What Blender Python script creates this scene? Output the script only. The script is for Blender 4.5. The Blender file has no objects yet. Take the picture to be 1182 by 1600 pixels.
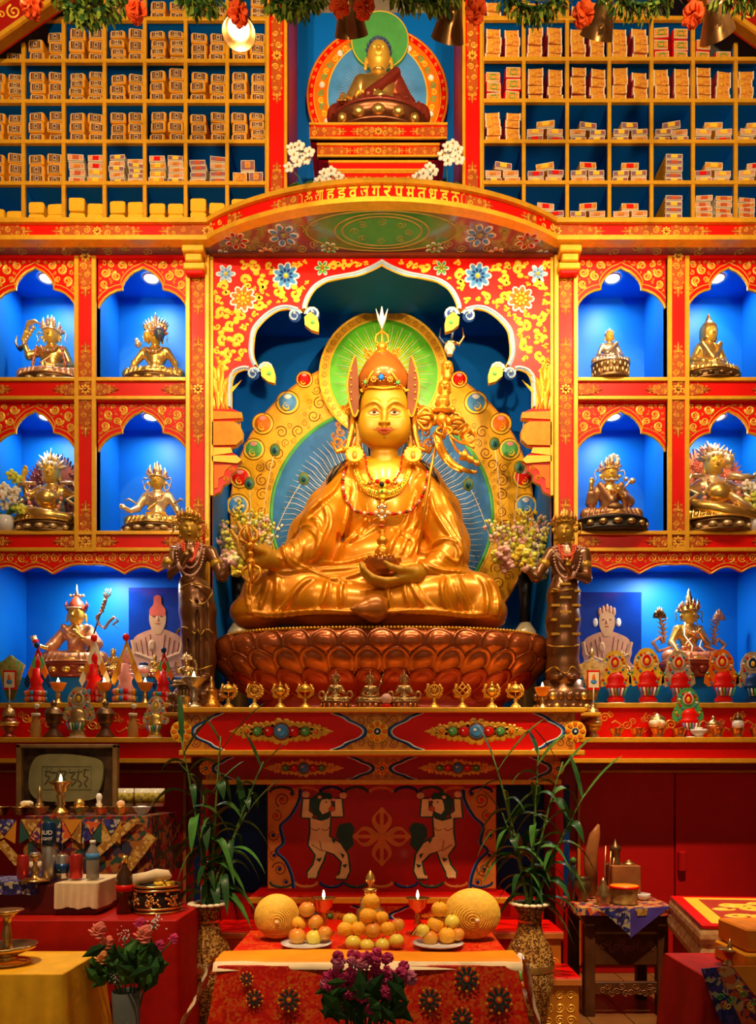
import bpy, math, random
import numpy as np
from mathutils import Vector, Matrix, Euler
PI = math.pi
sc = bpy.context.scene
COL = sc.collection
# ---------------------------------------------------------------- camera, world, exposure
F, D, ZC = 1161.0, 4.3, 1.10          # focal length in px of 1600, camera distance to the niche plane, camera height
def P(px, py, Y):
 d = D + Y
 return Vector(((px - 597) * d / F, Y, ZC + (1225 - py) * d / F))
def X(px, Y=0.0): return (px - 597) * (D + Y) / F
def Z(py, Y=0.0): return ZC + (1225 - py) * (D + Y) / F
def M(n, Y=0.0): return n * (D + Y) / F     # length of n px at depth Y
cd = bpy.data.cameras.new('camera'); cam = bpy.data.objects.new('camera', cd); COL.objects.link(cam)
cam.location = (0, -D, ZC); cam.rotation_euler = (PI / 2, 0, 0)
cd.sensor_fit = 'VERTICAL'; cd.sensor_height = 36; cd.lens = F / 1600 * 36
cd.shift_x = -6 / 1600; cd.shift_y = 425 / 1600
cd.clip_start = 0.05
sc.camera = cam
w = bpy.data.worlds.new('world'); sc.world = w; w.use_nodes = True
w.node_tree.nodes['Background'].inputs[0].default_value = (1.0, 0.70, 0.42, 1)
w.node_tree.nodes['Background'].inputs[1].default_value = 0.14
sc.view_settings.view_transform = 'Standard'; sc.view_settings.look = 'None'
sc.view_settings.gamma = 1; sc.view_settings.use_curve_mapping = False
sc.view_settings.exposure = 0.42
try: sc.cycles.max_bounces = 6
except Exception: pass
WARM = (1.0, 0.70, 0.38)
def spot(name, loc, target, power, size=60, blend=.6, rad=.05, col=WARM):
 l = bpy.data.lights.new(name, 'SPOT'); l.energy = power; l.color = col; l.spot_size = math.radians(size); l.spot_blend = blend
 l.shadow_soft_size = rad
 o = bpy.data.objects.new(name, l); COL.objects.link(o); o.location = loc
 o.rotation_euler = (Vector(target) - Vector(loc)).to_track_quat('-Z', 'Y').to_euler(); return o
def arealight(name, loc, target, power, size, col=WARM):
 l = bpy.data.lights.new(name, 'AREA'); l.energy = power; l.color = col; l.size = size; l.shape = 'DISK'
 o = bpy.data.objects.new(name, l); COL.objects.link(o); o.location = loc
 o.rotation_euler = (Vector(target) - Vector(loc)).to_track_quat('-Z', 'Y').to_euler(); return o
# unseen spots: assumed hall lamps, plus others added to brighten alcove and bookcases
TRK = 50                                   # power of each cone lamp on the track
for x, y, z, e, tx, ty, tz, sz in ((-1.7, -4.2, 4.3, 140, -1.1, .2, 3.4, 50), (1.7, -4.2, 4.3, 140, 1.1, .2, 3.4, 50), (-.5, -4.5, 4.3, 60, 0, .1, 2.3, 40), (.7, -4.5, 4.3, 60, 0, .1, 2.3, 40), (-1.7, -3.6, 3.7, 360, .45, .75, 3.5, 27), (1.7, -3.6, 3.7, 360, -.45, .75, 3.5, 27),
  (-1.2, -3.3, 5.0, 260, -1.3, .2, 5.0, 60), (1.2, -3.3, 5.0, 260, 1.3, .2, 5.0, 60), (.1, -2.6, 4.75, 150, 0, .2, 5.3, 45), (-1.1, -4.4, 2.7, 240, -1.3, .3, 5.1, 42), (1.1, -4.4, 2.7, 240, 1.3, .3, 5.1, 42),
  (0, -2.7, 4.6, 440, 0, -1.4, .6, 26), (-1.4, -2.7, 4.5, 400, -1.2, -1.2, .6, 36), (1.3, -2.3, 4.5, 600, 1.25, -.8, .6, 38), (-1.6, -1.6, 4.6, 50, -1.5, 0, 3.2, 80), (1.6, -1.6, 4.6, 50, 1.5, 0, 3.2, 80)):
 spot('unseen_spot', (x, y, z), (tx, ty, tz), e, sz, .9, .06)

# ---------------------------------------------------------------- materials
MC = {}
def mat(name, col, metal=0.0, rough=0.45, coat=0.0, var=0.12, scale=14, bump=0.0, emit=0.0, ecol=None, trans=0.0, sss=0.0, col2=None, thr=None):
 if name in MC: return MC[name]
 m = bpy.data.materials.new(name); m.use_nodes = True; nt = m.node_tree; b = nt.nodes['Principled BSDF']
 def seti(k, v):
  if k in b.inputs: b.inputs[k].default_value = v
 tc = nt.nodes.new('ShaderNodeTexCoord'); nz = nt.nodes.new('ShaderNodeTexNoise'); nz.inputs['Scale'].default_value = scale; nz.inputs['Detail'].default_value = 4
 nt.links.new(tc.outputs['Object'], nz.inputs['Vector'])
 rp = nt.nodes.new('ShaderNodeValToRGB'); e = rp.color_ramp.elements
 if thr: e[0].position, e[1].position = thr
 else: e[0].position, e[1].position = .3, .7
 c2 = col2 if col2 else tuple(min(1, c * (1 + var)) for c in col)
 c1 = col if col2 else tuple(c * (1 - var) for c in col)
 e[0].color = (*c1, 1); e[1].color = (*c2, 1)
 nt.links.new(nz.outputs['Fac'], rp.inputs['Fac']); nt.links.new(rp.outputs['Color'], b.inputs['Base Color'])
 seti('Metallic', metal); seti('Specular IOR Level', .5 if metal or trans or coat > .35 else .22); seti('Roughness', rough); seti('Coat Weight', coat); seti('Coat Roughness', .12)
 if trans: seti('Transmission Weight', trans); seti('IOR', 1.3)
 if sss: seti('Subsurface Weight', sss)
 if emit: seti('Emission Color', (*(ecol or col), 1)); seti('Emission Strength', emit)
 if bump:
  bp = nt.nodes.new('ShaderNodeBump'); bp.inputs['Strength'].default_value = bump; bp.inputs['Distance'].default_value = .01
  nt.links.new(nz.outputs['Fac'], bp.inputs['Height']); nt.links.new(bp.outputs['Normal'], b.inputs['Normal'])
 MC[name] = m; return m
def brocade(name, cols, scale=30, rough=.5, metal=.0, big=6):
 m = mat(name, cols[0], metal=metal, rough=rough); nt = m.node_tree; b = nt.nodes['Principled BSDF']; tc = nt.nodes['Texture Coordinate']
 def vor(sc_): v = nt.nodes.new('ShaderNodeTexVoronoi'); v.inputs['Scale'].default_value = sc_; nt.links.new(tc.outputs['Object'], v.inputs['Vector']); return v
 v1, v2 = vor(scale), vor(big); sp = nt.nodes.new('ShaderNodeSeparateColor'); mx = nt.nodes.new('ShaderNodeMath'); mx.operation = 'MULTIPLY_ADD'
 nt.links.new(v1.outputs['Color'], sp.inputs[0]); nt.links.new(sp.outputs[0], mx.inputs[0]); mx.inputs[1].default_value = .55
 sp2 = nt.nodes.new('ShaderNodeSeparateColor'); nt.links.new(v2.outputs['Color'], sp2.inputs[0]); m3 = nt.nodes.new('ShaderNodeMath'); m3.operation = 'MULTIPLY'; m3.inputs[1].default_value = .45
 nt.links.new(sp2.outputs[1], m3.inputs[0]); nt.links.new(m3.outputs[0], mx.inputs[2]); r = nt.nodes.new('ShaderNodeValToRGB'); r.color_ramp.interpolation = 'CONSTANT'
 for i, c in enumerate(cols):
  e = r.color_ramp.elements[i] if i < 2 else r.color_ramp.elements.new(i / len(cols))
  e.position = i / len(cols); e.color = (*c, 1)
 nt.links.new(mx.outputs[0], r.inputs['Fac']); nt.links.new(r.outputs['Color'], b.inputs['Base Color']); return m
RED = mat('red lacquer', (.72, .004, .001), rough=.38, coat=.06, var=.06)
DRED = mat('deep red lacquer', (.38, .004, .003), rough=.38, coat=.08, var=.08)
GOLDP = mat('gold paint', (.80, .40, .02), metal=.25, rough=.35, var=.1, scale=30)
OCH = mat('ochre paint', (.62, .24, .012), metal=.1, rough=.4, var=.12, scale=30)
YEL = mat('yellow ornament paint', (.92, .58, .04), rough=.4, var=.08)
BRN = mat('red brown outline', (.22, .03, .008), rough=.5)
BLUE = mat('blue wall paint', (.0, .17, .72), rough=.5, var=.05, scale=4)
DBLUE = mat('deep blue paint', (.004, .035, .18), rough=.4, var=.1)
LBLUE = mat('light blue paint', (.07, .28, .66), rough=.4, var=.12)
PBLUE = mat('pale blue paint', (.30, .50, .78), rough=.4)
GREEN = mat('green paint', (.09, .40, .10), rough=.4)
LGREEN = mat('halo green paint', (.10, .46, .02), rough=.32, coat=.12, var=.25, scale=3)
ORA = mat('orange paint', (.78, .17, .006), rough=.4)
PINK = mat('pink paint', (.80, .30, .28), rough=.45)
WHITE = mat('white paint', (.85, .83, .78), rough=.4)
CREAM = mat('cream paint', (.80, .70, .50), rough=.5)
BLACK = mat('black paint', (.012, .012, .015), rough=.4)
DARK = mat('near black brown paint', (.03, .008, .006), rough=.6)
BRASS = mat('brass', (.80, .50, .16), metal=1, rough=.26, var=.15, scale=20)
GILT = mat('gilded bronze', (.86, .55, .14), metal=.85, rough=.27, var=.12, scale=18)
GILTF = mat('gilded face paint', (.80, .50, .06), metal=.35, rough=.38, var=.05)
BRONZE = mat('dark bronze', (.20, .11, .045), metal=.8, rough=.38, var=.4, scale=12)
ROSEG = mat('rose gilt cloth', (.72, .36, .20), metal=.5, rough=.35, var=.2)
COPPER = mat('copper', (.75, .28, .10), metal=.9, rough=.28)
ROBE = mat('orange gold robe lacquer', (.74, .27, .003), metal=.4, rough=.32, coat=.3, var=.14, scale=5)
SKIN = mat('yellow gold skin paint', (.50, .245, .005), metal=.15, rough=.42, var=.06, scale=4)
LEAF = mat('leaf green', (.05, .16, .03), rough=.35, var=.35, scale=9)
LEAFD = mat('dark leaf green', (.02, .075, .02), rough=.35, var=.35)
WOOD = mat('dark carved wood', (.10, .035, .012), rough=.4, var=.4, scale=10)
WOODM = mat('brown wood', (.28, .10, .03), rough=.4, var=.3, scale=12)
# ---------------------------------------------------------------- mesh builder
def vec(*a): return Vector(a)
class MB:
 def __init__(s): s.v = []; s.f = []; s.m = []; s.s = []; s.mats = []
 def mi(s, m):
  if m not in s.mats: s.mats.append(m)
  return s.mats.index(m)
 def add(s, vs, fs, m, sm=False):
  o = len(s.v); s.v += [tuple(p) for p in vs]; k = s.mi(m)
  for f in fs: s.f.append([i + o for i in f]); s.m.append(k); s.s.append(sm)
  return s
 def box(s, x0, x1, y0, y1, z0, z1, m, b=0.0):
  if x0 > x1: x0, x1 = x1, x0
  if y0 > y1: y0, y1 = y1, y0
  if z0 > z1: z0, z1 = z1, z0
  if b <= 0:
   vs = [(x, y, z) for x in (x0, x1) for y in (y0, y1) for z in (z0, z1)]
   return s.add(vs, [(0, 1, 3, 2), (4, 6, 7, 5), (0, 4, 5, 1), (2, 3, 7, 6), (0, 2, 6, 4), (1, 5, 7, 3)], m)
  # chamfered box
  b = min(b, (x1 - x0) / 2.1, (y1 - y0) / 2.1, (z1 - z0) / 2.1)
  vs = []; ax = [(x0, x1), (y0, y1), (z0, z1)]
  idx = {}
  for i in (0, 1):
   for j in (0, 1):
    for k in (0, 1):
     c = [ax[0][i], ax[1][j], ax[2][k]]; sg = [1 - 2 * i, 1 - 2 * j, 1 - 2 * k]
     for a in range(3):
      p = [c[q] + (0 if q == a else sg[q] * b) for q in range(3)]
      idx[(i, j, k, a)] = len(vs); vs.append(p)
  fs = []
  for a in range(3):
   u, w_ = [q for q in range(3) if q != a]
   for e in (0, 1):
    q = []
    for (iu, iw) in ((0, 0), (1, 0), (1, 1), (0, 1)):
     t = [0, 0, 0]; t[a] = e; t[u] = iu; t[w_] = iw; q.append(idx[(*t, a)])
    fs.append(q)
  for a in range(3):
   u, w_ = [q for q in range(3) if q != a]
   for iu in (0, 1):
    for iw in (0, 1):
     t0 = [0, 0, 0]; t0[u] = iu; t0[w_] = iw; t1 = list(t0); t1[a] = 1
     fs.append([idx[(*t0, u)], idx[(*t1, u)], idx[(*t1, w_)], idx[(*t0, w_)]])
  for i in (0, 1):
   for j in (0, 1):
    for k in (0, 1): fs.append([idx[(i, j, k, a)] for a in range(3)])
  return s.add(vs, fs, m)
 def prism(s, poly, mp, h0, h1, m, sidem=None, back=False):
  n = len(poly)
  vs = [mp(u, v, h1) for u, v in poly] + [mp(u, v, h0) for u, v in poly]
  s.add(vs, [list(range(n))] + ([list(range(2 * n - 1, n - 1, -1))] if back else []), m)
  s.add(vs, [[i, (i + 1) % n, n + (i + 1) % n, n + i] for i in range(n)], sidem or m)
  return s
 def lathe(s, prof, c, m, n=20, sx=1, sy=1, cap=True, sm=True, R=None):
  c = Vector(c); vs = []; k = len(prof)
  for r, z in prof:
   for i in range(n):
    a = 2 * PI * i / n; p = Vector((r * sx * math.cos(a), r * sy * math.sin(a), z))
    if R: p = R @ p
    vs.append(c + p)
  fs = [[j * n + i, j * n + (i + 1) % n, (j + 1) * n + (i + 1) % n, (j + 1) * n + i] for j in range(k - 1) for i in range(n)]
  if cap: fs += [list(range(n))[::-1], [(k - 1) * n + i for i in range(n)]]
  return s.add(vs, fs, m, sm)
 def tube(s, pts, r, m, n=8, closed=False, flat=1.0, sm=True):
  pts = [Vector(p) for p in pts]; k = len(pts)
  rr = r if isinstance(r, (list, tuple)) else [r] * k
  vs = []; up = Vector((0, 0, 1)); T0 = None; N = None
  for i, p in enumerate(pts):
   a = pts[(i - 1) % k] if (closed or i > 0) else p; b = pts[(i + 1) % k] if (closed or i < k - 1) else p
   T = (b - a)
   if T.length < 1e-9: T = Vector((0, 0, 1))
   T.normalize()
   if N is None:
    N = T.cross(up) if abs(T.dot(up)) < .95 else T.cross(Vector((0, 1, 0)))
   else: N = N - T * N.dot(T)
   if N.length < 1e-6: N = T.orthogonal()
   N.normalize(); B = T.cross(N)
   for j in range(n):
    t = 2 * PI * j / n; vs.append(p + (N * math.cos(t) + B * math.sin(t) * flat) * rr[i])
  kk = k if closed else k - 1
  fs = [[i * n + j, i * n + (j + 1) % n, ((i + 1) % k) * n + (j + 1) % n, ((i + 1) % k) * n + j] for i in range(kk) for j in range(n)]
  if not closed: fs += [list(range(n))[::-1], [(k - 1) * n + j for j in range(n)]]
  return s.add(vs, fs, m, sm)
 def sph(s, c, r, m, n=12, R=None, sm=True):
  if not isinstance(r, (list, tuple)): r = (r, r, r)
  k = max(4, n // 2 + 1); c = Vector(c); vs = []
  for i in range(1, k):
   ph = PI * i / k
   for j in range(n):
    a = 2 * PI * j / n; p = Vector((r[0] * math.sin(ph) * math.cos(a), r[1] * math.sin(ph) * math.sin(a), r[2] * math.cos(ph)))
    vs.append(c + (R @ p if R else p))
  t = Vector((0, 0, r[2])); vs += [c + (R @ t if R else t), c - (R @ t if R else t)]
  N = (k - 1) * n
  fs = [[i * n + j, (i + 1) * n + j, (i + 1) * n + (j + 1) % n, i * n + (j + 1) % n] for i in range(k - 2) for j in range(n)]
  fs += [[N, j, (j + 1) % n] for j in range(n)] + [[N + 1, (k - 2) * n + (j + 1) % n, (k - 2) * n + j] for j in range(n)]
  return s.add(vs, fs, m, sm)
 def rib(s, pts, ws, mp, m, h=.004, h0=0.0005):
  n = len(pts); vs = []
  wm = max(ws) if isinstance(ws, (list, tuple)) else ws
  if h > h0: h = min(h, h0 + .0012 + wm * .22)
  for i, (u, v) in enumerate(pts):
   a = pts[max(0, i - 1)]; b = pts[min(n - 1, i + 1)]
   tx, ty = b[0] - a[0], b[1] - a[1]; L = math.hypot(tx, ty) or 1; nx, ny = -ty / L, tx / L
   w_ = (ws[i] if isinstance(ws, (list, tuple)) else ws) / 2
   vs += [mp(u + nx * w_, v + ny * w_, h0), mp(u, v, h), mp(u - nx * w_, v - ny * w_, h0)]
  fs = []
  for i in range(n - 1):
   q = i * 3; fs += [[q, q + 3, q + 4, q + 1], [q + 1, q + 4, q + 5, q + 2]]
  return s.add(vs, fs, m)
 def dot(s, u, v, ru, rv, mp, m, h=.004, n=10, h0=.0005, rot=0.0):
  vs = []
  for i in range(n):
   a = 2 * PI * i / n; x, y = ru * math.cos(a), rv * math.sin(a)
   x, y = x * math.cos(rot) - y * math.sin(rot), x * math.sin(rot) + y * math.cos(rot)
   vs.append(mp(u + x, v + y, h0))
  for i in range(n):
   a = 2 * PI * i / n; x, y = ru * .6 * math.cos(a), rv * .6 * math.sin(a)
   x, y = x * math.cos(rot) - y * math.sin(rot), x * math.sin(rot) + y * math.cos(rot)
   vs.append(mp(u + x, v + y, h))
  return s.add(vs, [[i, (i + 1) % n, n + (i + 1) % n, n + i] for i in range(n)] + [[n + i for i in range(n)]], m)
 def curl(s, cx, cy, R, a0, sg, mp, m, turns=1.35, w=.34, h=.004, bulb=True, h0=.0005):
  n = max(9, int(turns * 11)); pts = []; ws = []
  for i in range(n + 1):
   t = i / n; a = a0 + sg * turns * 2 * PI * t; r = R * (1 - w / 2) * (1 - t * .78)
   pts.append((cx + r * math.cos(a), cy + r * math.sin(a))); ws.append(R * w * (1 - .45 * t))
  s.rib(pts, ws, mp, m, h, h0)
  if bulb: s.dot(pts[-1][0], pts[-1][1], R * .17, R * .17, mp, m, h, 6, h0)
  return s
 def build(s, name, parent=None, loc=None, kind=None):
  me = bpy.data.meshes.new(name)
  o = bpy.data.objects.new(name, me)
  off = Vector(parent.get('_o', (0, 0, 0))) if parent is not None else Vector(loc if loc is not None else (0, 0, 0))
  V = np.array(s.v, dtype=np.float64).reshape(-1, 3) - np.array(off)
  me.from_pydata(V.tolist(), [], s.f)
  for m in s.mats: me.materials.append(m)
  me.polygons.foreach_set('material_index', s.m); me.polygons.foreach_set('use_smooth', s.s)
  me.update(); me.validate(clean_customdata=False)
  COL.objects.link(o)
  if parent is not None: o.parent = parent; OFF[o.name] = off; o['_o'] = tuple(off)
  else: o.location = off; o['_o'] = tuple(off)
  if kind: o['kind'] = kind
  return o
OFF = {}
def tag(o, label, cat=None, group=None, kind=None):
 if label: o['label'] = label
 if cat: o['category'] = cat
 if group: o['group'] = group
 if kind: o['kind'] = kind
 return o
def thing(name, label, cat, loc=(0, 0, 0), group=None):
 o = bpy.data.objects.new(name, None); o.empty_display_size = .05; COL.objects.link(o); o.location = loc; o['_o'] = tuple(loc)
 return tag(o, label, cat, group)
def ctree(o, parent=None):
 c = o.copy(); COL.objects.link(c); c.parent = parent
 for ch in list(o.children): ctree(ch, c)
 return c
def flat(Y): return lambda u, v, h: Vector((u, Y - h, v))
def seg(p, q, n): return [(p[0] + (q[0] - p[0]) * i / n, p[1] + (q[1] - p[1]) * i / n) for i in range(n + 1)]
def cat(pts, n=6, closed=False):
 out = []; k = len(pts); Pn = [np.array(p, float) for p in pts]
 R = range(k) if closed else range(k - 1)
 for i in R:
  p0 = Pn[(i - 1) % k] if (closed or i > 0) else 2 * Pn[0] - Pn[1]; p1 = Pn[i]; p2 = Pn[(i + 1) % k]
  p3 = Pn[(i + 2) % k] if (closed or i < k - 2) else 2 * Pn[-1] - Pn[-2]
  for j in range(n):
   t = j / n
   out.append(tuple(.5 * ((2 * p1) + (-p0 + p2) * t + (2 * p0 - 5 * p1 + 4 * p2 - p3) * t * t + (-p0 + 3 * p1 - 3 * p2 + p3) * t ** 3)))
 if not closed: out.append(tuple(Pn[-1]))
 return out
def inpoly(poly, x, y):
 c = np.zeros(x.shape, bool); n = len(poly)
 for i in range(n):
  x0, y0 = poly[i]; x1, y1 = poly[(i + 1) % n]
  if y0 == y1: continue
  c ^= ((y0 > y) != (y1 > y)) & (x < (x1 - x0) * (y - y0) / (y1 - y0) + x0)
 return c
def polydist(poly, x, y):
 d = np.full(x.shape, 1e9); n = len(poly)
 for i in range(n):
  ax, ay = poly[i]; bx, by = poly[(i + 1) % n]; ex, ey = bx - ax, by - ay; L = ex * ex + ey * ey or 1e-12
  t = np.clip(((x - ax) * ex + (y - ay) * ey) / L, 0, 1); d = np.minimum(d, np.hypot(x - ax - t * ex, y - ay - t * ey))
 return d
def pack(poly, rmin, rmax, seed=1, n=2500, gap=.0):
 rg = np.random.RandomState(seed); A = np.array(poly); lo, hi = A.min(0), A.max(0)
 x = rg.uniform(lo[0], hi[0], n); y = rg.uniform(lo[1], hi[1], n)
 ok = inpoly(poly, x, y); x, y = x[ok], y[ok]; d = polydist(poly, x, y); out = []
 while len(x):
  i = int(np.argmax(np.minimum(d, rmax) + rg.uniform(0, 1e-4, len(d)))); r = min(d[i], rmax)
  if r < rmin: break
  out.append((x[i], y[i], r)); d = np.minimum(d, np.hypot(x - x[i], y - y[i]) - r - gap)
  k = d > rmin; x, y, d = x[k], y[k], d[k]
 return out
def fill(mb, poly, mp, m, rmin, rmax, seed=1, mirror=None, h=.004, w=.36, base=None, bpoly=None, n=1800):
 rg = random.Random(seed)
 cs = pack(poly, rmin, rmax, seed, n=n)
 for (x, y, r) in cs:
  a = rg.uniform(0, 2 * PI); sg = rg.choice((-1, 1)); tr = 1.45 if r > (rmin + rmax) / 2 else 1.0
  mb.curl(x, y, r * 1.04, a, sg, mp, m, tr, w, h)
  if mirror is not None: mb.curl(2 * mirror - x, y, r * 1.04, PI - a, -sg, mp, m, tr, w, h)
def rose(mb, u, v, R, mp, mo, mi_, mc, n=8, rings=2):
 for k in range(rings):
  rr = R * (.72 - .32 * k)
  for i in range(n):
   a = 2 * PI * (i + .5 * k) / n
   mb.dot(u + rr * math.cos(a), v + rr * math.sin(a), R * (.34 - .08 * k), R * (.26 - .06 * k), mp, WHITE if k == 0 else mo, .003 + .002 * k, 8, .0005, a)
   mb.dot(u + rr * .96 * math.cos(a), v + rr * .96 * math.sin(a), R * (.28 - .08 * k), R * (.20 - .06 * k), mp, mo if k == 0 else mi_, .005 + .002 * k, 8, .001, a)
 mb.dot(u, v, R * .2, R * .2, mp, mc, .01, 10)
# ---------------------------------------------------------------- distance-field sculpting
class SDF:
 def __init__(s, lo, hi, h):
  s.lo = np.array(lo, float); s.h = h; s.n = np.ceil((np.array(hi) - s.lo) / h).astype(int) + 1
  s.g = np.full(s.n, 9.0, np.float32)
  s.ax = [(s.lo[i] + np.arange(s.n[i]) * h).astype(np.float32) for i in range(3)]
 def _sl(s, lo, hi):
  a = np.clip(np.floor((np.array(lo) - s.lo) / s.h).astype(int), 0, s.n); b = np.clip(np.ceil((np.array(hi) - s.lo) / s.h).astype(int) + 1, 0, s.n)
  if np.any(b <= a): return None
  return tuple(slice(a[i], b[i]) for i in range(3))
 def _ap(s, sl, d, k, sub=False):
  g = s.g[sl]
  if sub:
   h = np.maximum(k - np.abs(-d - g), 0) / k if k > 0 else 0
   s.g[sl] = np.maximum(g, -d) + h * h * k * .25
  else:
   h = np.maximum(k - np.abs(d - g), 0) / k if k > 0 else 0
   s.g[sl] = np.minimum(g, d) - h * h * k * .25
 def grid(s, sl): return s.ax[0][sl[0]][:, None, None], s.ax[1][sl[1]][None, :, None], s.ax[2][sl[2]][None, None, :]
 def ell(s, c, r, k=.02, rot=None, sub=False):
  R_ = max(r) + k + s.h * 2; c = np.array(c, float)
  if rot is None: e = np.array(r) + k + s.h * 2
  else: e = np.array([R_] * 3)
  sl = s._sl(c - e, c + e)
  if sl is None: return s
  x, y, z = s.grid(sl); x = x - c[0]; y = y - c[1]; z = z - c[2]
  if rot is not None:
   m = np.array(Euler(rot).to_matrix().transposed())
   x, y, z = m[0, 0] * x + m[0, 1] * y + m[0, 2] * z, m[1, 0] * x + m[1, 1] * y + m[1, 2] * z, m[2, 0] * x + m[2, 1] * y + m[2, 2] * z
  k0 = np.sqrt((x / r[0]) ** 2 + (y / r[1]) ** 2 + (z / r[2]) ** 2); k1 = np.sqrt((x / r[0] ** 2) ** 2 + (y / r[1] ** 2) ** 2 + (z / r[2] ** 2) ** 2)
  s._ap(sl, k0 * (k0 - 1) / np.maximum(k1, 1e-6), k, sub); return s
 def cap(s, a, b, ra, rb, k=.02, sub=False, fl=None):
  a = np.array(a, float); b = np.array(b, float); e = max(ra, rb) * (1 if fl is None else max(fl, 1)) + k + s.h * 2
  sl = s._sl(np.minimum(a, b) - e, np.maximum(a, b) + e)
  if sl is None: return s
  x, y, z = s.grid(sl); d = b - a; L = float(d @ d) or 1e-9
  t = np.clip(((x - a[0]) * d[0] + (y - a[1]) * d[1] + (z - a[2]) * d[2]) / L, 0, 1)
  q = np.sqrt((x - a[0] - t * d[0]) ** 2 + (y - a[1] - t * d[1]) ** 2 + (z - a[2] - t * d[2]) ** 2)
  s._ap(sl, q - (ra + (rb - ra) * t), k, sub); return s
 def chain(s, pts, rs, k=.02, sub=False):
  if not isinstance(rs, (list, tuple)): rs = [rs] * len(pts)
  for i in range(len(pts) - 1): s.cap(pts[i], pts[i + 1], rs[i], rs[i + 1], k, sub)
  return s
 def box(s, c, hs, r=.01, k=.02, rot=None, sub=False):
  c = np.array(c, float); hs = np.array(hs, float); e = (np.linalg.norm(hs) if rot is not None else hs) + k + s.h * 2
  sl = s._sl(c - e, c + e)
  if sl is None: return s
  x, y, z = s.grid(sl); x = x - c[0]; y = y - c[1]; z = z - c[2]
  if rot is not None:
   m = np.array(Euler(rot).to_matrix().transposed())
   x, y, z = m[0, 0] * x + m[0, 1] * y + m[0, 2] * z, m[1, 0] * x + m[1, 1] * y + m[1, 2] * z, m[2, 0] * x + m[2, 1] * y + m[2, 2] * z
  qx, qy, qz = np.abs(x) - hs[0] + r, np.abs(y) - hs[1] + r, np.abs(z) - hs[2] + r
  d = np.sqrt(np.maximum(qx, 0) ** 2 + np.maximum(qy, 0) ** 2 + np.maximum(qz, 0) ** 2) + np.minimum(np.maximum(qx, np.maximum(qy, qz)), 0) - r
  s._ap(sl, d, k, sub); return s
 def fy(s, x, z):
  fx_ = min(max((x - s.lo[0]) / s.h, 0), s.n[0] - 1.001); fz = min(max((z - s.lo[2]) / s.h, 0), s.n[2] - 1.001)
  i, j = int(fx_), int(fz); a, b = fx_ - i, fz - j
  col = s.g[i, :, j] * (1 - a) * (1 - b) + s.g[i + 1, :, j] * a * (1 - b) + s.g[i, :, j + 1] * (1 - a) * b + s.g[i + 1, :, j + 1] * a * b
  w_ = np.nonzero(col < 0)[0]
  if len(w_) == 0: return None
  q = int(w_[0])
  if q == 0: return float(s.ax[1][0])
  g0, g1 = min(float(col[q - 1]), .05), float(col[q])
  return float(s.ax[1][q] - s.h * (-g1) / (g0 - g1 + 1e-9))
 def folds(s, pts, r, k, dy=0.0, sub=False, conv=None, n=5):
  q = []; last = None
  for p in cat(pts, n):
   x, z = p[0], p[1]; y = s.fy(x, z)
   if y is None: y = last
   if y is None: continue
   if last is not None and abs(y - last) > .09: y = last + (.09 if y > last else -.09)
   last = y; q.append((x, y + dy, z))
  m = len(q)
  if m < 2: return s
  for i in range(m - 1):
   t0 = math.sin(PI * (i + .3) / (m - .4 + 1e-6)) ** .5; t1 = math.sin(PI * min(.97, (i + 1.3) / (m + .6))) ** .5
   s.cap(q[i], q[i + 1], r * max(.35, t0), r * max(.35, t1), k, sub)
  return s
 def mesh(s):
  g = s.g; occ = g < 0; n = np.array(g.shape) - 1
  c = np.zeros(n, np.int8)
  for dx in (0, 1):
   for dy in (0, 1):
    for dz in (0, 1): c += occ[dx:n[0] + dx, dy:n[1] + dy, dz:n[2] + dz]
  act = (c > 0) & (c < 8); I = np.argwhere(act); idx = np.full(n, -1, np.int64); idx[act] = np.arange(len(I))
  acc = np.zeros((len(I), 3)); cnt = np.zeros(len(I))
  E = [((0, 0, 0), (1, 0, 0)), ((0, 1, 0), (1, 1, 0)), ((0, 0, 1), (1, 0, 1)), ((0, 1, 1), (1, 1, 1)), ((0, 0, 0), (0, 1, 0)), ((1, 0, 0), (1, 1, 0)), ((0, 0, 1), (0, 1, 1)), ((1, 0, 1), (1, 1, 1)), ((0, 0, 0), (0, 0, 1)), ((1, 0, 0), (1, 0, 1)), ((0, 1, 0), (0, 1, 1)), ((1, 1, 0), (1, 1, 1))]
  for a, b in E:
   A = I + a; B = I + b; ga = g[A[:, 0], A[:, 1], A[:, 2]]; gb = g[B[:, 0], B[:, 1], B[:, 2]]
   m = (ga < 0) != (gb < 0); t = np.where(m, ga / np.where(m, ga - gb, 1), 0)
   p = np.array(a) + (np.array(b) - np.array(a)) * t[:, None]; acc[m] += p[m]; cnt[m] += 1
  V = s.lo + (I + acc / np.maximum(cnt, 1)[:, None]) * s.h
  Q = []
  for ax in range(3):
   u, v = (ax + 1) % 3, (ax + 2) % 3
   o0 = np.take(occ, range(0, occ.shape[ax] - 1), ax); o1 = np.take(occ, range(1, occ.shape[ax]), ax)
   J = np.argwhere(o0 != o1); J = J[(J[:, u] > 0) & (J[:, v] > 0) & (J[:, u] < n[u]) & (J[:, v] < n[v])]
   if len(J) == 0: continue
   du = np.zeros(3, int); du[u] = 1; dv = np.zeros(3, int); dv[v] = 1
   g4 = [idx[tuple((J - du - dv).T)], idx[tuple((J - dv).T)], idx[tuple(J.T)], idx[tuple((J - du).T)]]
   q = np.stack(g4, 1); fl = o0[tuple(J.T)]; q[~fl] = q[~fl][:, ::-1]; Q.append(q)
  Q = np.concatenate(Q); Q = Q[(Q >= 0).all(1)]
  return V, Q
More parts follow.
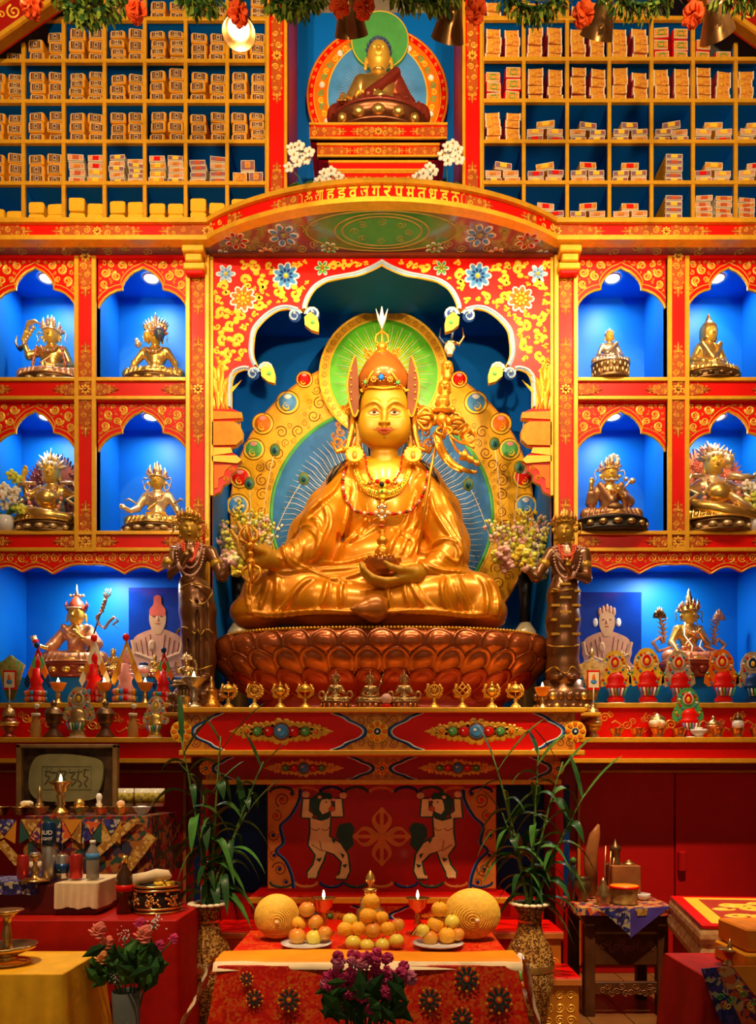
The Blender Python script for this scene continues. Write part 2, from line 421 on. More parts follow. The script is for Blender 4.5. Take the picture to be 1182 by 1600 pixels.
 def build(s, name, m, parent=None, loc=None, xf=None, mf=None, mats=None):
  V, Q = s.mesh()
  off = Vector(parent.get('_o', (0, 0, 0))) if parent is not None else Vector(loc or (0, 0, 0))
  if xf is not None: V0 = V; V = xf(V)
  else: V0 = V
  V = V - np.array(off)
  me = bpy.data.meshes.new(name); nv, nf = len(V), len(Q)
  me.vertices.add(nv); me.vertices.foreach_set('co', V.astype(np.float32).ravel())
  me.loops.add(nf * 4); me.polygons.add(nf); me.loops.foreach_set('vertex_index', Q.ravel().astype(np.int32))
  me.polygons.foreach_set('loop_start', np.arange(0, nf * 4, 4, dtype=np.int32))
  for q in (mats or [m]): me.materials.append(q)
  if mf is not None:
   cen = V0[Q].mean(1); me.polygons.foreach_set('material_index', mf(cen).astype(np.int32))
  me.polygons.foreach_set('use_smooth', np.ones(nf, bool)); me.update(calc_edges=True)
  o = bpy.data.objects.new(name, me); COL.objects.link(o)
  if parent is not None: o.parent = parent
  else: o.location = off
  o['_o'] = tuple(off); return o
# ================================================================ room shell
def struct(name, mb): return mb.build(name, kind='structure')
WALLC = mat('warm plaster', (.55, .45, .33), rough=.8, var=.05)
b = MB(); b.box(-3.6, 3.6, 1.05, 1.15, -.1, 7.6, WALLC); struct('wall_back', b)
for sx, nm in ((-1, 'wall_left'), (1, 'wall_right')):
 b = MB(); b.box(sx * 3.2, sx * 3.3, -5.2, 1.05, -.1, 5.0, WALLC); struct(nm, b)
FLM = mat('oak floor boards', (.20, .085, .025), rough=.35, var=.3, scale=3)
b = MB()
for i in range(34):
 x = -3.3 + i * .194; b.box(x, x + .19, -5.2, 1.05, -.04, 0, FLM)
b.box(-3.3, 3.3, -5.2, 1.05, -.06, -.035, DARK); struct('floor', b)  # near-black base under the boards, seen in their joints
# gabled ceiling: two slopes and the red beams that follow them on the shrine wall
YB = -.02
CEIL = mat('ceiling plaster', (.42, .38, .36), rough=.8, var=.04)
def slope(sx):
 # lower edge of the beam in px at the wall
 a = (597 + sx * 597, 78); c = (597 + sx * 250, -165)
 ax, az, cx, cz = X(a[0], YB), Z(a[1], YB), X(c[0], YB), Z(c[1], YB)
 return ax, az, cx, cz
for sx, nm in ((-1, 'ceiling'), (1, 'ceiling')):
 ax, az, cx, cz = slope(sx); k = (cz - az) / (cx - ax)
 top = .22
 xe = sx * 3.3; ze = az + (xe - ax) * k + top; z0 = az + (0 - ax) * k + top
 b = MB(); th = .08
 vs = [(xe, -5.2, ze), (0, -5.2, z0), (0, 1.1, z0), (xe, 1.1, ze)]
 vs += [(p[0], p[1], p[2] + th) for p in vs]
 b.add(vs, [(0, 1, 2, 3), (7, 6, 5, 4), (0, 4, 5, 1), (1, 5, 6, 2), (2, 6, 7, 3), (3, 7, 4, 0)], CEIL); struct(nm, b)
 b = MB(); mp = flat(YB - .04)
 def q(xa, o1): return (xa, az + (xa - ax) * k + o1)
 x1, x2 = sx * 2.9, sx * .35
 b.prism([q(x1, 0), q(x2, 0), q(x2, top), q(x1, top)], mp, -.06, 0, DRED)
 for o1, o2 in ((0, .03), (top - .03, top)): b.prism([q(x1, o1), q(x2, o1), q(x2, o2), q(x1, o2)], mp, -.05, .015, GOLDP)
 for t in range(8):
  xx = ax - sx * .16 * t + sx * .22
  if t % 4 == 3: continue
  b.curl(*q(xx, .11), .05, t, -1 if t % 2 else 1, mp, YEL, 1.4, .26)
  b.curl(*q(xx + sx * .07, .14), .03, t + 2, 1 if t % 2 else -1, mp, YEL, 1.2, .3)
 struct('trim_1' if sx < 0 else 'trim_2', b)
# ================================================================ scroll helpers
VFLD = mat('scroll field brown', (.42, .075, .006), rough=.5)
def vine(b, mp, p0, p1, R, m, n, taper=True, w=.34, wide=1.0):
 """scrolls running from p0 (full) towards p1 (pointed) over an old-gold field"""
 dx, dy = p1[0] - p0[0], p1[1] - p0[1]; L = math.hypot(dx, dy); ux, uy = dx / L, dy / L; nx, ny = -uy, ux; a0 = math.atan2(uy, ux)
 e = R * 1.9 if taper else 0
 b.prism([(p0[0] + ux * t + nx * o_, p0[1] + uy * t + ny * o_) for t, o_ in ((-R * .2, -R * .98), (L * .8, -R * .98), (L, -R * .7), (L + e * .5, -R * .3), (L + e, 0), (L + e * .5, R * .3), (L, R * .7), (L * .8, R * .98), (-R * .2, R * .98))], mp, 0, .0006, VFLD)
 for i in range(n):
  t = (i + .5) / n; k = 1 - .45 * t if taper else 1; s = 1 if i % 2 else -1
  c = (p0[0] + dx * t + nx * s * R * .28 * wide, p0[1] + dy * t + ny * s * R * .28 * wide)
  b.curl(c[0], c[1], R * k * .82, a0 + PI * .5 * s, s, mp, m, 1.4, w)
  b.curl(c[0] - nx * s * R * 1.12 * wide, c[1] - ny * s * R * 1.12 * wide, R * .42 * k, a0 - PI * .5 * s, -s, mp, m, 1.15, w + .05)
  b.curl(c[0] - nx * s * R * .8 * wide + ux * R * .7, c[1] - ny * s * R * .8 * wide + uy * R * .7, R * .3 * k, a0 + PI * s, -s, mp, m, 1.0, w + .08)
 if taper:
  for s in (-1, 1):
   b.curl(p1[0] + nx * s * R * .55, p1[1] + ny * s * R * .55, R * .42, a0 - PI * .5 * s, s, mp, m, 1.2, w + .05)
   b.curl(p1[0] + ux * R * .9 + nx * s * R * .62, p1[1] + uy * R * .9 + ny * s * R * .62, R * .26, a0, -s, mp, m, 1.1, w + .1)
  b.rib(seg((p1[0], p1[1]), (p1[0] + ux * R * 1.7, p1[1] + uy * R * 1.7), 3), [R * .3, R * .2, R * .12, .001], mp, m)
def rosette(b, u, v, R, mp, m, mc=None):
 for i in range(8):
  a = PI / 4 * i; b.dot(u + R * .62 * math.cos(a), v + R * .62 * math.sin(a), R * .36, R * .24, mp, m, .006, 8, .0005, a)
 b.dot(u, v, R * .36, R * .36, mp, mc or BRN, .007, 10); b.dot(u, v, R * .22, R * .22, mp, m, .009, 8)
def knot(b, u, v, R, mp, m):
 for k in (-1, 0, 1):
  b.rib([(u - R, v + k * R * .5), (u + R, v + k * R * .5)], R * .22, mp, m); b.rib([(u + k * R * .5, v - R), (u + k * R * .5, v + R)], R * .22, mp, m)
OCHF = mat('old gold field', (.60, .22, .015), metal=.15, rough=.4, var=.1)
SCR = mat('scroll gold', (.90, .52, .06), metal=.2, rough=.38, var=.08)
# ================================================================ niche cabinets on both sides of the alcove
ARC = [(0, 12), (5, 15), (14, 19), (22, 26), (28, 34), (31, 41), (31, 47), (40, 49), (50, 54), (58, 61), (64, 69), (67, 77)]
def niche_cabinet(sx):
 side = 'left' if sx < 0 else 'right'
 pf = lambda p: 597 + sx * (p - 597)          # written for the right-hand side, mirrored for the left
 T = thing('niche_cabinet', f'red and gold cabinet with arched blue niches {side} of the large statue', 'cabinet', (X(pf(1050)), 0, Z(865)))
 mp = flat(-.012)
 fr = MB()
 def bx(p0, p1, q0, q1, y0, y1, m, bb=.003): fr.box(X(pf(p0)), X(pf(p1)), y0, y1, Z(q1), Z(q0), m, bb)
 # posts and rails
 bx(865, 901, 403, 1100, -.01, .06, RED); bx(1042, 1076, 403, 863, -.01, .05, RED); bx(1207, 1262, 403, 1100, -.01, .05, RED)
 bx(865, 1262, 592, 629, -.008, .05, RED); bx(865, 1262, 832, 864, -.008, .05, RED); bx(865, 1262, 399, 404, -.008, .05, RED)
 for p0, p1 in ((865, 872), (895, 902)): bx(p0, p1, 403, 1100, -.03, .05, GOLDP)
 for p0, p1, q0, q1 in ((1042, 1049, 403, 862), (1069, 1076, 403, 862), (1207, 1214, 403, 862)): bx(p0, p1, q0, q1, -.022, .05, GOLDP)
 for q in (592, 621, 831, 857): bx(902, 1042, q, q + 6, -.022, .05, GOLDP); bx(1076, 1214, q, q + 6, -.022, .05, GOLDP)
 for q in (592, 621, 831, 857): fr.box(X(pf(1043)), X(pf(1075)), -.0205, .04, Z(q + 6), Z(q), GOLDP)
 R = M(9.2)
 for (cx, cy, up, dn) in ((1059, 610, 58, 60), (1059, 847, 48, 4), (1059, 403, -1, 48), (883.5, 610, 68, 72), (883.5, 847, 55, 60), (883.5, 425, -1, 55)):
  u, v = X(pf(cx)), Z(cy); rosette(fr, u, v, R * 1.0, mp, SCR)
  if up > 0: vine(fr, mp, (u, v + R), (u, v + M(up)), R, SCR, max(3, round(up / 15)), wide=1.0)
  if dn > 0: vine(fr, mp, (u, v - R), (u, v - M(dn)), R, SCR, max(3, round(dn / 15)))
 for cy in (610, 847):
  for cx, l, r in ((1059, 36, 36), (883.5, 0, 42), (1225, 36, 0)):
   u, v = X(pf(cx)), Z(cy)
   if r: vine(fr, mp, (u + sx * R, v), (u + sx * M(r), v), R * .95, SCR, 3)
   if l: vine(fr, mp, (u - sx * R, v), (u - sx * M(l), v), R * .95, SCR, 3)
 fr.build('frame', T)
 lin = MB(); ARCH = []
 for ci, (p0, p1) in enumerate(((902, 1042), (1076, 1207))):
  for ri, (q0, q1) in enumerate(((403, 592), (628, 831))):
   x0, x1 = sorted((X(pf(p0)), X(pf(p1)))); z0, z1 = Z(q1), Z(q0); dpt = .36
   lin = MB()
   lin.box(x0 - .02, x1 + .02, dpt, dpt + .02, z0 - .02, z1 + .02, BLUE)
   lin.box(x0 - .02, x0, .045, dpt, z0 - .02, z1 + .02, BLUE); lin.box(x1, x1 + .02, .045, dpt, z0 - .02, z1 + .02, BLUE)
   lin.box(x0, x1, .045, dpt, z0 - .02, z0 + .001, BLUE); lin.box(x0, x1, .045, dpt, z1 + .001, z1 + .02, BLUE)
   lin.build('niche_lining', T)
   # trefoil arch board
   cx = (x0 + x1) / 2; hw = (x1 - x0) / 2; k = hw / M(67.5)
   half = [(M(a) * k, z1 - M(c_) * .98) for a, c_ in ARC]
   half[-1] = (hw, half[-1][1])
   edge = [(cx - a, c_) for a, c_ in half[::-1]] + [(cx + a, c_) for a, c_ in half[1:]]
   ab = MB(); mpa = flat(.012)
   ab.prism([(x0, z1)] + edge + [(x1, z1)], mpa, -.02, 0, RED, GOLDP)
   ins = lambda o_: [(cx + (p[0] - cx) * (1 + o_ * .9 / hw * .6), p[1] + o_) for p in edge]
   ab.rib(edge, .014, mpa, GOLDP, .007, -.001)
   ab.rib(ins(.026), .006, mpa, SCR, .004)
   e2 = [(p[0] - (.012 if p[0] > cx else -.012) * 0, p[1] + .038) for p in edge]
   reg = [(cx + .002, z1 - .004)] + [(p[0] if p[0] < x1 - .006 else x1 - .006, p[1]) for p in e2 if p[0] >= cx] + [(x1 - .006, z1 - .004)]
   ab.curl(cx + .02, z1 - .015, .012, 0, 1, mpa, SCR); 
   fill(ab, reg, mpa, SCR, .007, .034, seed=3 + ci + ri * 2, mirror=cx, w=.44, n=3600)
   ab.build('arch_board', T)
   # recessed ceiling lamp of the niche
   lp = MB(); lc = Vector((cx + sx * -.0, .17, z1))
   lp.lathe([(.055, -.004), (.052, -.010), (.040, -.006)], lc, WHITE, 20, cap=False)
   lp.lathe([(.0, -.004), (.041, -.004)], lc, mat('lamp glow', (1, .95, .85), emit=14, ecol=(1, .93, .82)), 20, cap=False)
   lp.build('recessed_lamp', T)
   arealight('niche_light', lc + Vector((0, 0, -.03)), lc + Vector((0, .0, -1)), NICHE_W, .07, (1, .93, .80))
 # scalloped valance below
 va = MB(); mpv = flat(-.0)
 for (pa, pb) in ((902, 1207),):
  low = [pa, 950, 1002, 1057, 1112, 1164, pb] if False else [902, 948, 1000, 1057, 1112, 1160, 1207]
  pts = [(pa, 864)]
  e = []
  for i in range(len(low) - 1):
   l0, l1 = low[i], low[i + 1]
   for t in range(7):
    f = t / 6; x = l0 + (l1 - l0) * f
    if i in (2,): y = 896 - 14 * f - 6 * math.sin(PI * f)
    elif i == 3: y = 882 + 14 * f - 6 * math.sin(PI * f)
    else: y = 893 - 9 * math.sin(PI * f) + (3 if i in (1, 4) else 0) * (f if i == 1 else 1 - f)
    e.append((x, y))
  e2 = [(X(pf(a)), Z(c_)) for a, c_ in e]
  va.prism([(X(pf(pa)), Z(863))] + e2 + [(X(pf(pb)), Z(863))], mpv, -.025, 0, RED)
  va.rib(e2, .010, mpv, SCR, .007)
  va.rib([(a, c_ + .022) for a, c_ in e2], .005, mpv, SCR, .004)
  n = 17
  for i in range(n):
   u = X(pf(pa + 12 + (pb - pa - 24) * i / (n - 1))); va.curl(u, Z(872), .030, i * 1.3, 1 if i % 2 else -1, mpv, SCR, 1.4, .3)
   va.curl(u + .028, Z(867.5), .013, i, -1, mpv, SCR, 1.1, .34); va.curl(u + .03, Z(878), .010, i + 2, 1, mpv, SCR, 1.1, .34)
 va.build('valance', T)
 # the wide blue alcove under the niches, its ledge and its ceiling lamp
 al = MB(); x0, x1 = sorted((X(pf(880)), X(pf(1207)))); z0, z1 = 1.545, Z(862); dp = .42
 al.box(x0, x1, dp, dp + .02, z0, z1, BLUE); al.box(x0, x1, .06, dp, z1 - .001, z1 + .02, BLUE)
 al.box(X(pf(1207)), X(pf(1207)) + sx * .02, .05, dp, z0, z1, BLUE)
 al.build('alcove_lining', T)
 ld = MB(); ld.box(x0, x1, .10, dp - .001, z0, Z(1058, .1), BLUE, .003); ld.build('blue_ledge', T)
 lp = MB(); lc = Vector((X(pf(1060)), .2, z1 - .002))
 lp.lathe([(.055, -.004), (.052, -.010), (.040, -.006)], lc, WHITE, 20, cap=False); lp.lathe([(.0, -.004), (.041, -.004)], lc, MC['lamp glow'], 20, cap=False)
 lp.build('recessed_lamp', T)
 arealight('alcove_light', lc + Vector((0, 0, -.03)), lc + Vector((0, .0, -1)), NICHE_W * 2.2, .1, (1, .93, .80))
 # corbel under the balcony
 cb = MB(); u0, u1 = sorted((X(pf(869)), X(pf(903))))
 cb.box(u0, u1, -.10, -.02, Z(392, -.1), Z(379, -.1), GOLDP, .006); cb.box(u0 + .015, u1 - .015, -.085, -.02, Z(404, -.1), Z(392, -.1), GOLDP, .006)
 cb.box(u0, u1, -.07, -.02, Z(414, -.1), Z(403, -.1), GOLDP, .006); cb.box(u0 + .01, u1 - .01, -.06, -.02, Z(424, -.08), Z(413, -.08), RED, .006)
 cb.build('corbel', T)
 return T
NICHE_W = 2.4
CAB_R = niche_cabinet(1); CAB_L = niche_cabinet(-1)
# ================================================================ central painted arch
ED = [(598, 408), (590, 413), (578, 419), (557, 427), (532, 432), (510, 437), (493, 447), (483, 460), (477, 474), (476, 483)]
ED2 = [(466, 484), (450, 480), (434, 482), (418, 491), (405, 503), (396, 516), (393, 532), (392, 548), (394, 560), (399, 571)]
ED3 = [(389, 576), (380, 575), (367, 580), (360, 591), (358, 607), (358, 636)]
VASE = [(370, 642), (378, 645), (379, 654), (364, 658), (374, 664), (380, 675), (379, 688), (370, 696), (361, 699), (363, 707), (371, 712), (378, 721), (371, 727), (369, 736), (361, 741), (359, 752), (349, 758), (344, 768), (332, 774)]
BRK = mat('bracket gold', (.74, .26, .01), rough=.45, var=.15, scale=30)
AR = thing('arch_panel', 'red arched panel painted with scrolling flowers framing the large seated statue', 'panel', (0, 0, Z(775)))
for sx in (-1, 1):
 pf = lambda p: (X(597 - sx * (p[0] - 597) * 1.0), Z(p[1])) if False else (X(597 + sx * (597 - p[0])), Z(p[1]))
 b = MB(); mp = flat(-.0)
 tongue1 = [(480, 486), (497, 487), (500, 500), (494, 507), (488, 518), (478, 510), (466, 502), (457, 497), (462, 487)]
 tongue2 = [(404, 571), (418, 566), (427, 576), (426, 588), (427, 599), (413, 596), (400, 590), (392, 585), (392, 578)]
 poly = [pf(p) for p in ([(597, 403), (597, 408)] + ED + ED2 + [(397, 574)] + ED3 + VASE + [(331, 774), (331, 403)])]
 b.prism(poly, mp, -.03, 0, RED, GOLDP)
 # flowers
 FL = [(447, 431, 21, LBLUE, DBLUE, YEL), (380, 467, 21, ORA, GOLDP, YEL), (353, 428, 15, PBLUE, LBLUE, YEL), (504, 419, 12, GREEN, YEL, ORA)]
 for px, py, r, m1, m2, m3 in FL:
  u, v = pf((px, py)); rose(b, u, v, M(r), mp, m1, m2, m3, 9 if r > 18 else 6)
 reg = [(333, 406), (590, 406), (575, 414), (545, 423), (508, 430), (486, 443), (474, 458), (468, 476), (450, 472), (430, 475), (410, 488), (396, 502), (386, 518), (385, 560), (376, 567), (358, 572), (350, 590), (349, 610), (333, 610)]
 cs = pack([pf(p) for p in reg], M(3.2), M(12), 5, 5000)
 rg = random.Random(4)
 for (u, v, r) in cs:
  if any(math.hypot(u - pf((px, py))[0], v - pf((px, py))[1]) < M(R_) + r * .35 for px, py, R_, *_ in FL): continue
  b.curl(u, v, r * .98, rg.uniform(0, 6.28), sx * rg.choice((-1, 1)), mp, YEL, .95, .62)
  for _ in range(2): a = rg.uniform(0, 6.28); b.dot(u + r * .85 * math.cos(a), v + r * .85 * math.sin(a), r * .45, r * .36, mp, YEL, .0045, 8)
  a = rg.uniform(0, 6.28); b.dot(u + r * .7 * math.cos(a), v + r * .7 * math.sin(a), r * .42, r * .3, mp, YEL, .005, 7)
 # leaves above the vase
 for i in range(13):
  x0 = 336 + (i % 5) * 5; y0 = 640 - (i // 5) * 18
  pts = [pf(p) for p in cat([(x0, y0), (x0 + (i % 3 - 1) * 6, y0 - 22), (x0 + (i % 5 - 2) * 9 + 4, y0 - 46)], 5)]
  n = len(pts); b.rib(pts, [M(7) * math.sin(PI * (.1 + .9 * j / (n - 1))) for j in range(n)], mp, (GOLDP, YEL, BRK)[i % 3], .006)
 # vase bands
 b.prism([pf(p) for p in [(332, 643)] + VASE[1:2] + [(379, 654), (332, 656)]], mp, 0, .008, BRK, GOLDP)
 b.prism([pf(p) for p in [(332, 660), (366, 660), (374, 664), (380, 675), (379, 688), (370, 696), (332, 697)]], mp, 0, .012, BRK, GOLDP)
 for i in range(7): b.rib([pf(p) for p in cat([(334 + i * 7, 662), (338 + i * 6.3, 678), (334 + i * 5.6, 695)], 4)], M(1.6), mp, GOLDP, .016, .010)
 b.rib([pf((332, 679)), pf((380, 679))], M(1.5), mp, BRN, .016)
 b.prism([pf(p) for p in [(332, 700), (361, 700), (364, 708), (332, 712)]], mp, 0, .006, GOLDP)
 b.prism([pf(p) for p in [(332, 713), (371, 713), (378, 720), (372, 725), (332, 722)]], mp, 0, .012, GOLDP)
 b.prism([pf(p) for p in [(335, 727), (362, 727), (352, 736), (350, 744), (342, 748), (341, 762), (335, 764)]], mp, 0, .004, ORA)
 for p_, r_ in (((362, 732), 6), ((353, 747), 6)): b.curl(*pf(p_), M(r_), 0, sx, mp, GOLDP, 1.2, .4, .010)
 # blue white border with scrolled cusps
 for e in (ED, ED2, ED3):
  c_ = cat(e, 4); pts = [pf(p) for p in c_]
  b.rib([(p[0], p[1]) for p in pts], M(7), mp, PBLUE, .012, .001)
  b.rib([(p[0], p[1]) for p in pts], M(1.6), mp, WHITE, .015, .010)
  off = [pf(p) for p in cat([(p[0] + (4.2 if e is not ED else 3.0), p[1] + (2.5 if p[1] > 430 or e is not ED else 4)) for p in e], 4)]
  b.rib(off, M(2.6), mp, GOLDP, .014, .001)
 for (px, py, r, sg, a0) in ((489, 491, 11, 1, PI), (461, 493, 10, -1, .3), (417, 577, 11, 1, PI), (396, 584, 9.5, -1, .3)):
  u, v = pf((px, py)); a = a0 if sx < 0 else PI - a0; s_ = sg * sx
  b.dot(u, v, M(r), M(r), mp, DBLUE, .003, 16, -.006); b.curl(u, v, M(r) * 1.2, a, s_, mp, PBLUE, 1.3, .40, .014)
  b.curl(u, v, M(r) * 1.3, a, s_, mp, CREAM, 1.2, .11, .016)
 for (px, py) in ((489, 511), (421, 591)):
  u, v = pf((px, py)); q_ = [(px - 13, py - 14), (px - 4, py - 22), (px + 7, py - 14), (px + 10, py - 4), (px + 9, py + 9), (px - 2, py + 6), (px - 12, py - 2)]
  b.prism([pf(p) for p in q_], mp, -.02, .010, YEL, GOLDP); b.dot(u - sx * 0, v + M(6), M(4), M(4), mp, GREEN, .016, 8, .008)
 # gold rim and post line at the panel's outer edge
 xr = sorted((X(597 + sx * 267.5), X(597 + sx * 263)))
 b.box(xr[0], xr[1], -.012, .02, Z(775), Z(403), GOLDP)
 b.build('arch_board', AR)
# ---- alcove behind the statue
bl = MB(); xa = X(867); z0 = 1.2; zt = Z(403, 0) + .012
CURT = mat('blue cloth', (.012, .20, .48), rough=.5, var=.25, scale=3)
bl.box(-xa, xa, .75, .78, z0, zt, BLUE); bl.build('wall_alcove_back', kind='structure')
for sx in (-1, 1): bl = MB(); bl.box(sx * xa, sx * (xa + .02), .055, .75, z0, zt, BLUE); bl.build('wall_alcove_left' if sx < 0 else 'wall_alcove_right', kind='structure')
bl = MB(); bl.box(-xa, xa, .065, .78, zt - .024, zt - .004, BLUE); bl.build('ceiling_alcove', kind='structure')
# ================================================================ balcony slab
zb, ztp = Z(378, -.11), Z(345, -.11)
xe = .985; bul = .275
# plan outline of the front edge: straight - bulging arc - straight
def arc_y(x):
 t = abs(x) / xe
 return -.11 if t >= 1 else -.11 - bul * (1 - t ** 2) ** .9
N = 48
pl = [(-2.9, -.11)] + [(-xe + 2 * xe * i / N, arc_y(-xe + 2 * xe * i / N)) for i in range(N + 1)] + [(2.9, -.11)]
BAL = thing('balcony', 'curved red balcony slab with gold rims and painted script below the top statue', 'balcony', (0, -.11, zb))
b = MB()
def strip(z0, z1, o0, o1, m):
 vs = [];
 for x, y in pl: vs += [(x, y - o1, z0), (x, y - o1, z1), (x, y + .04, z0), (x, y + .04, z1)]
 fs = []
 for i in range(len(pl) - 1):
  q = i * 4; fs += [[q, q + 4, q + 5, q + 1], [q, q + 2, q + 6, q + 4], [q + 1, q + 5, q + 7, q + 3]]
 b.add(vs, fs, m)
hh = ztp - zb
strip(zb + .001, ztp - .001, 0, .0, RED); strip(zb - .002, zb + hh * .2, 0, .022, GOLDP); strip(ztp - hh * .19, ztp + .003, 0, .022, GOLDP)
# arc-length mapping for the ornaments
S_ = [0]
for i in range(1, len(pl)): S_.append(S_[-1] + math.hypot(pl[i][0] - pl[i - 1][0], pl[i][1] - pl[i - 1][1]))
mid = S_[-1] / 2; S_ = [q - mid for q in S_]
def amp(u, v, h):
 i = int(np.clip(np.searchsorted(S_, u) - 1, 0, len(pl) - 2)); t = (u - S_[i]) / (S_[i + 1] - S_[i])
 x = pl[i][0] + (pl[i + 1][0] - pl[i][0]) * t; y = pl[i][1] + (pl[i + 1][1] - pl[i][1]) * t
 tx, ty = pl[i + 1][0] - pl[i][0], pl[i + 1][1] - pl[i][1]; L = math.hypot(tx, ty); return Vector((x + ty / L * h, y - tx / L * h, v))
zc = (zb + ztp) / 2; Rm = hh * .27; uc = [s for s, p in zip(S_, pl) if abs(p[0] - xe) < 1e-6][0]
for s in (-1, 1):
 vine(b, amp, (s * uc, zc), (s * (uc - .20), zc), Rm, SCR, 3); vine(b, amp, (s * uc, zc), (s * (uc + .22), zc), Rm, SCR, 4)
 rosette(b, s * uc, zc, Rm, amp, SCR)
 for k in range(3):
  c0 = s * (uc + .62 + k * .62); rosette(b, c0, zc, Rm * .9, amp, SCR)
  for d in (-1, 1): vine(b, amp, (c0 + d * Rm, zc), (c0 + d * .2, zc), Rm, SCR, 3)
 vine(b, amp, (s * .455, zc), (s * .56, zc), Rm * .9, SCR, 2)
 b.rib([(s * .445, zc - Rm), (s * .43, zc - Rm * .7), (s * .43, zc + Rm * .7), (s * .445, zc + Rm)], .008, amp, SCR)
b.build('fascia', BAL)
# painted syllables: brush-like letters of the Indic script on the fascia
def text_mesh(txt, size, ext=.0):
 cu = bpy.data.curves.new('letter', 'FONT'); cu.body = txt; cu.size = size; cu.extrude = ext; cu.offset = .0022
 o = bpy.data.objects.new('letter', cu); COL.objects.link(o)
 dg = bpy.context.evaluated_depsgraph_get(); me = bpy.data.meshes.new_from_object(o.evaluated_get(dg))
 vs = [tuple(v.co) for v in me.vertices]; fs = [list(p.vertices) for p in me.polygons]
 bpy.data.objects.remove(o); bpy.data.curves.remove(cu); bpy.data.meshes.remove(me); return vs, fs
lt = MB(); GL = []
GL = list('ॐआहइवजगरपमतधडठ')
for i, ch in enumerate(GL):
 vs, fs = text_mesh(ch, .1)
 if not vs: continue
 A = np.array(vs); lo, hi = A.min(0), A.max(0); wd = max(hi[0] - lo[0], .01); ht = max(hi[1] - lo[1], .01)
 k = .046 / wd; kz = hh * .56 / ht; u0 = (i - 6.5) * .0605
 for dz, m_, h_ in ((0, SCR, .004),):
  lt.add([amp(u0 + (v[0] - (lo[0] + hi[0]) / 2) * k, zc + (v[1] - (lo[1] + hi[1]) / 2) * kz, h_) for v in vs], fs, YEL)
lt.build('painted_script', BAL)
# underside painted with a green medallion, blue lotuses and gold scrolls
un = MB(); UND = mat('balcony underside paint', (.20, .07, .06), rough=.16, coat=.6, var=.4, scale=3, col2=(.12, .10, .16))
vs = [(p[0], p[1] + .0, zb) for p in pl]; nb = len(vs); vs += [(p[0], .06, zb) for p in pl]
un.add(vs, [[i, i + 1, nb + i + 1, nb + i] for i in range(nb - 1)], UND)
ump = lambda u, v, h: Vector((u, v, zb - h))
UG = mat('underside green', (.03, .22, .07), rough=.2, coat=.5); UGL = mat('underside scroll gold', (.42, .30, .07), rough=.3)
un.dot(0, -.19, .44, .155, ump, UG, .001, 40); un.dot(0, -.19, .26, .13, ump, GREEN, .002, 36, .0012)
def ell(cx, cy, rx, ry, n=40): return [(cx + rx * math.cos(2 * PI * i / n), cy + ry * math.sin(2 * PI * i / n)) for i in range(n + 1)]
for rx, ry in ((.26, .13), (.22, .108), (.42, .15)): un.rib(ell(0, -.19, rx, ry), .010, ump, UGL, .004, .0015)
for i in range(8):
 a = PI / 4 * i; un.curl(.15 * math.cos(a), -.19 + .07 * math.sin(a), .03, a, 1, ump, UGL, 1.3, .3)
for s in (-1, 1):
 for cx, cy, r, m_ in ((.55, -.16, .085, LBLUE), (.82, -.12, .07, DRED), (.30, -.06, .05, GREEN), (.66, -.02, .05, ORA), (.92, .0, .05, LBLUE)):
  rose(un, s * cx, cy, r, ump, m_, m_, UGL, 7, 1)
 for k in range(16):
  un.curl(s * (.38 + (k % 8) * .075), -.26 + (k // 8) * .17 + .03 * (k % 2) + .02 * (k % 8) * (k < 8) + .0, .034, k, (-1) ** k, ump, UGL, 1.4, .22)
 for k in range(14): un.curl(s * (1.1 + k * .12), -.05 + .02 * (-1) ** k, .035, k, (-1) ** k, ump, UGL, 1.3, .25)
un.build('painted_soffit', BAL)
dk = MB(); vs = [(p[0], p[1], ztp) for p in pl]; vs += [(p[0], 1.0, ztp) for p in pl]
dk.add(vs, [[i, i + 1, nb + i + 1, nb + i] for i in range(nb - 1)], DRED); dk.build('deck', BAL)
mo = MB(); mo.box(X(332), X(864), -.03, .0, Z(404), Z(396), BRN, .004); mo.box(X(332), X(864), -.02, .0, Z(397), Z(391), GOLDP, .003); mo.build('moulding', BAL)
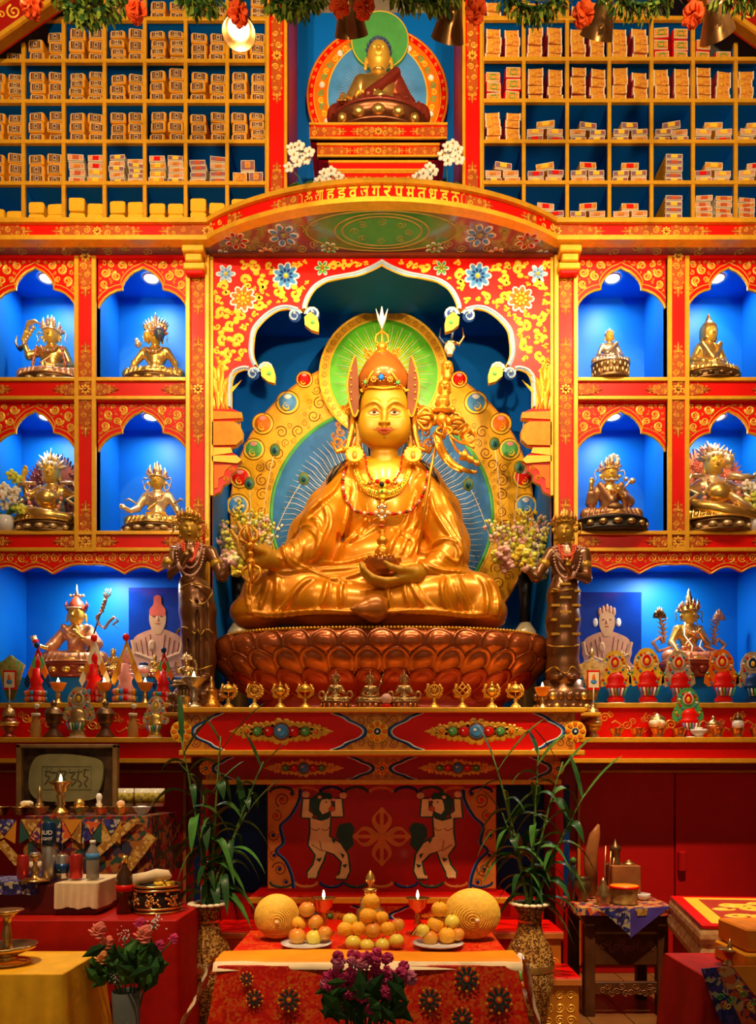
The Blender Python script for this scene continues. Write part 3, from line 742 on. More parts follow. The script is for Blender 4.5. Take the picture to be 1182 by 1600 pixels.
# ================================================================ bookcases above
YS = .05; BD = .34
def bookcase(sx):
 if sx < 0: vx = [-28, 36, 99, 163, 226, 290, 355, 417]; hz = [-34, 29, 95, 158, 221, 286, 349]
 else: vx = [754, 819, 887, 953, 1019, 1084, 1151, 1218]; hz = [-36, 28, 92, 157, 221, 285, 349]
 T = thing('scripture_bookcase', f'yellow-edged blue pigeonhole bookcase {"left" if sx < 0 else "right"} of the top statue', 'bookcase', (X((vx[0] + vx[-1]) / 2, YS), YS, ztp))
 b = MB(); ed = M(6, YS)
 ax, az, cx, cz = slope(sx); k = (cz - az) / (cx - ax)
 lim = lambda x: az + (x - ax) * k + .03
 x0, x1 = X(vx[0], YS), X(vx[-1], YS); zt = Z(-100, YS)
 for i, v in enumerate(vx):
  x = X(v, YS); z1 = min(zt, lim(x)); 
  if sx < 0 and i == 1: z1 = Z(66, YS)
  if sx > 0 and i == 6: z1 = Z(66, YS)
  b.box(x - ed / 2, x + ed / 2, YS, YS + .02, ztp, z1, GOLDP, .002); b.box(x - ed / 2 + .003, x + ed / 2 - .003, YS + .02, YS + BD, ztp, z1, BLUE)
 for h in hz:
  z = Z(h, YS); xl, xr = x0, x1
  if z > lim(x0 if sx < 0 else x1):
   xx = ax + (z - .1 - az) / k
   if sx < 0: xl = xx
   else: xr = xx
  b.box(xl, xr, YS - .003, YS + .02, z - ed / 2, z + ed / 2, GOLDP, .002); b.box(xl, xr, YS + .02, YS + BD, z - ed / 2 + .003, z + ed / 2 - .003, BLUE)
 b.build('pigeonholes', T)
 k_ = MB(); xi, xo = (x1, x0) if sx < 0 else (x0, x1); zo = lim(xo) - .1; xk = ax + (zt - .1 - az) / k; k_.prism([(xo, ztp), (xi, ztp), (xi, zt), (xk, zt), (xo, zo)], flat(YS + BD), -.02, 0, BLUE); k_.build('back_panel', T)
 # inner post with painted scrolls
 p0, p1 = (417, 450) if sx < 0 else (722, 754)
 ps = MB(); u0, u1 = X(p0, 0), X(p1, 0); uc_ = (u0 + u1) / 2; mp = flat(-.012)
 ps.box(u0, u1, -.01, .5, ztp, Z(-110), RED, .003)
 for a in (u0, u1 - M(5)): ps.box(a, a + M(5), -.028, .02, ztp, Z(-110), GOLDP, .003)
 R = M(8.5); v = Z(90); rosette(ps, uc_, v, R, mp, SCR); vine(ps, mp, (uc_, v + R), (uc_, v + M(62)), R, SCR, 3); vine(ps, mp, (uc_, v - R), (uc_, v - M(60)), R, SCR, 3)
 vine(ps, mp, (uc_, Z(306)), (uc_, Z(270)), R, SCR, 2)
 ps.build('painted_post', T)
 return vx, hz
VXL = bookcase(-1); VXR = bookcase(1)
# blue recess of the top statue
b = MB(); b.box(X(450), X(722), .5, .52, ztp, Z(-120), BLUE)
b.build('wall_upper', kind='structure')
# ================================================================ main seated statue
def px2(l, Y): return [tuple(P(a, b_, Y)) for a, b_ in l]
HY = .52
def halo_main():
 T = thing('halo', 'large double halo with green disc and blue rayed oval behind the large seated statue', 'halo', (0, HY, 1.62))
 mp = flat(HY); m = M(1, HY)
 def E(cx, cy, rx, ry, n=72, a0=0, a1=2 * PI): return [(X(cx, HY) + rx * m * math.cos(a0 + (a1 - a0) * i / n), Z(cy, HY) + ry * m * math.sin(a0 + (a1 - a0) * i / n)) for i in range(n + 1)]
 b = MB(); O = E(597, 800, 238, 243)[:-1]; b.prism(O, mp, -.03, 0, mat('halo gold paint', (.78, .40, .008), rough=.42, var=.08, scale=30))
 b.rib(E(597, 800, 236, 241), .014, mp, OCH, .012)
 # thin painted scroll outlines over the gold band
 band = []
 rg = random.Random(2)
 outer, inner = E(597, 800, 230, 235, 60, -.75, PI / 2 - .0), E(597, 805, 178, 172, 60, -.75, PI / 2 - .0)
 reg = outer + inner[::-1]
 GEMS = [(823 - 0, 0)]
 gem = [(770, 493 + 101, 11, RED), (795, 629, 14, LBLUE), (483, 0, 0, None)]
 gems = [(718, 593, 10, RED), (744, 629, 14, LBLUE), (783, 662, 13, ORA), (797, 702, 13, GREEN), (818, 746, 13, RED), (822, 790, 14, LBLUE)]
 cs = pack(reg, .012, .045, 8, 5000)
 for (u, v, r) in cs:
  if any(math.hypot(u - X(gx, HY), v - Z(gy, HY)) < gr * m * 1.25 + r for gx, gy, gr, _ in gems): continue
  a = rg.uniform(0, 6.28); s = rg.choice((-1, 1))
  for q in (1, -1): b.curl(q * u, v, r, a if q > 0 else PI - a, s * q, mp, BRN, 1.5, .15, .003, False)
 for gx, gy, gr, gm in gems:
  for q in (1, -1):
   u, v, r = q * X(gx, HY), Z(gy, HY), gr * m
   b.dot(u, v, r * 1.28, r * 1.28, mp, YEL, .006, 18); b.rib([(u + 1.3 * r * math.cos(t * .35), v + 1.3 * r * math.sin(t * .35)) for t in range(19)], .004, mp, BRN, .008, .004)
   b.dot(u, v, r, r, mp, gm, .016, 18, .005); b.dot(u, v + r * .5, r * .5, r * .34, mp, WHITE if gm is LBLUE else PINK, .018, 10, .012)
   b.curl(u + q * r * .1, v - r * .55, r * .62, PI * .5, -q, mp, YEL, 1.1, .5, .02, True, .012)
 b.build('gold_band', T)
 b = MB(); I = E(597, 805, 174, 168)[:-1]; b.prism(I, flat(HY - .006), -.01, 0, mat('halo blue paint', (.03, .20, .50), rough=.55, var=.35, scale=4, col2=(.008, .09, .32)))
 mq = flat(HY - .008)
 b.rib(E(597, 805, 173, 167), .022, mq, GREEN, .008); b.rib(E(597, 805, 177, 171), .008, mq, YEL, .010)
 for i in range(150):
  a = -.5 + (PI + 1.0) * i / 149; r0, r1 = (.3, .93) if i % 2 else (.3, .82)
  u = lambda r, w: (X(597, HY) + 170 * m * r * math.cos(a + w), Z(830, HY) + 180 * m * r * math.sin(a + w) - (0.0))
  pts = [u(r0 + (r1 - r0) * t / 6, .012 * math.sin(t * 2.2) * (i % 2)) for t in range(7)]
  if pts[-1][1] > Z(805, HY) + 168 * m: continue
  b.rib(pts, [.0095 * (1 - t / 7.5) for t in range(7)], mq, WHITE if i % 2 else PBLUE, .0012)
 b.build('blue_rayed_panel', T)
 b = MB(); mh = flat(HY - .03)
 C = lambda r, n=64: E(600, 589, r, r, n)
 b.prism(C(101)[:-1], mh, -.05, 0, GOLDP); b.rib(C(99), .012, mh, YEL, .014); b.rib(C(86), .010, mh, YEL, .014)
 for i in range(44):
  a = 2 * PI * i / 44; u, v = X(600, HY) + 92.5 * m * math.cos(a), Z(589, HY) + 92.5 * m * math.sin(a)
  b.curl(u, v, .021, a, 1, mh, BRN, 1.4, .16, .004, False)
 b.prism(C(84)[:-1], mh, 0, .003, LGREEN)
 mr = flat(HY - .034)
 for i in range(96):
  a = 2 * PI * i / 96; r1 = (78, 70, 60)[i % 3]
  b.rib([(X(600, HY) + 30 * m * math.cos(a), Z(589, HY) + 30 * m * math.sin(a)), (X(600, HY) + r1 * m * math.cos(a), Z(589, HY) + r1 * m * math.sin(a))], [.005, .0025], mr, YEL if i % 3 else CREAM, .002)
 b.build('green_head_disc', T)
 b = MB(); b.box(-.5, .5, HY - .002, HY + .1, 1.49, Z(990, HY), DRED, .01); b.build('foot', T)
 return T
halo_main()
SH = Z(1105, -.6)                      # top of the central shelf
# ---- lotus throne
TY, TB = .16, .36; TA = M(243, .16); ZR = Z(980, -.2)
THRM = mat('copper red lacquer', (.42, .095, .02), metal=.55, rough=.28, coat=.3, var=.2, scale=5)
THRR = mat('red reflection copper lacquer', (.40, .02, .008), metal=.3, rough=.3, coat=.4, var=.2, scale=5)  # red reflection at the throne's foot put into the lacquer colour
def sup(th, s, e=2.5):
 c, q = math.cos(th), math.sin(th)
 return (TA * s * math.copysign(abs(c) ** (2 / e), c), TY + (TB + TA * (s - 1)) * math.copysign(abs(q) ** (2 / e), q))
def throne():
 T = thing('lotus_throne', 'wide copper red lotus throne with overlapping petals carrying the large seated statue', 'throne', (0, TY, SH))
 Hh = ZR - SH
 prof = [(0, .80), (.05, .82), (.10, .80), (.17, .78), (.26, .80), (.40, .89), (.60, .985), (.78, 1.03), (.90, 1.03), (.97, 1.0), (1.0, .985), (1.03, .96), (1.03, .4)]
 b = MB(); n = 120; vs = []
 for t, s in prof:
  for i in range(n):
   x, y = sup(2 * PI * i / n, s); vs.append((x, y, SH + t * Hh))
 k = len(prof); fs = [[j * n + i, j * n + (i + 1) % n, (j + 1) * n + (i + 1) % n, (j + 1) * n + i] for j in range(k - 1) for i in range(n)]
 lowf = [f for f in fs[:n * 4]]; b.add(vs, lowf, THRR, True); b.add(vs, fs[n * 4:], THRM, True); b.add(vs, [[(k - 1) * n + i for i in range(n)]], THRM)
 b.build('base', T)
 def srad(t):
  for j in range(k - 1):
   if prof[j][0] <= t <= prof[j + 1][0]:
    f = (t - prof[j][0]) / max(1e-6, prof[j + 1][0] - prof[j][0]); return prof[j][1] + (prof[j + 1][1] - prof[j][1]) * f
  return 1
 # equal arc parameter
 TH = [PI + PI * i / 400 for i in range(401)]; L = [0]
 for i in range(400):
  a, c = sup(TH[i], 1), sup(TH[i + 1], 1); L.append(L[-1] + math.hypot(a[0] - c[0], a[1] - c[1]))
 def at(u): return float(np.interp(u * L[-1], L, TH))
 rows = [(.80, .25, 15, 0), (.58, .25, 15, .5), (.37, .24, 14, 0)]
 for ri, (tc, th_, cnt, off) in enumerate(rows):
  for i in range(cnt + (1 if off else 0)):
   u0 = (i + .5 - off) / cnt
   p = MB(); wv = .56 / cnt; vs = []; ri_n = 20
   rings = [(1.0, .004), (.96, .030), (.88, .024), (.80, .020), (.6, .040), (.3, .052)]
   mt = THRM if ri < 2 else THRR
   for r, h in rings:
    for j in range(ri_n):
     a = 2 * PI * j / ri_n; uu = u0 + wv * r * math.cos(a); egg = math.sin(a); tt = tc + th_ * .72 * r * (egg if egg > 0 else egg * .9)
     uu = min(max(uu, -.04), 1.04)
     thv = at(min(max(uu, 0), 1)) + (uu - min(max(uu, 0), 1)) * 3; s = srad(min(tt, .97))
     x, y = sup(thv, s); nx, ny = sup(thv, s + .05); d = math.hypot(nx - x, ny - y) or 1
     hh_ = h + .016 * (egg + 1) * r * .8; vs.append((x + (nx - x) / d * hh_, y + (ny - y) / d * hh_, SH + tt * Hh))
   x, y = sup(at(min(max(u0, 0), 1)), srad(tc)); nx, ny = sup(at(min(max(u0, 0), 1)), srad(tc) + .05); d = math.hypot(nx - x, ny - y); vs.append((x + (nx - x) / d * .055, y + (ny - y) / d * .055, SH + tc * Hh))
   fs = [[q * ri_n + j, q * ri_n + (j + 1) % ri_n, (q + 1) * ri_n + (j + 1) % ri_n, (q + 1) * ri_n + j] for q in range(5) for j in range(ri_n)]
   fs += [[5 * ri_n + j, 5 * ri_n + (j + 1) % ri_n, len(vs) - 1] for j in range(ri_n)]
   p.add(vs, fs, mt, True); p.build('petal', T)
 bd = MB()
 for i in range(110):
  x, y = sup(at(i / 109), 1.0); bd.sph((x, y, SH + 1.0 * Hh), .0095, GOLDP, 6)
 bd.build("bead_rim", T)
 return T
throne()
# ---- the statue itself
ST = thing('seated_statue', 'large golden robed seated figure with pointed hat, staff and bowl on the lotus throne', 'statue', (0, .12, ZR + .01))
s = SDF((-.92, -.42, ZR - .02), (.86, .44, Z(712, .2)), .0065)
p = lambda a, b_, Y: tuple(P(a, b_, Y))
s.ell(p(602, 805, .22), (.30, .155, .36), .05); s.cap(p(552, 748, .2), p(652, 748, .2), .10, .10, .08); s.ell(p(600, 885, .15), (.34, .19, .2), .06)
s.chain([p(532, 752, .22), p(508, 795, .21), p(480, 835, .17), p(462, 858, .12)], [.075, .10, .10, .07], .05)          # cloak, left
s.chain([p(668, 752, .22), p(690, 800, .22), p(704, 850, .2), p(706, 900, .16)], [.085, .11, .11, .10], .05)
s.chain([p(535, 765, .16), p(508, 812, .08), p(492, 860, .0)], [.09, .115, .125], .04); s.chain([p(492, 862, .0), p(455, 874, -.08), p(428, 877, -.13)], [.115, .075, .055], .04)
s.chain([p(668, 770, .14), p(692, 825, .08), p(703, 870, .02)], [.09, .10, .11], .04); s.chain([p(703, 874, .02), p(680, 890, -.07), p(664, 895, -.11)], [.10, .075, .058], .035)
s.chain([p(500, 885, .0), p(470, 896, -.05), p(440, 893, -.08)], [.06, .045, .035], .03)
s.chain([p(545, 915, .12), p(470, 925, .02), p(418, 933, .02)], [.15, .145, .145], .05); s.chain([p(418, 934, .02), p(500, 942, -.06), p(585, 948, -.08)], [.14, .13, .115], .04)
s.chain([p(655, 915, .12), p(700, 925, .02), p(743, 934, .02)], [.15, .145, .14], .05); s.chain([p(743, 936, .02), p(680, 940, -.06), p(610, 945, -.08)], [.135, .135, .125], .04)
s.ell(p(590, 915, .05), (.42, .16, .10), .05)
s.ell(p(580, 972, .05), (.74, .28, .03), .02); s.box(p(585, 968, .08), (.62, .2, .03), .02, .03)
s.ell(p(400, 958, .02), (.15, .17, .10), .04); s.ell(p(758, 958, .02), (.13, .17, .10), .04)
FO = [([(437, 911), (441, 923), (440, 943), (435, 965)], .016), ([(421, 908), (425, 923), (419, 943), (413, 958)], .013), ([(439, 966), (457, 951), (474, 929), (490, 914)], .016), ([(496, 967), (510, 953), (516, 931), (516, 919)], .016), ([(528, 966), (537, 951), (537, 933), (539, 921)], .015),
([(400, 900), (392, 925), (398, 962)], .012), ([(437, 904), (461, 904), (482, 901), (502, 908), (522, 917), (549, 919)], .014), ([(455, 833), (474, 829), (490, 835), (502, 854), (500, 872), (490, 884)], .014), ([(480, 815), (496, 819), (503, 838), (502, 856)], .012), ([(502, 789), (512, 801), (515, 821), (510, 841), (502, 866), (494, 884)], .017),
([(530, 742), (522, 764), (502, 789), (480, 809), (456, 835)], .018), ([(470, 850), (476, 868), (470, 890)], .010), ([(450, 846), (462, 856), (470, 872)], .010), ([(427, 856), (443, 858), (451, 870), (458, 890), (482, 898)], .016), ([(425, 866), (428, 882), (447, 890)], .010),
([(672, 742), (666, 781), (657, 821), (653, 862)], .014), ([(674, 770), (682, 801), (698, 831), (716, 862), (720, 888)], .018), ([(692, 762), (702, 790), (712, 820), (720, 850)], .013), ([(649, 760), (637, 809), (617, 845), (609, 866)], .017), ([(661, 787), (641, 831), (627, 866)], .013), ([(668, 800), (652, 840), (641, 868)], .011),
([(655, 862), (674, 868), (692, 882), (710, 888), (718, 872)], .014), ([(657, 878), (661, 896), (682, 904), (722, 902)], .014), ([(668, 858), (690, 850), (710, 856)], .012),
([(639, 917), (647, 935), (661, 955), (680, 966)], .016), ([(690, 914), (688, 933), (692, 955), (700, 966)], .015), ([(710, 910), (718, 935), (732, 964)], .014), ([(704, 912), (711, 936), (722, 962)], .010), ([(739, 902), (753, 919), (758, 943), (755, 967)], .015), ([(758, 910), (770, 923), (774, 947), (771, 967)], .014), ([(609, 919), (607, 939), (611, 964)], .012), ([(631, 919), (633, 939), (641, 964)], .012),
([(537, 843), (563, 813), (585, 807), (600, 800)], .012), ([(539, 845), (565, 835), (592, 815)], .012), ([(502, 886), (543, 881), (589, 870)], .013), ([(500, 897), (533, 895), (566, 889)], .012), ([(522, 915), (553, 908), (573, 898)], .012), ([(560, 745), (575, 790), (560, 830), (540, 850)], .012), ([(545, 755), (540, 800), (530, 840)], .012),
([(632, 745), (622, 780), (612, 800)], .012), ([(612, 820), (640, 838), (648, 845)], .010), ([(395, 966), (440, 970), (500, 968), (560, 972)], .012), ([(600, 970), (660, 968), (720, 970), (770, 968)], .012)]
for pts, r in FO:
 q = [(P(a, b_, .0)[0], P(a, b_, .0)[2]) for a, b_ in pts]; s.folds(q, r * 1.15, .016, dy=.002)
 q2 = [(P(a + 4.5, b_ + 3, .0)[0], P(a + 4.5, b_ + 3, .0)[2]) for a, b_ in pts]; s.folds(q2, r * .8, .008, dy=-.005, sub=True)
# dark hollow between arm and waist
s.chain([p(526, 842, .02), p(518, 872, .0)], [.028, .035], .03, sub=True)
rb = s.build('robe', ROBE, ST)
# crossed inner robe on the chest, bright gold
s = SDF((-.30, -.06, Z(880, .1)), (.34, .3, Z(715, .1)), .007)
s.ell(p(602, 790, .195), (.215, .155, .30), .03); s.cap(p(570, 742, .19), p(632, 742, .19), .085, .085, .06)
s.cap(p(565, 745, .10), p(598, 785, .055), .02, .018, .015); s.cap(p(636, 745, .10), p(600, 790, .055), .02, .018, .015); s.cap(p(576, 738, .10), p(600, 768, .075), .015, .012, .01); s.cap(p(622, 738, .10), p(600, 768, .075), .015, .012, .01)
s.build('inner_robe', mat('inner robe gold lacquer', (.78, .33, .006), metal=.35, rough=.32, coat=.3, var=.1), ST)
# neck and head
s = SDF((-.24, -.10, Z(752, .1)), (.24, .38, Z(585, .1)), .0040)
fx = 601
s.ell(p(fx, 636, .15), (.148, .150, .16), .02); s.ell(p(fx, 657, .125), (.152, .142, .160), .03); s.ell(p(fx, 679, .095), (.122, .098, .078), .06)
s.ell(p(fx - 21, 664, .055), (.070, .055, .080), .05); s.ell(p(fx + 21, 664, .055), (.070, .055, .080), .05)
s.ell(p(fx - 20, 681, .09), (.052, .06, .045), .04); s.ell(p(fx + 20, 681, .09), (.052, .06, .045), .04)
s.ell(p(fx, 630, .065), (.125, .070, .085), .04)
s.cap(p(fx, 700, .17), p(fx, 735, .18), .082, .090, .02); s.cap(p(fx, 735, .18), p(fx, 756, .2), .09, .13, .03)
def fyp(px_, py_, Yg=.0):
 q = P(px_, py_, Yg); y = s.fy(q[0], q[2]); return y if y is not None else Yg
for e in (-15.8, 15.8):                                     # eye sockets, lids
 y = fyp(fx + e, 644); s.ell(p(fx + e, 643.5, y - .008), (.048, .020, .020), .025, sub=True)
 y = fyp(fx + e, 643.5); s.ell(p(fx + e, 643.6, y + .020), (.038, .026, .022), .006)
 for q0, q1, q2, r in (((-9.5, 645), (-1, 637.8), (9, 643), .0055), ((-9.5, 646), (0, 650), (9, 646), .004)):
  sg = 1 if e > 0 else -1
  s.folds([(P(fx + e + a * sg, b_, 0)[0], P(fx + e + a * sg, b_, 0)[2]) for a, b_ in (q0, q1, q2)], r, .006, n=4)
 sg = 1 if e > 0 else -1
 s.folds([(P(fx + sg * a, b_, 0)[0], P(fx + sg * a, b_, 0)[2]) for a, b_ in ((4, 637), (13, 629.5), (22, 629), (32, 634))], .011, .016, n=5, dy=.004)
s.chain([p(fx, 630, fyp(fx, 630) + .012), p(fx, 645, fyp(fx, 644) - .004), p(fx - .5, 659, fyp(fx, 659) - .014)], [.012, .012, .015], .018)
s.ell(p(fx - 6.5, 660, fyp(fx - 12, 661) - .012), (.011, .013, .008), .010); s.ell(p(fx + 6.5, 660, fyp(fx + 12, 661) - .012), (.011, .013, .008), .010)
s.cap(p(fx, 667, fyp(fx, 668) - .004), p(fx, 671, fyp(fx, 672) - .004), .008, .010, .02)
y = fyp(fx, 676)
s.ell(p(fx, 688, fyp(fx, 688) + .006), (.040, .028, .026), .03)
for sg in (-1, 1):                                         # long ears
 ex = fx + sg * 39.5; s.chain([p(ex, 640, .13), p(ex + sg * 5, 646, .12), p(ex + sg * 5, 662, .12), p(ex + sg * 2, 676, .12), p(ex + sg * 2.5, 694, .12), p(ex, 698, .12), p(ex - sg * 3, 680, .12)], [.014, .017, .013, .011, .014, .012, .010], .012)
 s.ell(p(ex + sg * 2, 654, .105), (.012, .02, .03), .008, sub=True)
s.folds([(P(fx + a, b_, 0)[0], P(fx + a, b_, 0)[2]) for a, b_ in ((-20, 722), (0, 728), (20, 722))], .005, .008, sub=True)
hd = s.build('head', SKIN, ST)
def ontop(px_, py_, dy=-.003): q = P(px_, py_, 0); y = s.fy(q[0], q[2]); y = y if y is not None else .0; q = P(px_, py_, y); y2 = s.fy(q[0], q[2]); return P(px_, py_, (y2 if y2 is not None else y) + dy)
def surfline(b, pts, ws, m, dy=-.004, n=5):
 c = cat(pts, n); vs = []; k = len(c)
 for i, (a, b_) in enumerate(c):
  w_ = (ws[0] + (ws[1] - ws[0]) * math.sin(PI * i / (k - 1))) / 2; q = ontop(a, b_, dy)
  p0 = c[max(0, i - 1)]; p1 = c[min(k - 1, i + 1)]; tx, ty = p1[0] - p0[0], p1[1] - p0[1]; L = math.hypot(tx, ty) or 1
  o1, o2 = (a - ty / L * w_, b_ + tx / L * w_), (a + ty / L * w_, b_ - tx / L * w_)
  vs += [ontop(*o1, dy + .001), q, ontop(*o2, dy + .001)]
 b.add(vs, sum([[[i * 3, i * 3 + 3, i * 3 + 4, i * 3 + 1], [i * 3 + 1, i * 3 + 4, i * 3 + 5, i * 3 + 2]] for i in range(k - 1)], []), m, True)
BROWD = mat('brow brown paint', (.30, .12, .008), rough=.5)
for sg in (-1, 1):
 e = fx + sg * 15.8; b = MB()
 surfline(b, [(e - 8, 645), (e, 644.4), (e + 8, 644.8)], (.6, 6.0), mat('eye cream', (.62, .55, .34), rough=.3), -.004)
 surfline(b, [(e - 3.2, 643.8), (e, 643.8), (e + 3.2, 643.8)], (1.6, 5.2), mat('iris amber', (.16, .08, .01), rough=.3), -.0065)
 surfline(b, [(e - 1.5, 643.8), (e, 643.8), (e + 1.5, 643.8)], (.8, 2.4), BLACK, -.0078)
 surfline(b, [(e - 9.5, 645.5), (e - 1, 640.6), (e + 9.5, 645)], (.5, 1.3), BRN, -.005); surfline(b, [(e - 8, 646), (e, 648), (e + 8, 646)], (.3, .8), BRN, -.005)
 b.build('eye', hd)
 b = MB(); surfline(b, [(fx + sg * 4, 637), (fx + sg * 13, 630), (fx + sg * 22, 629.5), (fx + sg * 32, 635)], (.4, 1.5), BROWD, -.004); b.build('brow', hd)
b = MB(); LIP = mat('lip red paint', (.55, .10, .035), rough=.35)
surfline(b, [(fx - 12.5, 671.5), (fx - 5, 669.6), (fx, 671), (fx + 5, 669.6), (fx + 12.5, 671.5)], (1, 4.6), LIP, -.006); surfline(b, [(fx - 11, 672), (fx, 675.6), (fx + 11, 672)], (.8, 5), LIP, -.007)
surfline(b, [(fx - 12.5, 671.6), (fx, 672.6), (fx + 12.5, 671.6)], (.4, .9), BRN, -.0095); b.build('lips', hd)
b = MB()
for sg in (-1, 1): surfline(b, [(fx + sg * 5, 668.5), (fx + sg * 10, 668), (fx + sg * 15, 671.5), (fx + sg * 19, 669.5)], (.3, 1.0), BRN, -.003)
surfline(b, [(fx - 1, 681), (fx, 683), (fx + 1, 685)], (.5, 2.2), BROWD, -.002); b.build('moustache', hd)
# hair line and hat
b = MB(); tl = [(560, 690), (561, 660), (562, 640), (565, 622), (572, 614), (590, 612), (601, 614), (612, 612), (630, 614), (638, 622), (641, 640), (642, 660), (643, 690)]
b.tube([P(a, c_, .045 + .10 * (abs(a - 601) / 41) ** 2) for a, c_ in cat(tl, 4)], .011, BLACK, 6); b.build('hair', hd)
HATM = mat('orange brown hat lacquer', (.50, .15, .018), metal=.3, rough=.3, coat=.4, var=.12, scale=6)
s2 = SDF((-.30, -.08, Z(700, .1)), (.30, .40, Z(530, .1)), .006)
s2.ell(p(600, 604, .15), (.160, .192, .115), .02); s2.ell(p(599, 584, .15), (.112, .135, .110), .07); s2.ell(p(598, 560, .15), (.055, .06, .045), .03)
for sg in (-1, 1):
 pass
 s2.ell(p(599 + sg * 50, 650, .19), (.022, .06, .16), .02); s2.chain([p(600 + sg * 45, 688, .15), p(600 + sg * 52, 705, .12)], [.03, .012], .03)
s2.ell(p(601, 658, -.02), (.150, .22, .170), .004, sub=True); s2.ell(p(601, 650, .15), (.143, .145, .15), .004, sub=True)
s2.box(p(600, 700, .2), (.12, .3, .12), .01, .01, sub=True)
hat = s2.build('hat', HATM, ST)
def on2(px_, py_, dy=-.004):
 q = P(px_, py_, .05); y = s2.fy(q[0], q[2]); y = .05 if y is None else y; return P(px_, py_, y + dy)
b = MB()
b.tube([on2(a, c_, -.004) for a, c_ in cat([(566, 612), (572, 600), (582, 582), (597, 569), (612, 582), (625, 600), (636, 612)], 4)], .0065, GOLDP, 6)
b.tube([on2(a, c_, -.004) for a, c_ in cat([(564, 610), (580, 605), (600, 607), (620, 605), (638, 610)], 4)], .007, GOLDP, 6)
b.tube([on2(a, c_, -.006) for a, c_ in cat([(590, 559), (593, 564), (598, 566), (603, 564), (606, 559)], 4)], [.003, .006, .009, .006, .004] + [.004] * 0 if False else .006, CREAM, 6)
for jx, jy, jr, jm in ((596, 589, 5, BLUE), (572, 597, 4, GREEN), (584, 592, 3, COPPER), (610, 592, 3, COPPER), (622, 597, 4, GREEN)):
 q = on2(jx, jy, -.004); b.sph(q, (jr * .0034, .008, jr * .0034), jm, 10)
 for k in range(7): a = 2 * PI * k / 7; b.sph(q + Vector((jr * .0048 * math.cos(a), .003, jr * .0048 * math.sin(a))), .0062, COPPER if jr > 3 else GOLDP, 6)
b.build('jewel_band', hat)
for sg in (-1, 1):
 b = MB(); mf_ = flat(.05); lf = cat([(43, 556), (51, 574), (56, 598), (54, 622), (46, 650), (39, 640), (38, 610), (39, 585)], 5, True)
 b.prism([(X(599 + sg * a, .05), Z(c_, .05)) for a, c_ in lf], mf_, -.07, 0, mat('hat flap brown', (.17, .045, .01), rough=.6), BRN, True); b.rib([(X(599 + sg * a, .05), Z(c_, .05)) for a, c_ in lf[:26]], .010, mf_, GOLDP, .006)
 for k in range(5): b.sph(P(599 + sg * 50, 580 + k * 11, .045), .006, GOLDP, 6)
 b.build('side_flap', hat)
b = MB(); mp = flat(.10)
FIN = mat('finial gold', (.85, .42, .03), metal=.6, rough=.3)
u, v = X(597, .1), Z(546, .1); rosette(b, u, v, .045, mp, FIN, COPPER); b.sph((u, .08, v), .03, FIN, 10); b.sph((u, .095, Z(556, .1)), (.05, .04, .02), FIN, 10)
for sg in (-1, 1):
 for dx, dy, r in ((22, 556, .030), (26, 547, .020), (19, 549, .018), (12, 552, .016)): b.curl(u + sg * M(dx, .1), Z(dy, .1), r, PI * (sg < 0), sg, mp, FIN, 1.4, .45, .022, True, -.012)
 b.tube([(u, .1, Z(540, .1)), (u + sg * .040, .1, Z(534, .1)), (u + sg * .034, .1, Z(524, .1)), (u, .1, Z(517, .1))], .006, FIN, 6)
b.tube([(u, .1, Z(544, .1)), (u, .1, Z(510, .1))], .006, FIN, 6); b.build('finial', hat)
b = MB()
for dx, dz, k in ((0, 0, 1.0), (-.035, -.01, .8), (.035, -.01, .8)):
 b.tube([(u, .1, Z(514, .1)), (u + dx * .5, .095, Z(500, .1)), (u + dx, .085, Z(500, .1) + .07 * k)], [.006, .017 * k, .003], WHITE, 8, flat=.5)
b.build('white_feather', hat)
# ear ornaments, ribbons, brooches
ORN = mat('ornament gold orange', (.72, .30, .02), metal=.55, rough=.3)
for sg in (-1, 1):
 b = MB(); mp = flat(.08)
 U = lambda dx: X(599 + sg * dx, .08)
 for dx, dy, r in ((55, 640, .042), (52, 632, .022), (63, 636, .020)): b.curl(U(dx), Z(dy, .08), r, 0 if sg > 0 else PI, sg, mp, ORN, 1.4, .5, .02, True, -.012)
 for dx, dy, r in ((66, 674, .036), (72, 690, .040), (62, 700, .034), (77, 680, .022), (70, 662, .022), (58, 690, .026)): b.curl(U(dx), Z(dy, .08), r, dy, -sg, mp, ORN, 1.3, .4, .022, True, -.012)
 b.tube([P(599 + sg * 46, 640, .10), P(599 + sg * 49, 670, .09), P(599 + sg * 56, 700, .08), P(599 + sg * 72, 706, .08), P(599 + sg * 82, 690, .09)], [.012, .014, .016, .014, .006], ORN, 8, flat=.5)
 b.build('ear_ribbon', ST)
 b = MB(); c = P(600 + sg * 45.5, 712, .045); R_ = Euler((PI / 2 - .15, 0, 0)).to_matrix()
 b.lathe([(.001, 0), (.050, .002), (.053, .012), (.047, .020), (.035, .015), (.001, .015)], c, GOLDP, 20, R=R_)
 for k in range(14): a = 2 * PI * k / 14; b.sph(c + Vector((.050 * math.cos(a), -.008, .050 * math.sin(a))), .009, GOLDP, 6)
 b.sph(c + Vector((0, -.018, -.006)), (.016, .01, .022), OCH, 8); b.sph(c + Vector((0, -.02, .018)), .010, YEL, 8); b.build('brooch', ST)
 b = MB()
 for k in range(7):
  b.tube([P(599 + sg * (54 + k * 4), 716 + k * 2.5, .08), P(599 + sg * (66 + k * 3.5), 728 + k * 3, .085), P(599 + sg * (76 + k * 2), 742 + k * 4, .09)], [.006, .008, .002], BLACK if k % 3 else BRONZE, 5)
 b.build('hair_lock', ST)
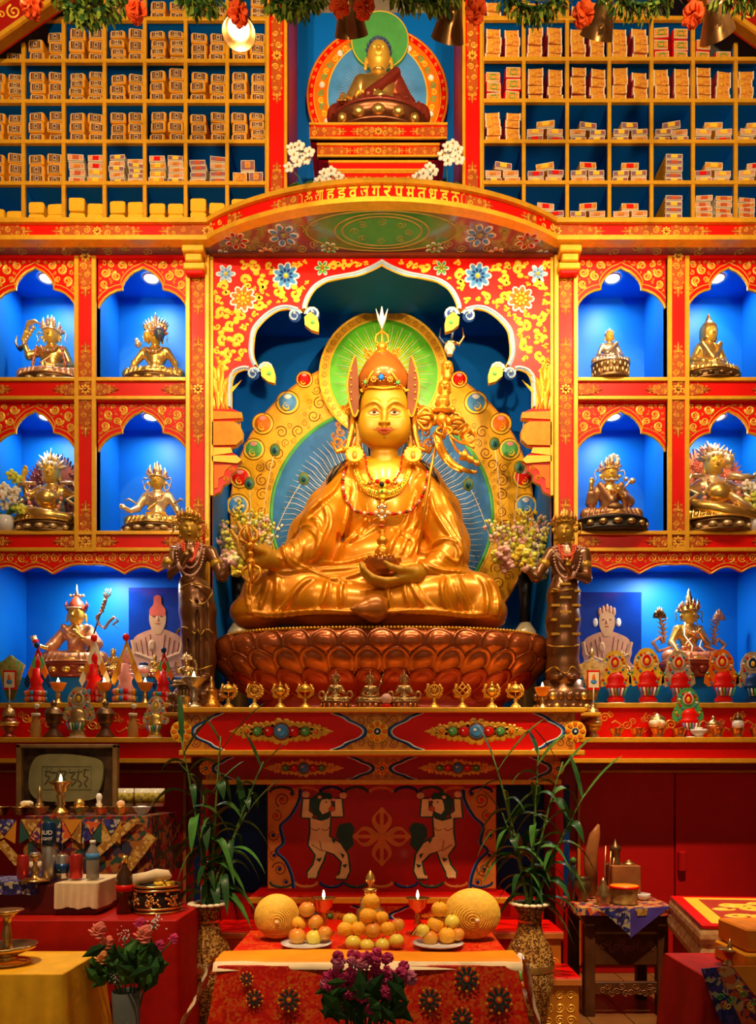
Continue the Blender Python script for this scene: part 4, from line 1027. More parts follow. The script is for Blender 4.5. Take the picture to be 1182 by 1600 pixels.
# hands -------------------------------------------------------
def hand(name, palm, fingers, wrist, m=SKIN, h=.0046, parent=None, k=.012):
 allp = [q for f in fingers for q in f[0]] + [wrist[0], wrist[1]] + [q[0] for q in palm]
 A = np.array([tuple(q) for q in allp]); s = SDF(A.min(0) - .075, A.max(0) + .075, h)
 s.cap(tuple(wrist[0]), tuple(wrist[1]), wrist[2], wrist[3], .03)
 for c, r, *rot in palm: s.ell(tuple(c), r, .025, rot=rot[0] if rot else None)
 for pts, rs in fingers: s.chain([tuple(q) for q in pts], rs, k)
 return s.build(name, m, parent or ST)
hand('hand', [(P(402, 870, -.20), (.058, .040, .060)), (P(412, 868, -.18), (.055, .045, .062))],
 [([P(402, 862, -.22), P(392, 850, -.24), P(380, 833, -.24), P(371, 816, -.24)], [.019, .017, .015, .010]),
 ([P(396, 866, -.23), P(382, 856, -.26), P(370, 842, -.26), P(361, 829, -.26)], [.018, .016, .013, .009]),
 ([P(398, 872, -.23), P(384, 866, -.27), P(373, 850, -.275), P(374, 866, -.285)], [.018, .016, .014, .011]),
 ([P(399, 878, -.23), P(386, 876, -.27), P(378, 862, -.28), P(382, 874, -.29)], [.018, .016, .014, .011]),
 ([P(410, 862, -.23), P(398, 858, -.265), P(385, 857, -.28)], [.022, .018, .013])], (P(436, 876, -.13), P(414, 873, -.17), .050, .052))
hand('hand', [(P(640, 899, -.17), (.060, .032, .050)), (P(628, 901, -.19), (.050, .034, .040))],
 [([P(630, 903, -.20), P(606, 908, -.23), P(584, 903, -.24), P(567, 888, -.24), P(564, 880, -.24)], [.022, .020, .018, .014, .010]),
 ([P(630, 907, -.18), P(604, 913, -.21), P(580, 908, -.22), P(566, 896, -.23)], [.021, .020, .017, .011]),
 ([P(632, 909, -.16), P(606, 916, -.18), P(585, 912, -.20), P(572, 903, -.21)], [.020, .018, .016, .010]),
 ([P(634, 910, -.14), P(612, 917, -.15), P(594, 915, -.17), P(584, 908, -.18)], [.018, .016, .014, .010]),
 ([P(642, 892, -.19), P(626, 890, -.225), P(612, 886, -.24), P(601, 878, -.245)], [.026, .021, .017, .012])], (P(668, 895, -.10), P(648, 897, -.15), .050, .055))
# bowl in the lap hand
b = MB(); c = P(598, 898, -.16)
b.lathe([(.0, .0), (.04, .0), (.075, .022), (.095, .05), (.100, .075), (.092, .078), (.080, .06), (.0, .055)], c, HATM, 28)
for k in range(26): a = 2 * PI * k / 26; b.sph(c + Vector((.098 * math.cos(a), .098 * math.sin(a), .078 + .006 * math.sin(k * 2.1))), .011, ORN, 6)
b.sph(c + Vector((0, 0, .075)), (.085, .085, .022), ORN, 16)
b.build('skull_bowl', ST)
b = MB(); b.lathe([(.025, 0), (.038, .02), (.045, .05), (.030, .075), (.020, .085), (.030, .095), (.034, .115), (.020, .13), (.010, .16), (.001, .17)], c + Vector((.0, .02, .085)), ORN, 16); b.build('vase_of_long_life', ST)
# vajra
def vajra(b, c, ax, L, r, m, sd=None):
 ax = Vector(ax).normalized(); sd = Vector(sd or (1, 0, 0)); sd = (sd - ax * sd.dot(ax)).normalized(); t2 = ax.cross(sd)
 b.sph(c, r * .42, m, 8)
 for s_ in (-1, 1):
  b.sph(c + ax * s_ * L * .14, r * .55, m, 8)
  for k in range(4):
   d = sd * math.cos(PI / 2 * k) + t2 * math.sin(PI / 2 * k)
   b.tube([c + ax * s_ * L * .16, c + ax * s_ * L * .25 + d * r * .95, c + ax * s_ * L * .36 + d * r, c + ax * s_ * L * .46 + d * r * .45, c + ax * s_ * L * .5], [r * .22, r * .2, r * .2, r * .14, r * .06], m, 6)
  b.tube([c, c + ax * s_ * L * .52], [r * .25, r * .08], m, 6)
b = MB(); vajra(b, P(391, 866, -.31), (-.08, 0, 1), .32, .048, ORN); b.build('vajra', ST)
# boot tip in front
s3 = SDF(tuple(P(535, 985, -.4)), (P(605, 905, -.0)[0], .02, P(605, 920, -.2)[2]), .0055)
s3.chain([p(604, 950, -.12), p(585, 951, -.20), p(566, 952, -.235)], [.070, .075, .040], .03); s3.cap(p(566, 952, -.235), p(549, 951, -.26), .04, .008, .02); s3.box(p(600, 985, -.2), (.3, .3, .020), .005, .01, sub=True)
s3.build('boot', mat('boot brown orange lacquer', (.50, .16, .015), metal=.3, rough=.3, coat=.3), ST)
# belt, collars and necklaces
def srf(px_, py_, g=[None]): return None
bodyg = SDF((-.5, -.3, Z(900, .1)), (.5, .4, Z(700, .1)), .012)
bodyg.ell(p(602, 805, .22), (.30, .155, .36), .05).cap(p(552, 748, .2), p(652, 748, .2), .10, .10, .08).ell(p(602, 790, .195), (.215, .155, .30), .03)
bodyg.chain([p(535, 765, .16), p(508, 812, .08), p(492, 860, .0)], [.09, .115, .125], .04).chain([p(668, 770, .14), p(692, 825, .08), p(703, 870, .02)], [.09, .10, .11], .04)
def onb(px_, py_, dy=-.012):
 q = P(px_, py_, .05); y = bodyg.fy(q[0], q[2]); y = .08 if y is None else y; q = P(px_, py_, y); y2 = bodyg.fy(q[0], q[2]); return P(px_, py_, (y if y2 is None else y2) + dy)
b = MB(); b.tube([onb(a, c_, -.01) for a, c_ in cat([(530, 862), (556, 853), (585, 848), (612, 850), (626, 856)], 5)], .024, mat('belt gold', (.88, .50, .02), metal=.4, rough=.3), 10)
for q in range(6): b.sph(onb(545 + q * 11, 857 - q * 1.5, -.035), (.014, .010, .022), GOLDP, 8)
b.sph(onb(588, 850, -.04), (.035, .02, .03), GOLDP, 12); b.build('belt', ST)
b = MB(); 
for L_ in ([(540, 728), (536, 750), (539, 775), (551, 795), (570, 802), (590, 803)], [(668, 728), (668, 750), (660, 775), (645, 795), (625, 802), (606, 803)]):
 c = cat(L_, 6)
 for i, (a, c_) in enumerate(c): b.sph(onb(a, c_, -.018), (.009 if i % 3 else .012), (LIP, BRONZE, RED, LIP, CREAM)[i % 5], 7)
for L_ in ([(566, 702), (572, 716), (574, 735), (582, 750), (597, 758)], [(634, 702), (628, 716), (626, 735), (616, 750), (600, 758)]):
 for i, (a, c_) in enumerate(cat(L_, 6)): b.sph(onb(a, c_, -.02), .006, (RED, COPPER, RED)[i % 3], 6)
b.build('bead_necklace', ST)
b = MB(); NCK = mat('necklace gold', (.90, .55, .03), metal=.6, rough=.28)
for k, (a, c_) in enumerate(cat([(556, 736), (563, 752), (573, 764), (586, 770), (598, 772), (611, 770), (624, 764), (634, 752), (640, 736)], 4)):
 q = onb(a, c_, -.018); b.sph(q, (.020, .010, .016 + .006 * (k % 2)), NCK, 8); b.sph(q + Vector((0, -.010, 0)), .006, (LIP, GREEN, NCK)[k % 3], 6)
 b.sph(q + Vector((0, 0, -.022)), .008, NCK, 6)
for dy_, r in ((752, .022), (760, .028), (768, .030), (777, .022), (784, .014)): b.sph(onb(598, dy_, -.025), (r * 1.15, .014, r * .8), NCK, 10)
for sg in (-1, 1):
 for k in range(4): b.sph(onb(598 + sg * (8 + k * 6), 752 + k * 1.5, -.028), .013, (RED, NCK, COPPER, NCK)[k], 8)
b.sph(onb(597, 757, -.045), .015, BLACK, 10); b.sph(onb(597, 767, -.045), .008, GREEN, 8); b.build('jewel_collar', ST)
b = MB()
for sx_, sz_ in [(0, 0), (-9, 2), (9, 2), (-5, -6), (5, -6), (-5, 8), (5, 8), (0, -9), (0, 11)]: b.sph(onb(597 + sx_, 799 + sz_, -.035), .013, (CREAM, NCK, mat('silver jewel', (.7, .7, .7), metal=.9, rough=.2))[abs(sx_) % 3], 8)
for k, (dy_, r) in enumerate(((814, .022), (822, .018), (830, .020), (836, .014), (842, .018), (850, .020))): b.sph(onb(597, dy_, -.04), (r, .014, .011), (ORN, LIP, ORN, NCK)[k % 4], 8)
b.build('pendant', ST)
# staff with trident, skull, two heads, vase and crossed vajra
KH = thing('ritual_staff', 'golden trident staff with skull and two heads leaning in the arm of the large statue', 'staff', P(655, 862, -.02))
KH.name = 'trident_staff'
b = MB(); b.tube([P(654, 866, -.04), P(672, 742, .0), P(692, 645, .02)], .0085, ORN, 8); b.build('shaft', KH)
b = MB(); vajra(b, P(689, 658, .0), (1, .25, -.02), .29, .060, ORN, (0, 0, 1)); vajra(b, P(691, 660, -.01), (.15, -.5, -1), .22, .045, ORN); b.sph(P(690, 656, -.03), .035, ORN, 10)
b.lathe([(.06, 0), (.055, .01), (.03, .02), (.025, .035), (.045, .05), (.04, .07), (.025, .08), (.03, .09)], P(692, 645, .0), ORN, 14)
for k in range(5): b.sph(P(676 + 8 * k, 640, -.01), .017, ORN, 8)
b.build('crossed_vajra', KH)
for cx, cy, r in ((695, 608, .040), (699, 577, .038)):
 s4 = SDF(P(cx - 16, cy + 22, -.06), (P(cx + 16, cy, 0)[0], .09, P(cx, cy - 18, 0)[2]), .0035)
 c = P(cx, cy, .01); s4.ell(tuple(c), (r * .80, r * .85, r * 1.05), .01); s4.ell(tuple(c + Vector((0, .0, r * .6))), (r * .85, r * .9, r * .6), .01)
 s4.cap(tuple(c + Vector((0, -r * .8, r * .2))), tuple(c + Vector((0, -r * .98, -r * .15))), .004, .007, .006)
 for sg in (-1, 1):
  s4.ell(tuple(c + Vector((sg * r * .36, -r * .82, r * .22))), (.010, .006, .005), .004, sub=True); s4.ell(tuple(c + Vector((sg * r * .82, 0, -r * .1))), (.006, .01, .022), .005)
 s4.ell(tuple(c + Vector((0, -r * .80, -r * .5))), (.013, .006, .004), .004, sub=True); s4.cap(tuple(c), tuple(c - Vector((0, 0, r * 1.3))), .022, .026, .01)
 s4.build('severed_head', ORN, KH)
s4 = SDF(P(690, 562, -.06), (P(716, 560, 0)[0], .08, P(700, 530, 0)[2]), .003); c = P(703, 546, .01)
s4.ell(tuple(c + Vector((0, 0, .006))), (.031, .034, .030), .008); s4.box(tuple(c + Vector((0, -.012, -.025))), (.016, .018, .018), .006, .012)
for sg in (-1, 1): s4.ell(tuple(c + Vector((sg * .012, -.034, .0))), (.009, .012, .009), .003, sub=True)
s4.ell(tuple(c + Vector((0, -.033, -.014))), (.004, .008, .006), .002, sub=True); s4.box(tuple(c + Vector((0, -.034, -.027))), (.012, .006, .0015), .001, .001, sub=True)
s4.build('skull', mat('bone', (.75, .62, .40), rough=.45), KH)
b = MB(); DKB = mat('dark steel', (.05, .06, .10), metal=.7, rough=.25)
t0 = P(705, 536, .01)
b.tube([t0, P(708, 520, .01), P(707, 505, .01)], [.008, .010, .003], DKB, 8)
for sg in (-1, 1): b.tube([P(706, 533, .01), P(706 + sg * 12, 538, .01), P(706 + sg * 19, 527, .01), P(706 + sg * 17, 512, .01)], [.007, .010, .008, .002], BRASS if sg > 0 else DKB, 8)
b.sph(t0, (.04, .02, .010), BRASS, 10); b.build('trident', KH)
b = MB()
for L_, r0 in (([(696, 672), (716, 690), (735, 692), (744, 682), (734, 674), (722, 678), (726, 690), (742, 700)], .020), ([(684, 675), (690, 700), (706, 722), (728, 735), (745, 738)], .024), ([(680, 680), (688, 708), (705, 728), (722, 738)], .018), ([(700, 668), (712, 700), (726, 712), (740, 718)], .016), ([(716, 672), (728, 664), (734, 672), (724, 680)], .014)):
 c = cat(L_, 6); n = len(c); b.tube([P(a, c_, -.02 - .02 * math.sin(i * .5)) for i, (a, c_) in enumerate(c)], [r0 * (1 - .6 * i / n) for i in range(n)], ORN, 8, flat=.35)
b.build('silk_ribbon', KH)
b = MB(); b.lathe([(.0, 0), (.035, .0), (.022, .03), (.016, .045), (.022, .06), (.012, .075), (.012, .09), (.020, .10), (.002, .125)], P(722, 710, -.05), ORN, 14, R=Euler((0, 2.1, 0)).to_matrix()); b.build('bell', KH)
# ================================================================ scripture bundles in the pigeonholes
CLY = mat('saffron cloth', (.80, .33, .012), rough=.65, var=.15, scale=20, bump=.2)
CLB = mat('bright yellow cloth', (.90, .48, .02), rough=.6, var=.12, scale=14, bump=.25)
CLR = mat('maroon cloth', (.35, .02, .03), rough=.6, var=.3)
CLO = mat('orange brocade', (.50, .09, .01), rough=.55, scale=70, col2=(.80, .42, .06))
PGE = mat('page edge cream', (.72, .60, .42), rough=.7)
TAGD = mat('dark brocade tag', (.13, .045, .03), rough=.6, var=.5, scale=50)
MUL = mat('multicolour brocade', (.45, .08, .05), rough=.5, scale=45, col2=(.12, .15, .25))
MUL2 = mat('pink brocade', (.62, .20, .12), rough=.5, scale=45, col2=(.70, .45, .25))
def ring(b, x0, x1, z0, z1, t, mp, m, h):
 b.prism([(x0, z0), (x1, z0), (x1, z0 + t), (x0, z0 + t)], mp, 0, h, m); b.prism([(x0, z1 - t), (x1, z1 - t), (x1, z1), (x0, z1)], mp, 0, h, m)
 b.prism([(x0, z0 + t), (x0 + t, z0 + t), (x0 + t, z1 - t), (x0, z1 - t)], mp, 0, h, m); b.prism([(x1 - t, z0 + t), (x1, z0 + t), (x1, z1 - t), (x1 - t, z1 - t)], mp, 0, h, m)
def bundle_proto(kind, w, h, d, seed):
 rg = random.Random(seed); W2 = w / 2; mp = flat(0.0)
 def bx(m, puff=.006):
  b = MB(); n = 10; sec = []
  for i in range(n):     # soft wrapped block: superellipse section swept in depth
   a = 2 * PI * i / n
  vs = []; NS = 16
  for j, (yy, k) in enumerate(((0, .93), (.006, 1), (d * .5, 1.02), (d - .006, 1), (d, .93))):
   for i in range(NS):
    a = 2 * PI * (i + .5) / NS; e = .28; c, q = math.cos(a), math.sin(a)
    vs.append((W2 * k * math.copysign(abs(c) ** e, c) + rg.uniform(-1, 1) * .0012, yy, h / 2 + h / 2 * k * math.copysign(abs(q) ** e, q)))
  fs = [[j * NS + i, j * NS + (i + 1) % NS, (j + 1) * NS + (i + 1) % NS, (j + 1) * NS + i] for j in range(4) for i in range(NS)] + [list(range(NS)), [4 * NS + i for i in range(NS)][::-1]]
  b.add(vs, fs, m); return b
 T = thing({'saffron': 'cloth_wrapped_scripture', 'plain': 'plain_cloth_bundle', 'brown': 'brocade_ended_scripture', 'redtag': 'red_wrapped_scripture', 'multi': 'brocade_covered_scripture', 'thin': 'thin_scripture'}[kind], '', 'scripture')
 if kind == 'plain': bx(CLB).build('cloth_wrap', T); return T
 if kind == 'saffron':
  bx(CLY).build('cloth_wrap', T); b = MB(); a, c = W2 * .74, h * .13
  b.prism([(-a, c), (a, c), (a, h - c), (-a, h - c)], mp, 0, .003, TAGD)
  ring(b, -a, a, c, h - c, .002, mp, CREAM, .006); ring(b, -a * .62, a * .62, c + h * .13, h - c - h * .02, .0026, mp, GOLDP, .006)
  ring(b, -a * .30, a * .30, h * .36, h * .72, .0022, mp, CREAM, .007); b.build('label_flap', T); return T
 if kind == 'brown':
  bx(CLR).build('cloth_wrap', T); b = MB(); b.box(-W2 * .78, W2 * .78, -.004, .004, .001, h - .001, CLO)
  for s in (-1, 1): b.box(s * W2 * .74, s * W2 * .88, -.006, .006, .0, h, CREAM)
  for i in range(5): b.curl(rg.uniform(-.5, .5) * W2, h * .5 + rg.uniform(-.15, .15) * h, h * .17, i * 2, 1, flat(-.004), YEL, 1.2, .3)
  b.build('brocade_flap', T); return T
 if kind == 'redtag':
  bx(RED).build('cloth_wrap', T); b = MB(); a, c = W2 * .84, h * .08
  b.prism([(-a, c), (a, c), (a, h - c), (-a, h - c)], mp, 0, .003, CLO); ring(b, -a, a, c, h - c, .003, mp, CREAM, .006); ring(b, -a * .45, a * .45, h * .3, h * .75, .003, mp, GREEN, .007); b.build('label_flap', T); return T
 if kind in ('multi', 'thin'):
  bx(CLY if kind == 'thin' else PGE).build('cloth_wrap', T); b = MB(); a = W2 * .97
  m_ = rg.choice((MUL, MUL2, CLO))
  b.prism([(-a, h * .12), (a, h * .12), (a, h * .94), (-a, h * .94)], mp, 0, .006, m_); ring(b, -a, a, h * .12, h * .94, .003, mp, CREAM, .008)
  b.prism([(-a * .4, h * .3), (a * .4, h * .3), (a * .4, h * .85), (-a * .4, h * .85)], mp, 0, .009, rg.choice((CLO, LIP, YEL, RED))); b.build('label_flap', T)
  b = MB(); b.box(-W2 * .98, W2 * .98, -.003, .004, 0, h * .12, PGE); b.build('page_edge', T); return T
PROTO = {}
ORD = ['first', 'second', 'third', 'fourth', 'fifth', 'sixth', 'seventh', 'eighth']
def bundle(kind, x, y, z, w, h, rz, label, group, tilt=0):
 px = 597 + x * F / (D + YS)
 if px < -14 or px > 1196 or 1225 - (z - ZC) * F / (D + YS) < 2: return       # outside the photograph
 k = (kind, round(w, 2), round(h / .008)); v = int(abs(x * 97 + z * 31)) % 2; k = k + (v,)
 if k not in PROTO: PROTO[k] = bundle_proto(kind, w, h * .97, .27, hash(str(k)) % 1000 if False else len(PROTO)); o = PROTO[k]
 else: o = ctree(PROTO[k])
 o.location = (x, y, z); o.rotation_euler = (0, tilt, rz); o['label'] = label; o['group'] = group; o['category'] = 'scripture'
 return o
def fillcell(side, col, row, cx0, cx1, zb_, ztop, rg, desc, kindname, vx):
 cw = cx1 - cx0; nm = f'{ORD[col]} bay, {ORD[row]} shelf, {side} bookcase'
 grp = f'{desc} bundles in the {side} bookcase'
 def put(kind, xc, z, w, h, rz, where, tilt=0):
  # rows of equal bundles in one pile can only be told apart by height in the pile
  bundle(kind, xc, YS + .025 + rg.uniform(0, .012), z, w, h, rz, f'{desc} bundle, {where}, {nm}', grp, tilt)
 return put
def zfloor(h): return Z(h, YS) + M(3, YS)
def run(side, vx, hz, plan):
 rg = random.Random(11 if side == 'left' else 23)
 for row in range(len(hz) - 1):
  for col in range(len(vx) - 1):
   kind = plan(row, col)
   if not kind: continue
   x0, x1 = X(vx[col], YS) + M(3, YS), X(vx[col + 1], YS) - M(3, YS); zb_ = zfloor(hz[row + 1]); zt_ = Z(hz[row], YS) - M(3, YS)
   if hz[row + 1] >= 349: zb_ = zfloor(349)
   av = zt_ - zb_; cw = x1 - x0
   DES = {'saffron': 'saffron wrapped', 'brown': 'maroon and orange', 'redtag': 'red tagged', 'multi': 'brocade covered', 'plain': 'plain yellow', 'thin': 'thin yellow', 'tall': 'stacked thin yellow', 'three': 'small orange'}
   put = fillcell(side, col, row, x0, x1, zb_, zt_, rg, DES[kind], kind, vx)
   LV = ['bottom', 'second from bottom', 'third from bottom', 'fourth from bottom', 'fifth from bottom', 'sixth from bottom']
   lim = plan(row, col, True)
   if kind in ('saffron', 'redtag', 'brown', 'multi'):
    for s in (0, 1):
     n = 3 if kind in ('saffron', 'redtag') else (4 if kind == 'brown' else rg.choice((4, 5)))
     if kind == 'saffron' and rg.random() < .22: n = 4
     if lim is not None: n = min(n, lim[s])
     tot = av * (rg.uniform(.80, .97) if kind != 'multi' else rg.uniform(.66, .82)); 
     base = 3 if kind in ('saffron', 'redtag') else n
     h = tot / max(n, base); z = zb_
     for i in range(n):
      xc = x0 + cw * (.26 + .48 * s) + rg.uniform(-.006, .006) + (.008 if s else 0)
      put(kind, xc, z, cw * .43, h, rg.uniform(-.09, .09) + (0.06 if s else 0), f'{LV[i]}, {"right" if s else "left"} pile', rg.uniform(-.02, .02)); z += h
   elif kind == 'plain':
    for s in (0, 1):
     n = rg.choice((1, 2)) if s == 0 else rg.choice((1, 2)); n = 2 if col > 0 else n; h = av * (.36 if n == 2 else .5) * rg.uniform(.8, 1.1); z = zb_
     for i in range(n):
      put(kind, x0 + cw * (.25 + .5 * s), z, cw * .44, h, rg.uniform(-.08, .08), f'{LV[i]}, {"right" if s else "left"} pile'); z += h
   elif kind == 'thin':
    h = av * .19
    for s in (0, 1):
     for i in range(2): put(kind, x0 + cw * (.27 + .48 * s) + rg.uniform(-.006, .006), zb_ + i * h, cw * .42, h, rg.uniform(-.1, .1), f'{LV[i]}, {"right" if s else "left"} pile')
    put(kind, x0 + cw * .52, zb_ + 2 * h, cw * .46, h * 1.1, rg.uniform(-.15, .15), 'topmost across both piles', rg.uniform(-.1, .05))
   elif kind == 'tall':
    h = av * .16; tt = 5 if row == 4 or row == 5 else 4
    for i in range(tt): put('thin', x0 + cw * .58, zb_ + i * h, cw * .46, h, .02, f'{LV[i]}, single pile')
   elif kind == 'three':
    h = av * .34
    put('thin', x0 + cw * .28, zb_, cw * .40, h, .05, 'lower left of three'); put('thin', x0 + cw * .74, zb_, cw * .40, h, -.05, 'lower right of three'); put('thin', x0 + cw * .5, zb_ + h, cw * .40, h, 0.0, 'top of three')
def planL(r, c, lim=False):
 if lim:
  if r == 1: return {0: (0, 1), 1: (2, 3)}.get(c)
  return None
 if r == 0: return 'saffron' if c >= 3 else None
 if r == 1: return 'saffron'
 if r in (2, 3): return 'saffron'
 if r == 4: return 'saffron' if c <= 1 else ('three' if c == 6 else 'multi')
 if r == 5: return 'plain'
def planR(r, c, lim=False):
 if lim:
  if r == 1 and c == 5: return (2, 1)
  return None
 if r == 0: return 'brown' if c <= 3 else None
 if r == 1: return None if c == 6 else ('redtag' if c in (4, 5) else 'brown')
 if r == 2: return 'redtag' if c == 0 else 'brown'
 if r == 3: return 'brown' if c == 0 else 'thin'
 if r == 4: return 'tall' if c == 4 else 'thin'
 if r == 5: return 'tall' if c == 4 else ('multi' if c >= 5 else 'thin')
hzL = [-34, 29, 95, 158, 221, 286, 349]
run('left', VXL[0], [-34, 29, 95, 158, 221, 286, 349], planL)
run('right', VXR[0], [-36, 28, 92, 157, 221, 285, 349], planR)
# ================================================================ top statue, its throne steps and halo
TS = thing('stepped_throne', 'red stepped throne with gold scrollwork carrying the top golden statue', 'throne', (0, .1, ztp))
def tstep(pl, pr, q0, q1, Y, rim=True, orn=True, depth=.3):
 b = MB(); x0, x1 = X(pl, Y), X(pr, Y); z1, z0 = Z(q0, Y), max(Z(q1, Y), ztp)
 b.box(x0, x1, Y, Y + depth, z0, z1, DRED if not rim else RED, .003); mp = flat(Y)
 if rim:
  b.box(x0 - .006, x1 + .006, Y - .01, Y + .02, z1 - .014, z1, GOLDP, .002); b.box(x0 - .004, x1 + .004, Y - .008, Y + .02, z0, z0 + .012, GOLDP, .002)
  if orn:
   uc = (x0 + x1) / 2; zc_ = (z0 + z1) / 2; R = (z1 - z0) * .28; rosette(b, uc, zc_, R, mp, SCR)
   for d in (-1, 1): vine(b, mp, (uc + d * R, zc_), (uc + d * .12, zc_), R, SCR, 3); vine(b, mp, ((x1 if d > 0 else x0), zc_), ((x1 if d > 0 else x0) - d * .17, zc_), R, SCR, 3)
 b.build('step', TS)
tstep(485, 698, 193, 218, .06); tstep(492, 690, 218, 226, .09, False, False); tstep(497, 686, 225, 246, .08); tstep(505, 678, 246, 253, .11, False, False)
tstep(515, 668, 252, 268, .07, True, False); tstep(520, 660, 268, 305, .08, True, True)
b = MB(); mpz = flat(.43); m = M(1, .43)
def E2(cx, cy, rx, ry, n=64, a0=0, a1=2 * PI): return [(X(cx, .43) + rx * m * math.cos(a0 + (a1 - a0) * i / n), Z(cy, .43) + ry * m * math.sin(a0 + (a1 - a0) * i / n)) for i in range(n + 1)]
HT = thing('halo', 'small double halo with green disc and blue oval behind the top golden statue', 'halo', (0, .43, Z(196, .3)))
b.prism(E2(590, 150, 111, 110)[:-1], mpz, -.03, 0, RED); b.rib(E2(590, 150, 109, 108), .010, mpz, GOLDP, .01)
b.prism(E2(590, 150, 99, 98)[:-1], mpz, 0, .004, ORA); b.rib(E2(590, 150, 99, 98), .008, mpz, YEL, .01)
for i in range(34):
 a = -.6 + (PI + 1.2) * i / 33; b.curl(X(590, .43) + 88 * m * math.cos(a), Z(150, .43) + 88 * m * math.sin(a), .026, i * 1.7, (-1) ** i, flat(.426), YEL if i % 2 else GREEN, 1.2, .4)
 b.curl(X(590, .43) + 104 * m * math.cos(a + .04), Z(150, .43) + 103 * m * math.sin(a + .04), .014, i * 1.7, (-1) ** i, mpz, SCR, 1.2, .3)
 if i % 5 == 2: b.dot(X(590, .43) + 88 * m * math.cos(a), Z(150, .43) + 88 * m * math.sin(a), .02, .02, flat(.426), WHITE, .009, 8)
b.build('floral_band', HT)
b = MB(); b.prism(E2(590, 152, 78, 86)[:-1], flat(.424), 0, .004, LBLUE); b.rib(E2(590, 152, 78, 86), .009, flat(.42), YEL, .006)
for i in range(60):
 a = -.5 + (PI + 1) * i / 59; b.rib([(X(590, .43) + r * m * math.cos(a + .03 * math.sin(r * .2)), Z(165, .43) + r * m * 1.15 * math.sin(a + .03 * math.sin(r * .2))) for r in (30, 42, 54, 66)], [.006, .005, .004, .001], flat(.419), PBLUE, .003)
b.build('blue_rayed_panel', HT)
b = MB(); b.prism(E2(594, 70, 45, 46)[:-1], flat(.40), -.02, 0, GREEN); b.rib(E2(594, 70, 44, 45), .007, flat(.40), YEL, .008); b.build('green_head_disc', HT)
# ================================================================ seated figures in the niches
HAIRB = mat('blue hair paint', (.06, .10, .22), rough=.4); WHB = mat('white beard', (.80, .78, .74), rough=.6)
MAROON = mat('maroon lacquer', (.26, .035, .02), metal=.4, rough=.3, coat=.3, var=.2)
PALEG = mat('pale gilt', (.90, .68, .38), metal=.7, rough=.3, var=.12)
ANT = mat('antique brass', (.55, .36, .15), metal=.9, rough=.32, var=.35, scale=25)
FLAME = mat('red gold flame', (.60, .15, .05), metal=.4, rough=.4, var=.4, scale=30)
FLAMED = mat('dark red flame', (.16, .03, .02), metal=.4, rough=.4, var=.4, scale=30)
def lotus(T, U, o, rx, ry, hb, m1, m2, double=False, n=18):
 b = MB(); c = Vector(o)
 b.lathe([(1.0, 0), (1.03, .12 * hb), (.96, .25 * hb), (.93, .5 * hb), (.97, .75 * hb), (1.02, .86 * hb), (1.0, hb), (.0, hb)], c, m1, 40, sx=rx, sy=ry)
 b.build('lotus_base', T); p = MB()
 for lev, s_ in (((.42, 1), (.78, -1)) if double else ((.5, 1),)):
  for i in range(n * 2):
   a = 2 * PI * (i + (.5 if s_ < 0 else 0)) / (n * 2)
   if math.sin(a) > .45: continue
   q = c + Vector((rx * .97 * math.cos(a), ry * .97 * math.sin(a), hb * lev)); w_ = 2.0 * rx / (n * 2) * 1.1
   p.sph(q, (w_ * max(.45, abs(math.sin(a))) , w_ * .7, hb * (.26 if not double else .2)), m2, 8)
 p.build('lotus_petals', T)
def crown(T, U, c, r, m, n=5, hh=.16, top=.2, jm=None, back=True, m2=None):
 """c: centre of head at brow level, r: head radius"""
 b = MB()
 for i in range(n + 2):
  a = -PI / 2 + (i - (n + 1) / 2) * (PI * 1.25 / (n + 1)); d = Vector((math.cos(a), math.sin(a), 0)); q = c + d * r * 1.04
  k = 1 - .28 * abs(i - (n + 1) / 2) / ((n + 1) / 2)
  b.tube([q, q + Vector((0, 0, hh * .35 * k)) + d * r * .12, q + Vector((0, 0, hh * .7 * k)) + d * r * .16, q + Vector((0, 0, hh * 1.15 * k)) + d * r * .05], [r * .20, r * .30, r * .2, r * .02], m, 7, flat=.55)
  b.sph(q + Vector((0, 0, hh * .4 * k)) + d * r * .35, r * .10, jm or COPPER, 6)
  b.sph(q + d * r * .1, r * .14, m, 6)
 b.tube([c + Vector((r * 1.06 * math.cos(t * PI / 8), r * 1.12 * math.sin(t * PI / 8), -.004)) for t in range(16)], r * .10, m, 6, True)
 if top > 0:
  b.lathe([(r * .62, 0), (r * .55, top * .2), (r * .36, top * .42), (r * .42, top * .52), (r * .22, top * .66), (r * .26, top * .76), (r * .06, top * .92), (.0005, top * 1.06)], c + Vector((0, 0, hh * .45)), m2 or m, 12)
 for sg in (-1, 1):      # side ribbons and ear discs
  e = c + Vector((sg * r * 1.15, 0, -r * .25))
  b.tube([e, e + Vector((sg * r * .55, 0, r * .25)), e + Vector((sg * r * .75, 0, -r * .2)), e + Vector((sg * r * .55, 0, -r * .8)), e + Vector((sg * r * .85, 0, -r * 1.25))], [r * .14, r * .2, r * .14, r * .16, r * .04], m, 6, flat=.5)
  b.sph(e + Vector((sg * r * .05, -r * .2, -r * .55)), (r * .22, r * .12, r * .28), m, 8)
 b.build('crown', T)
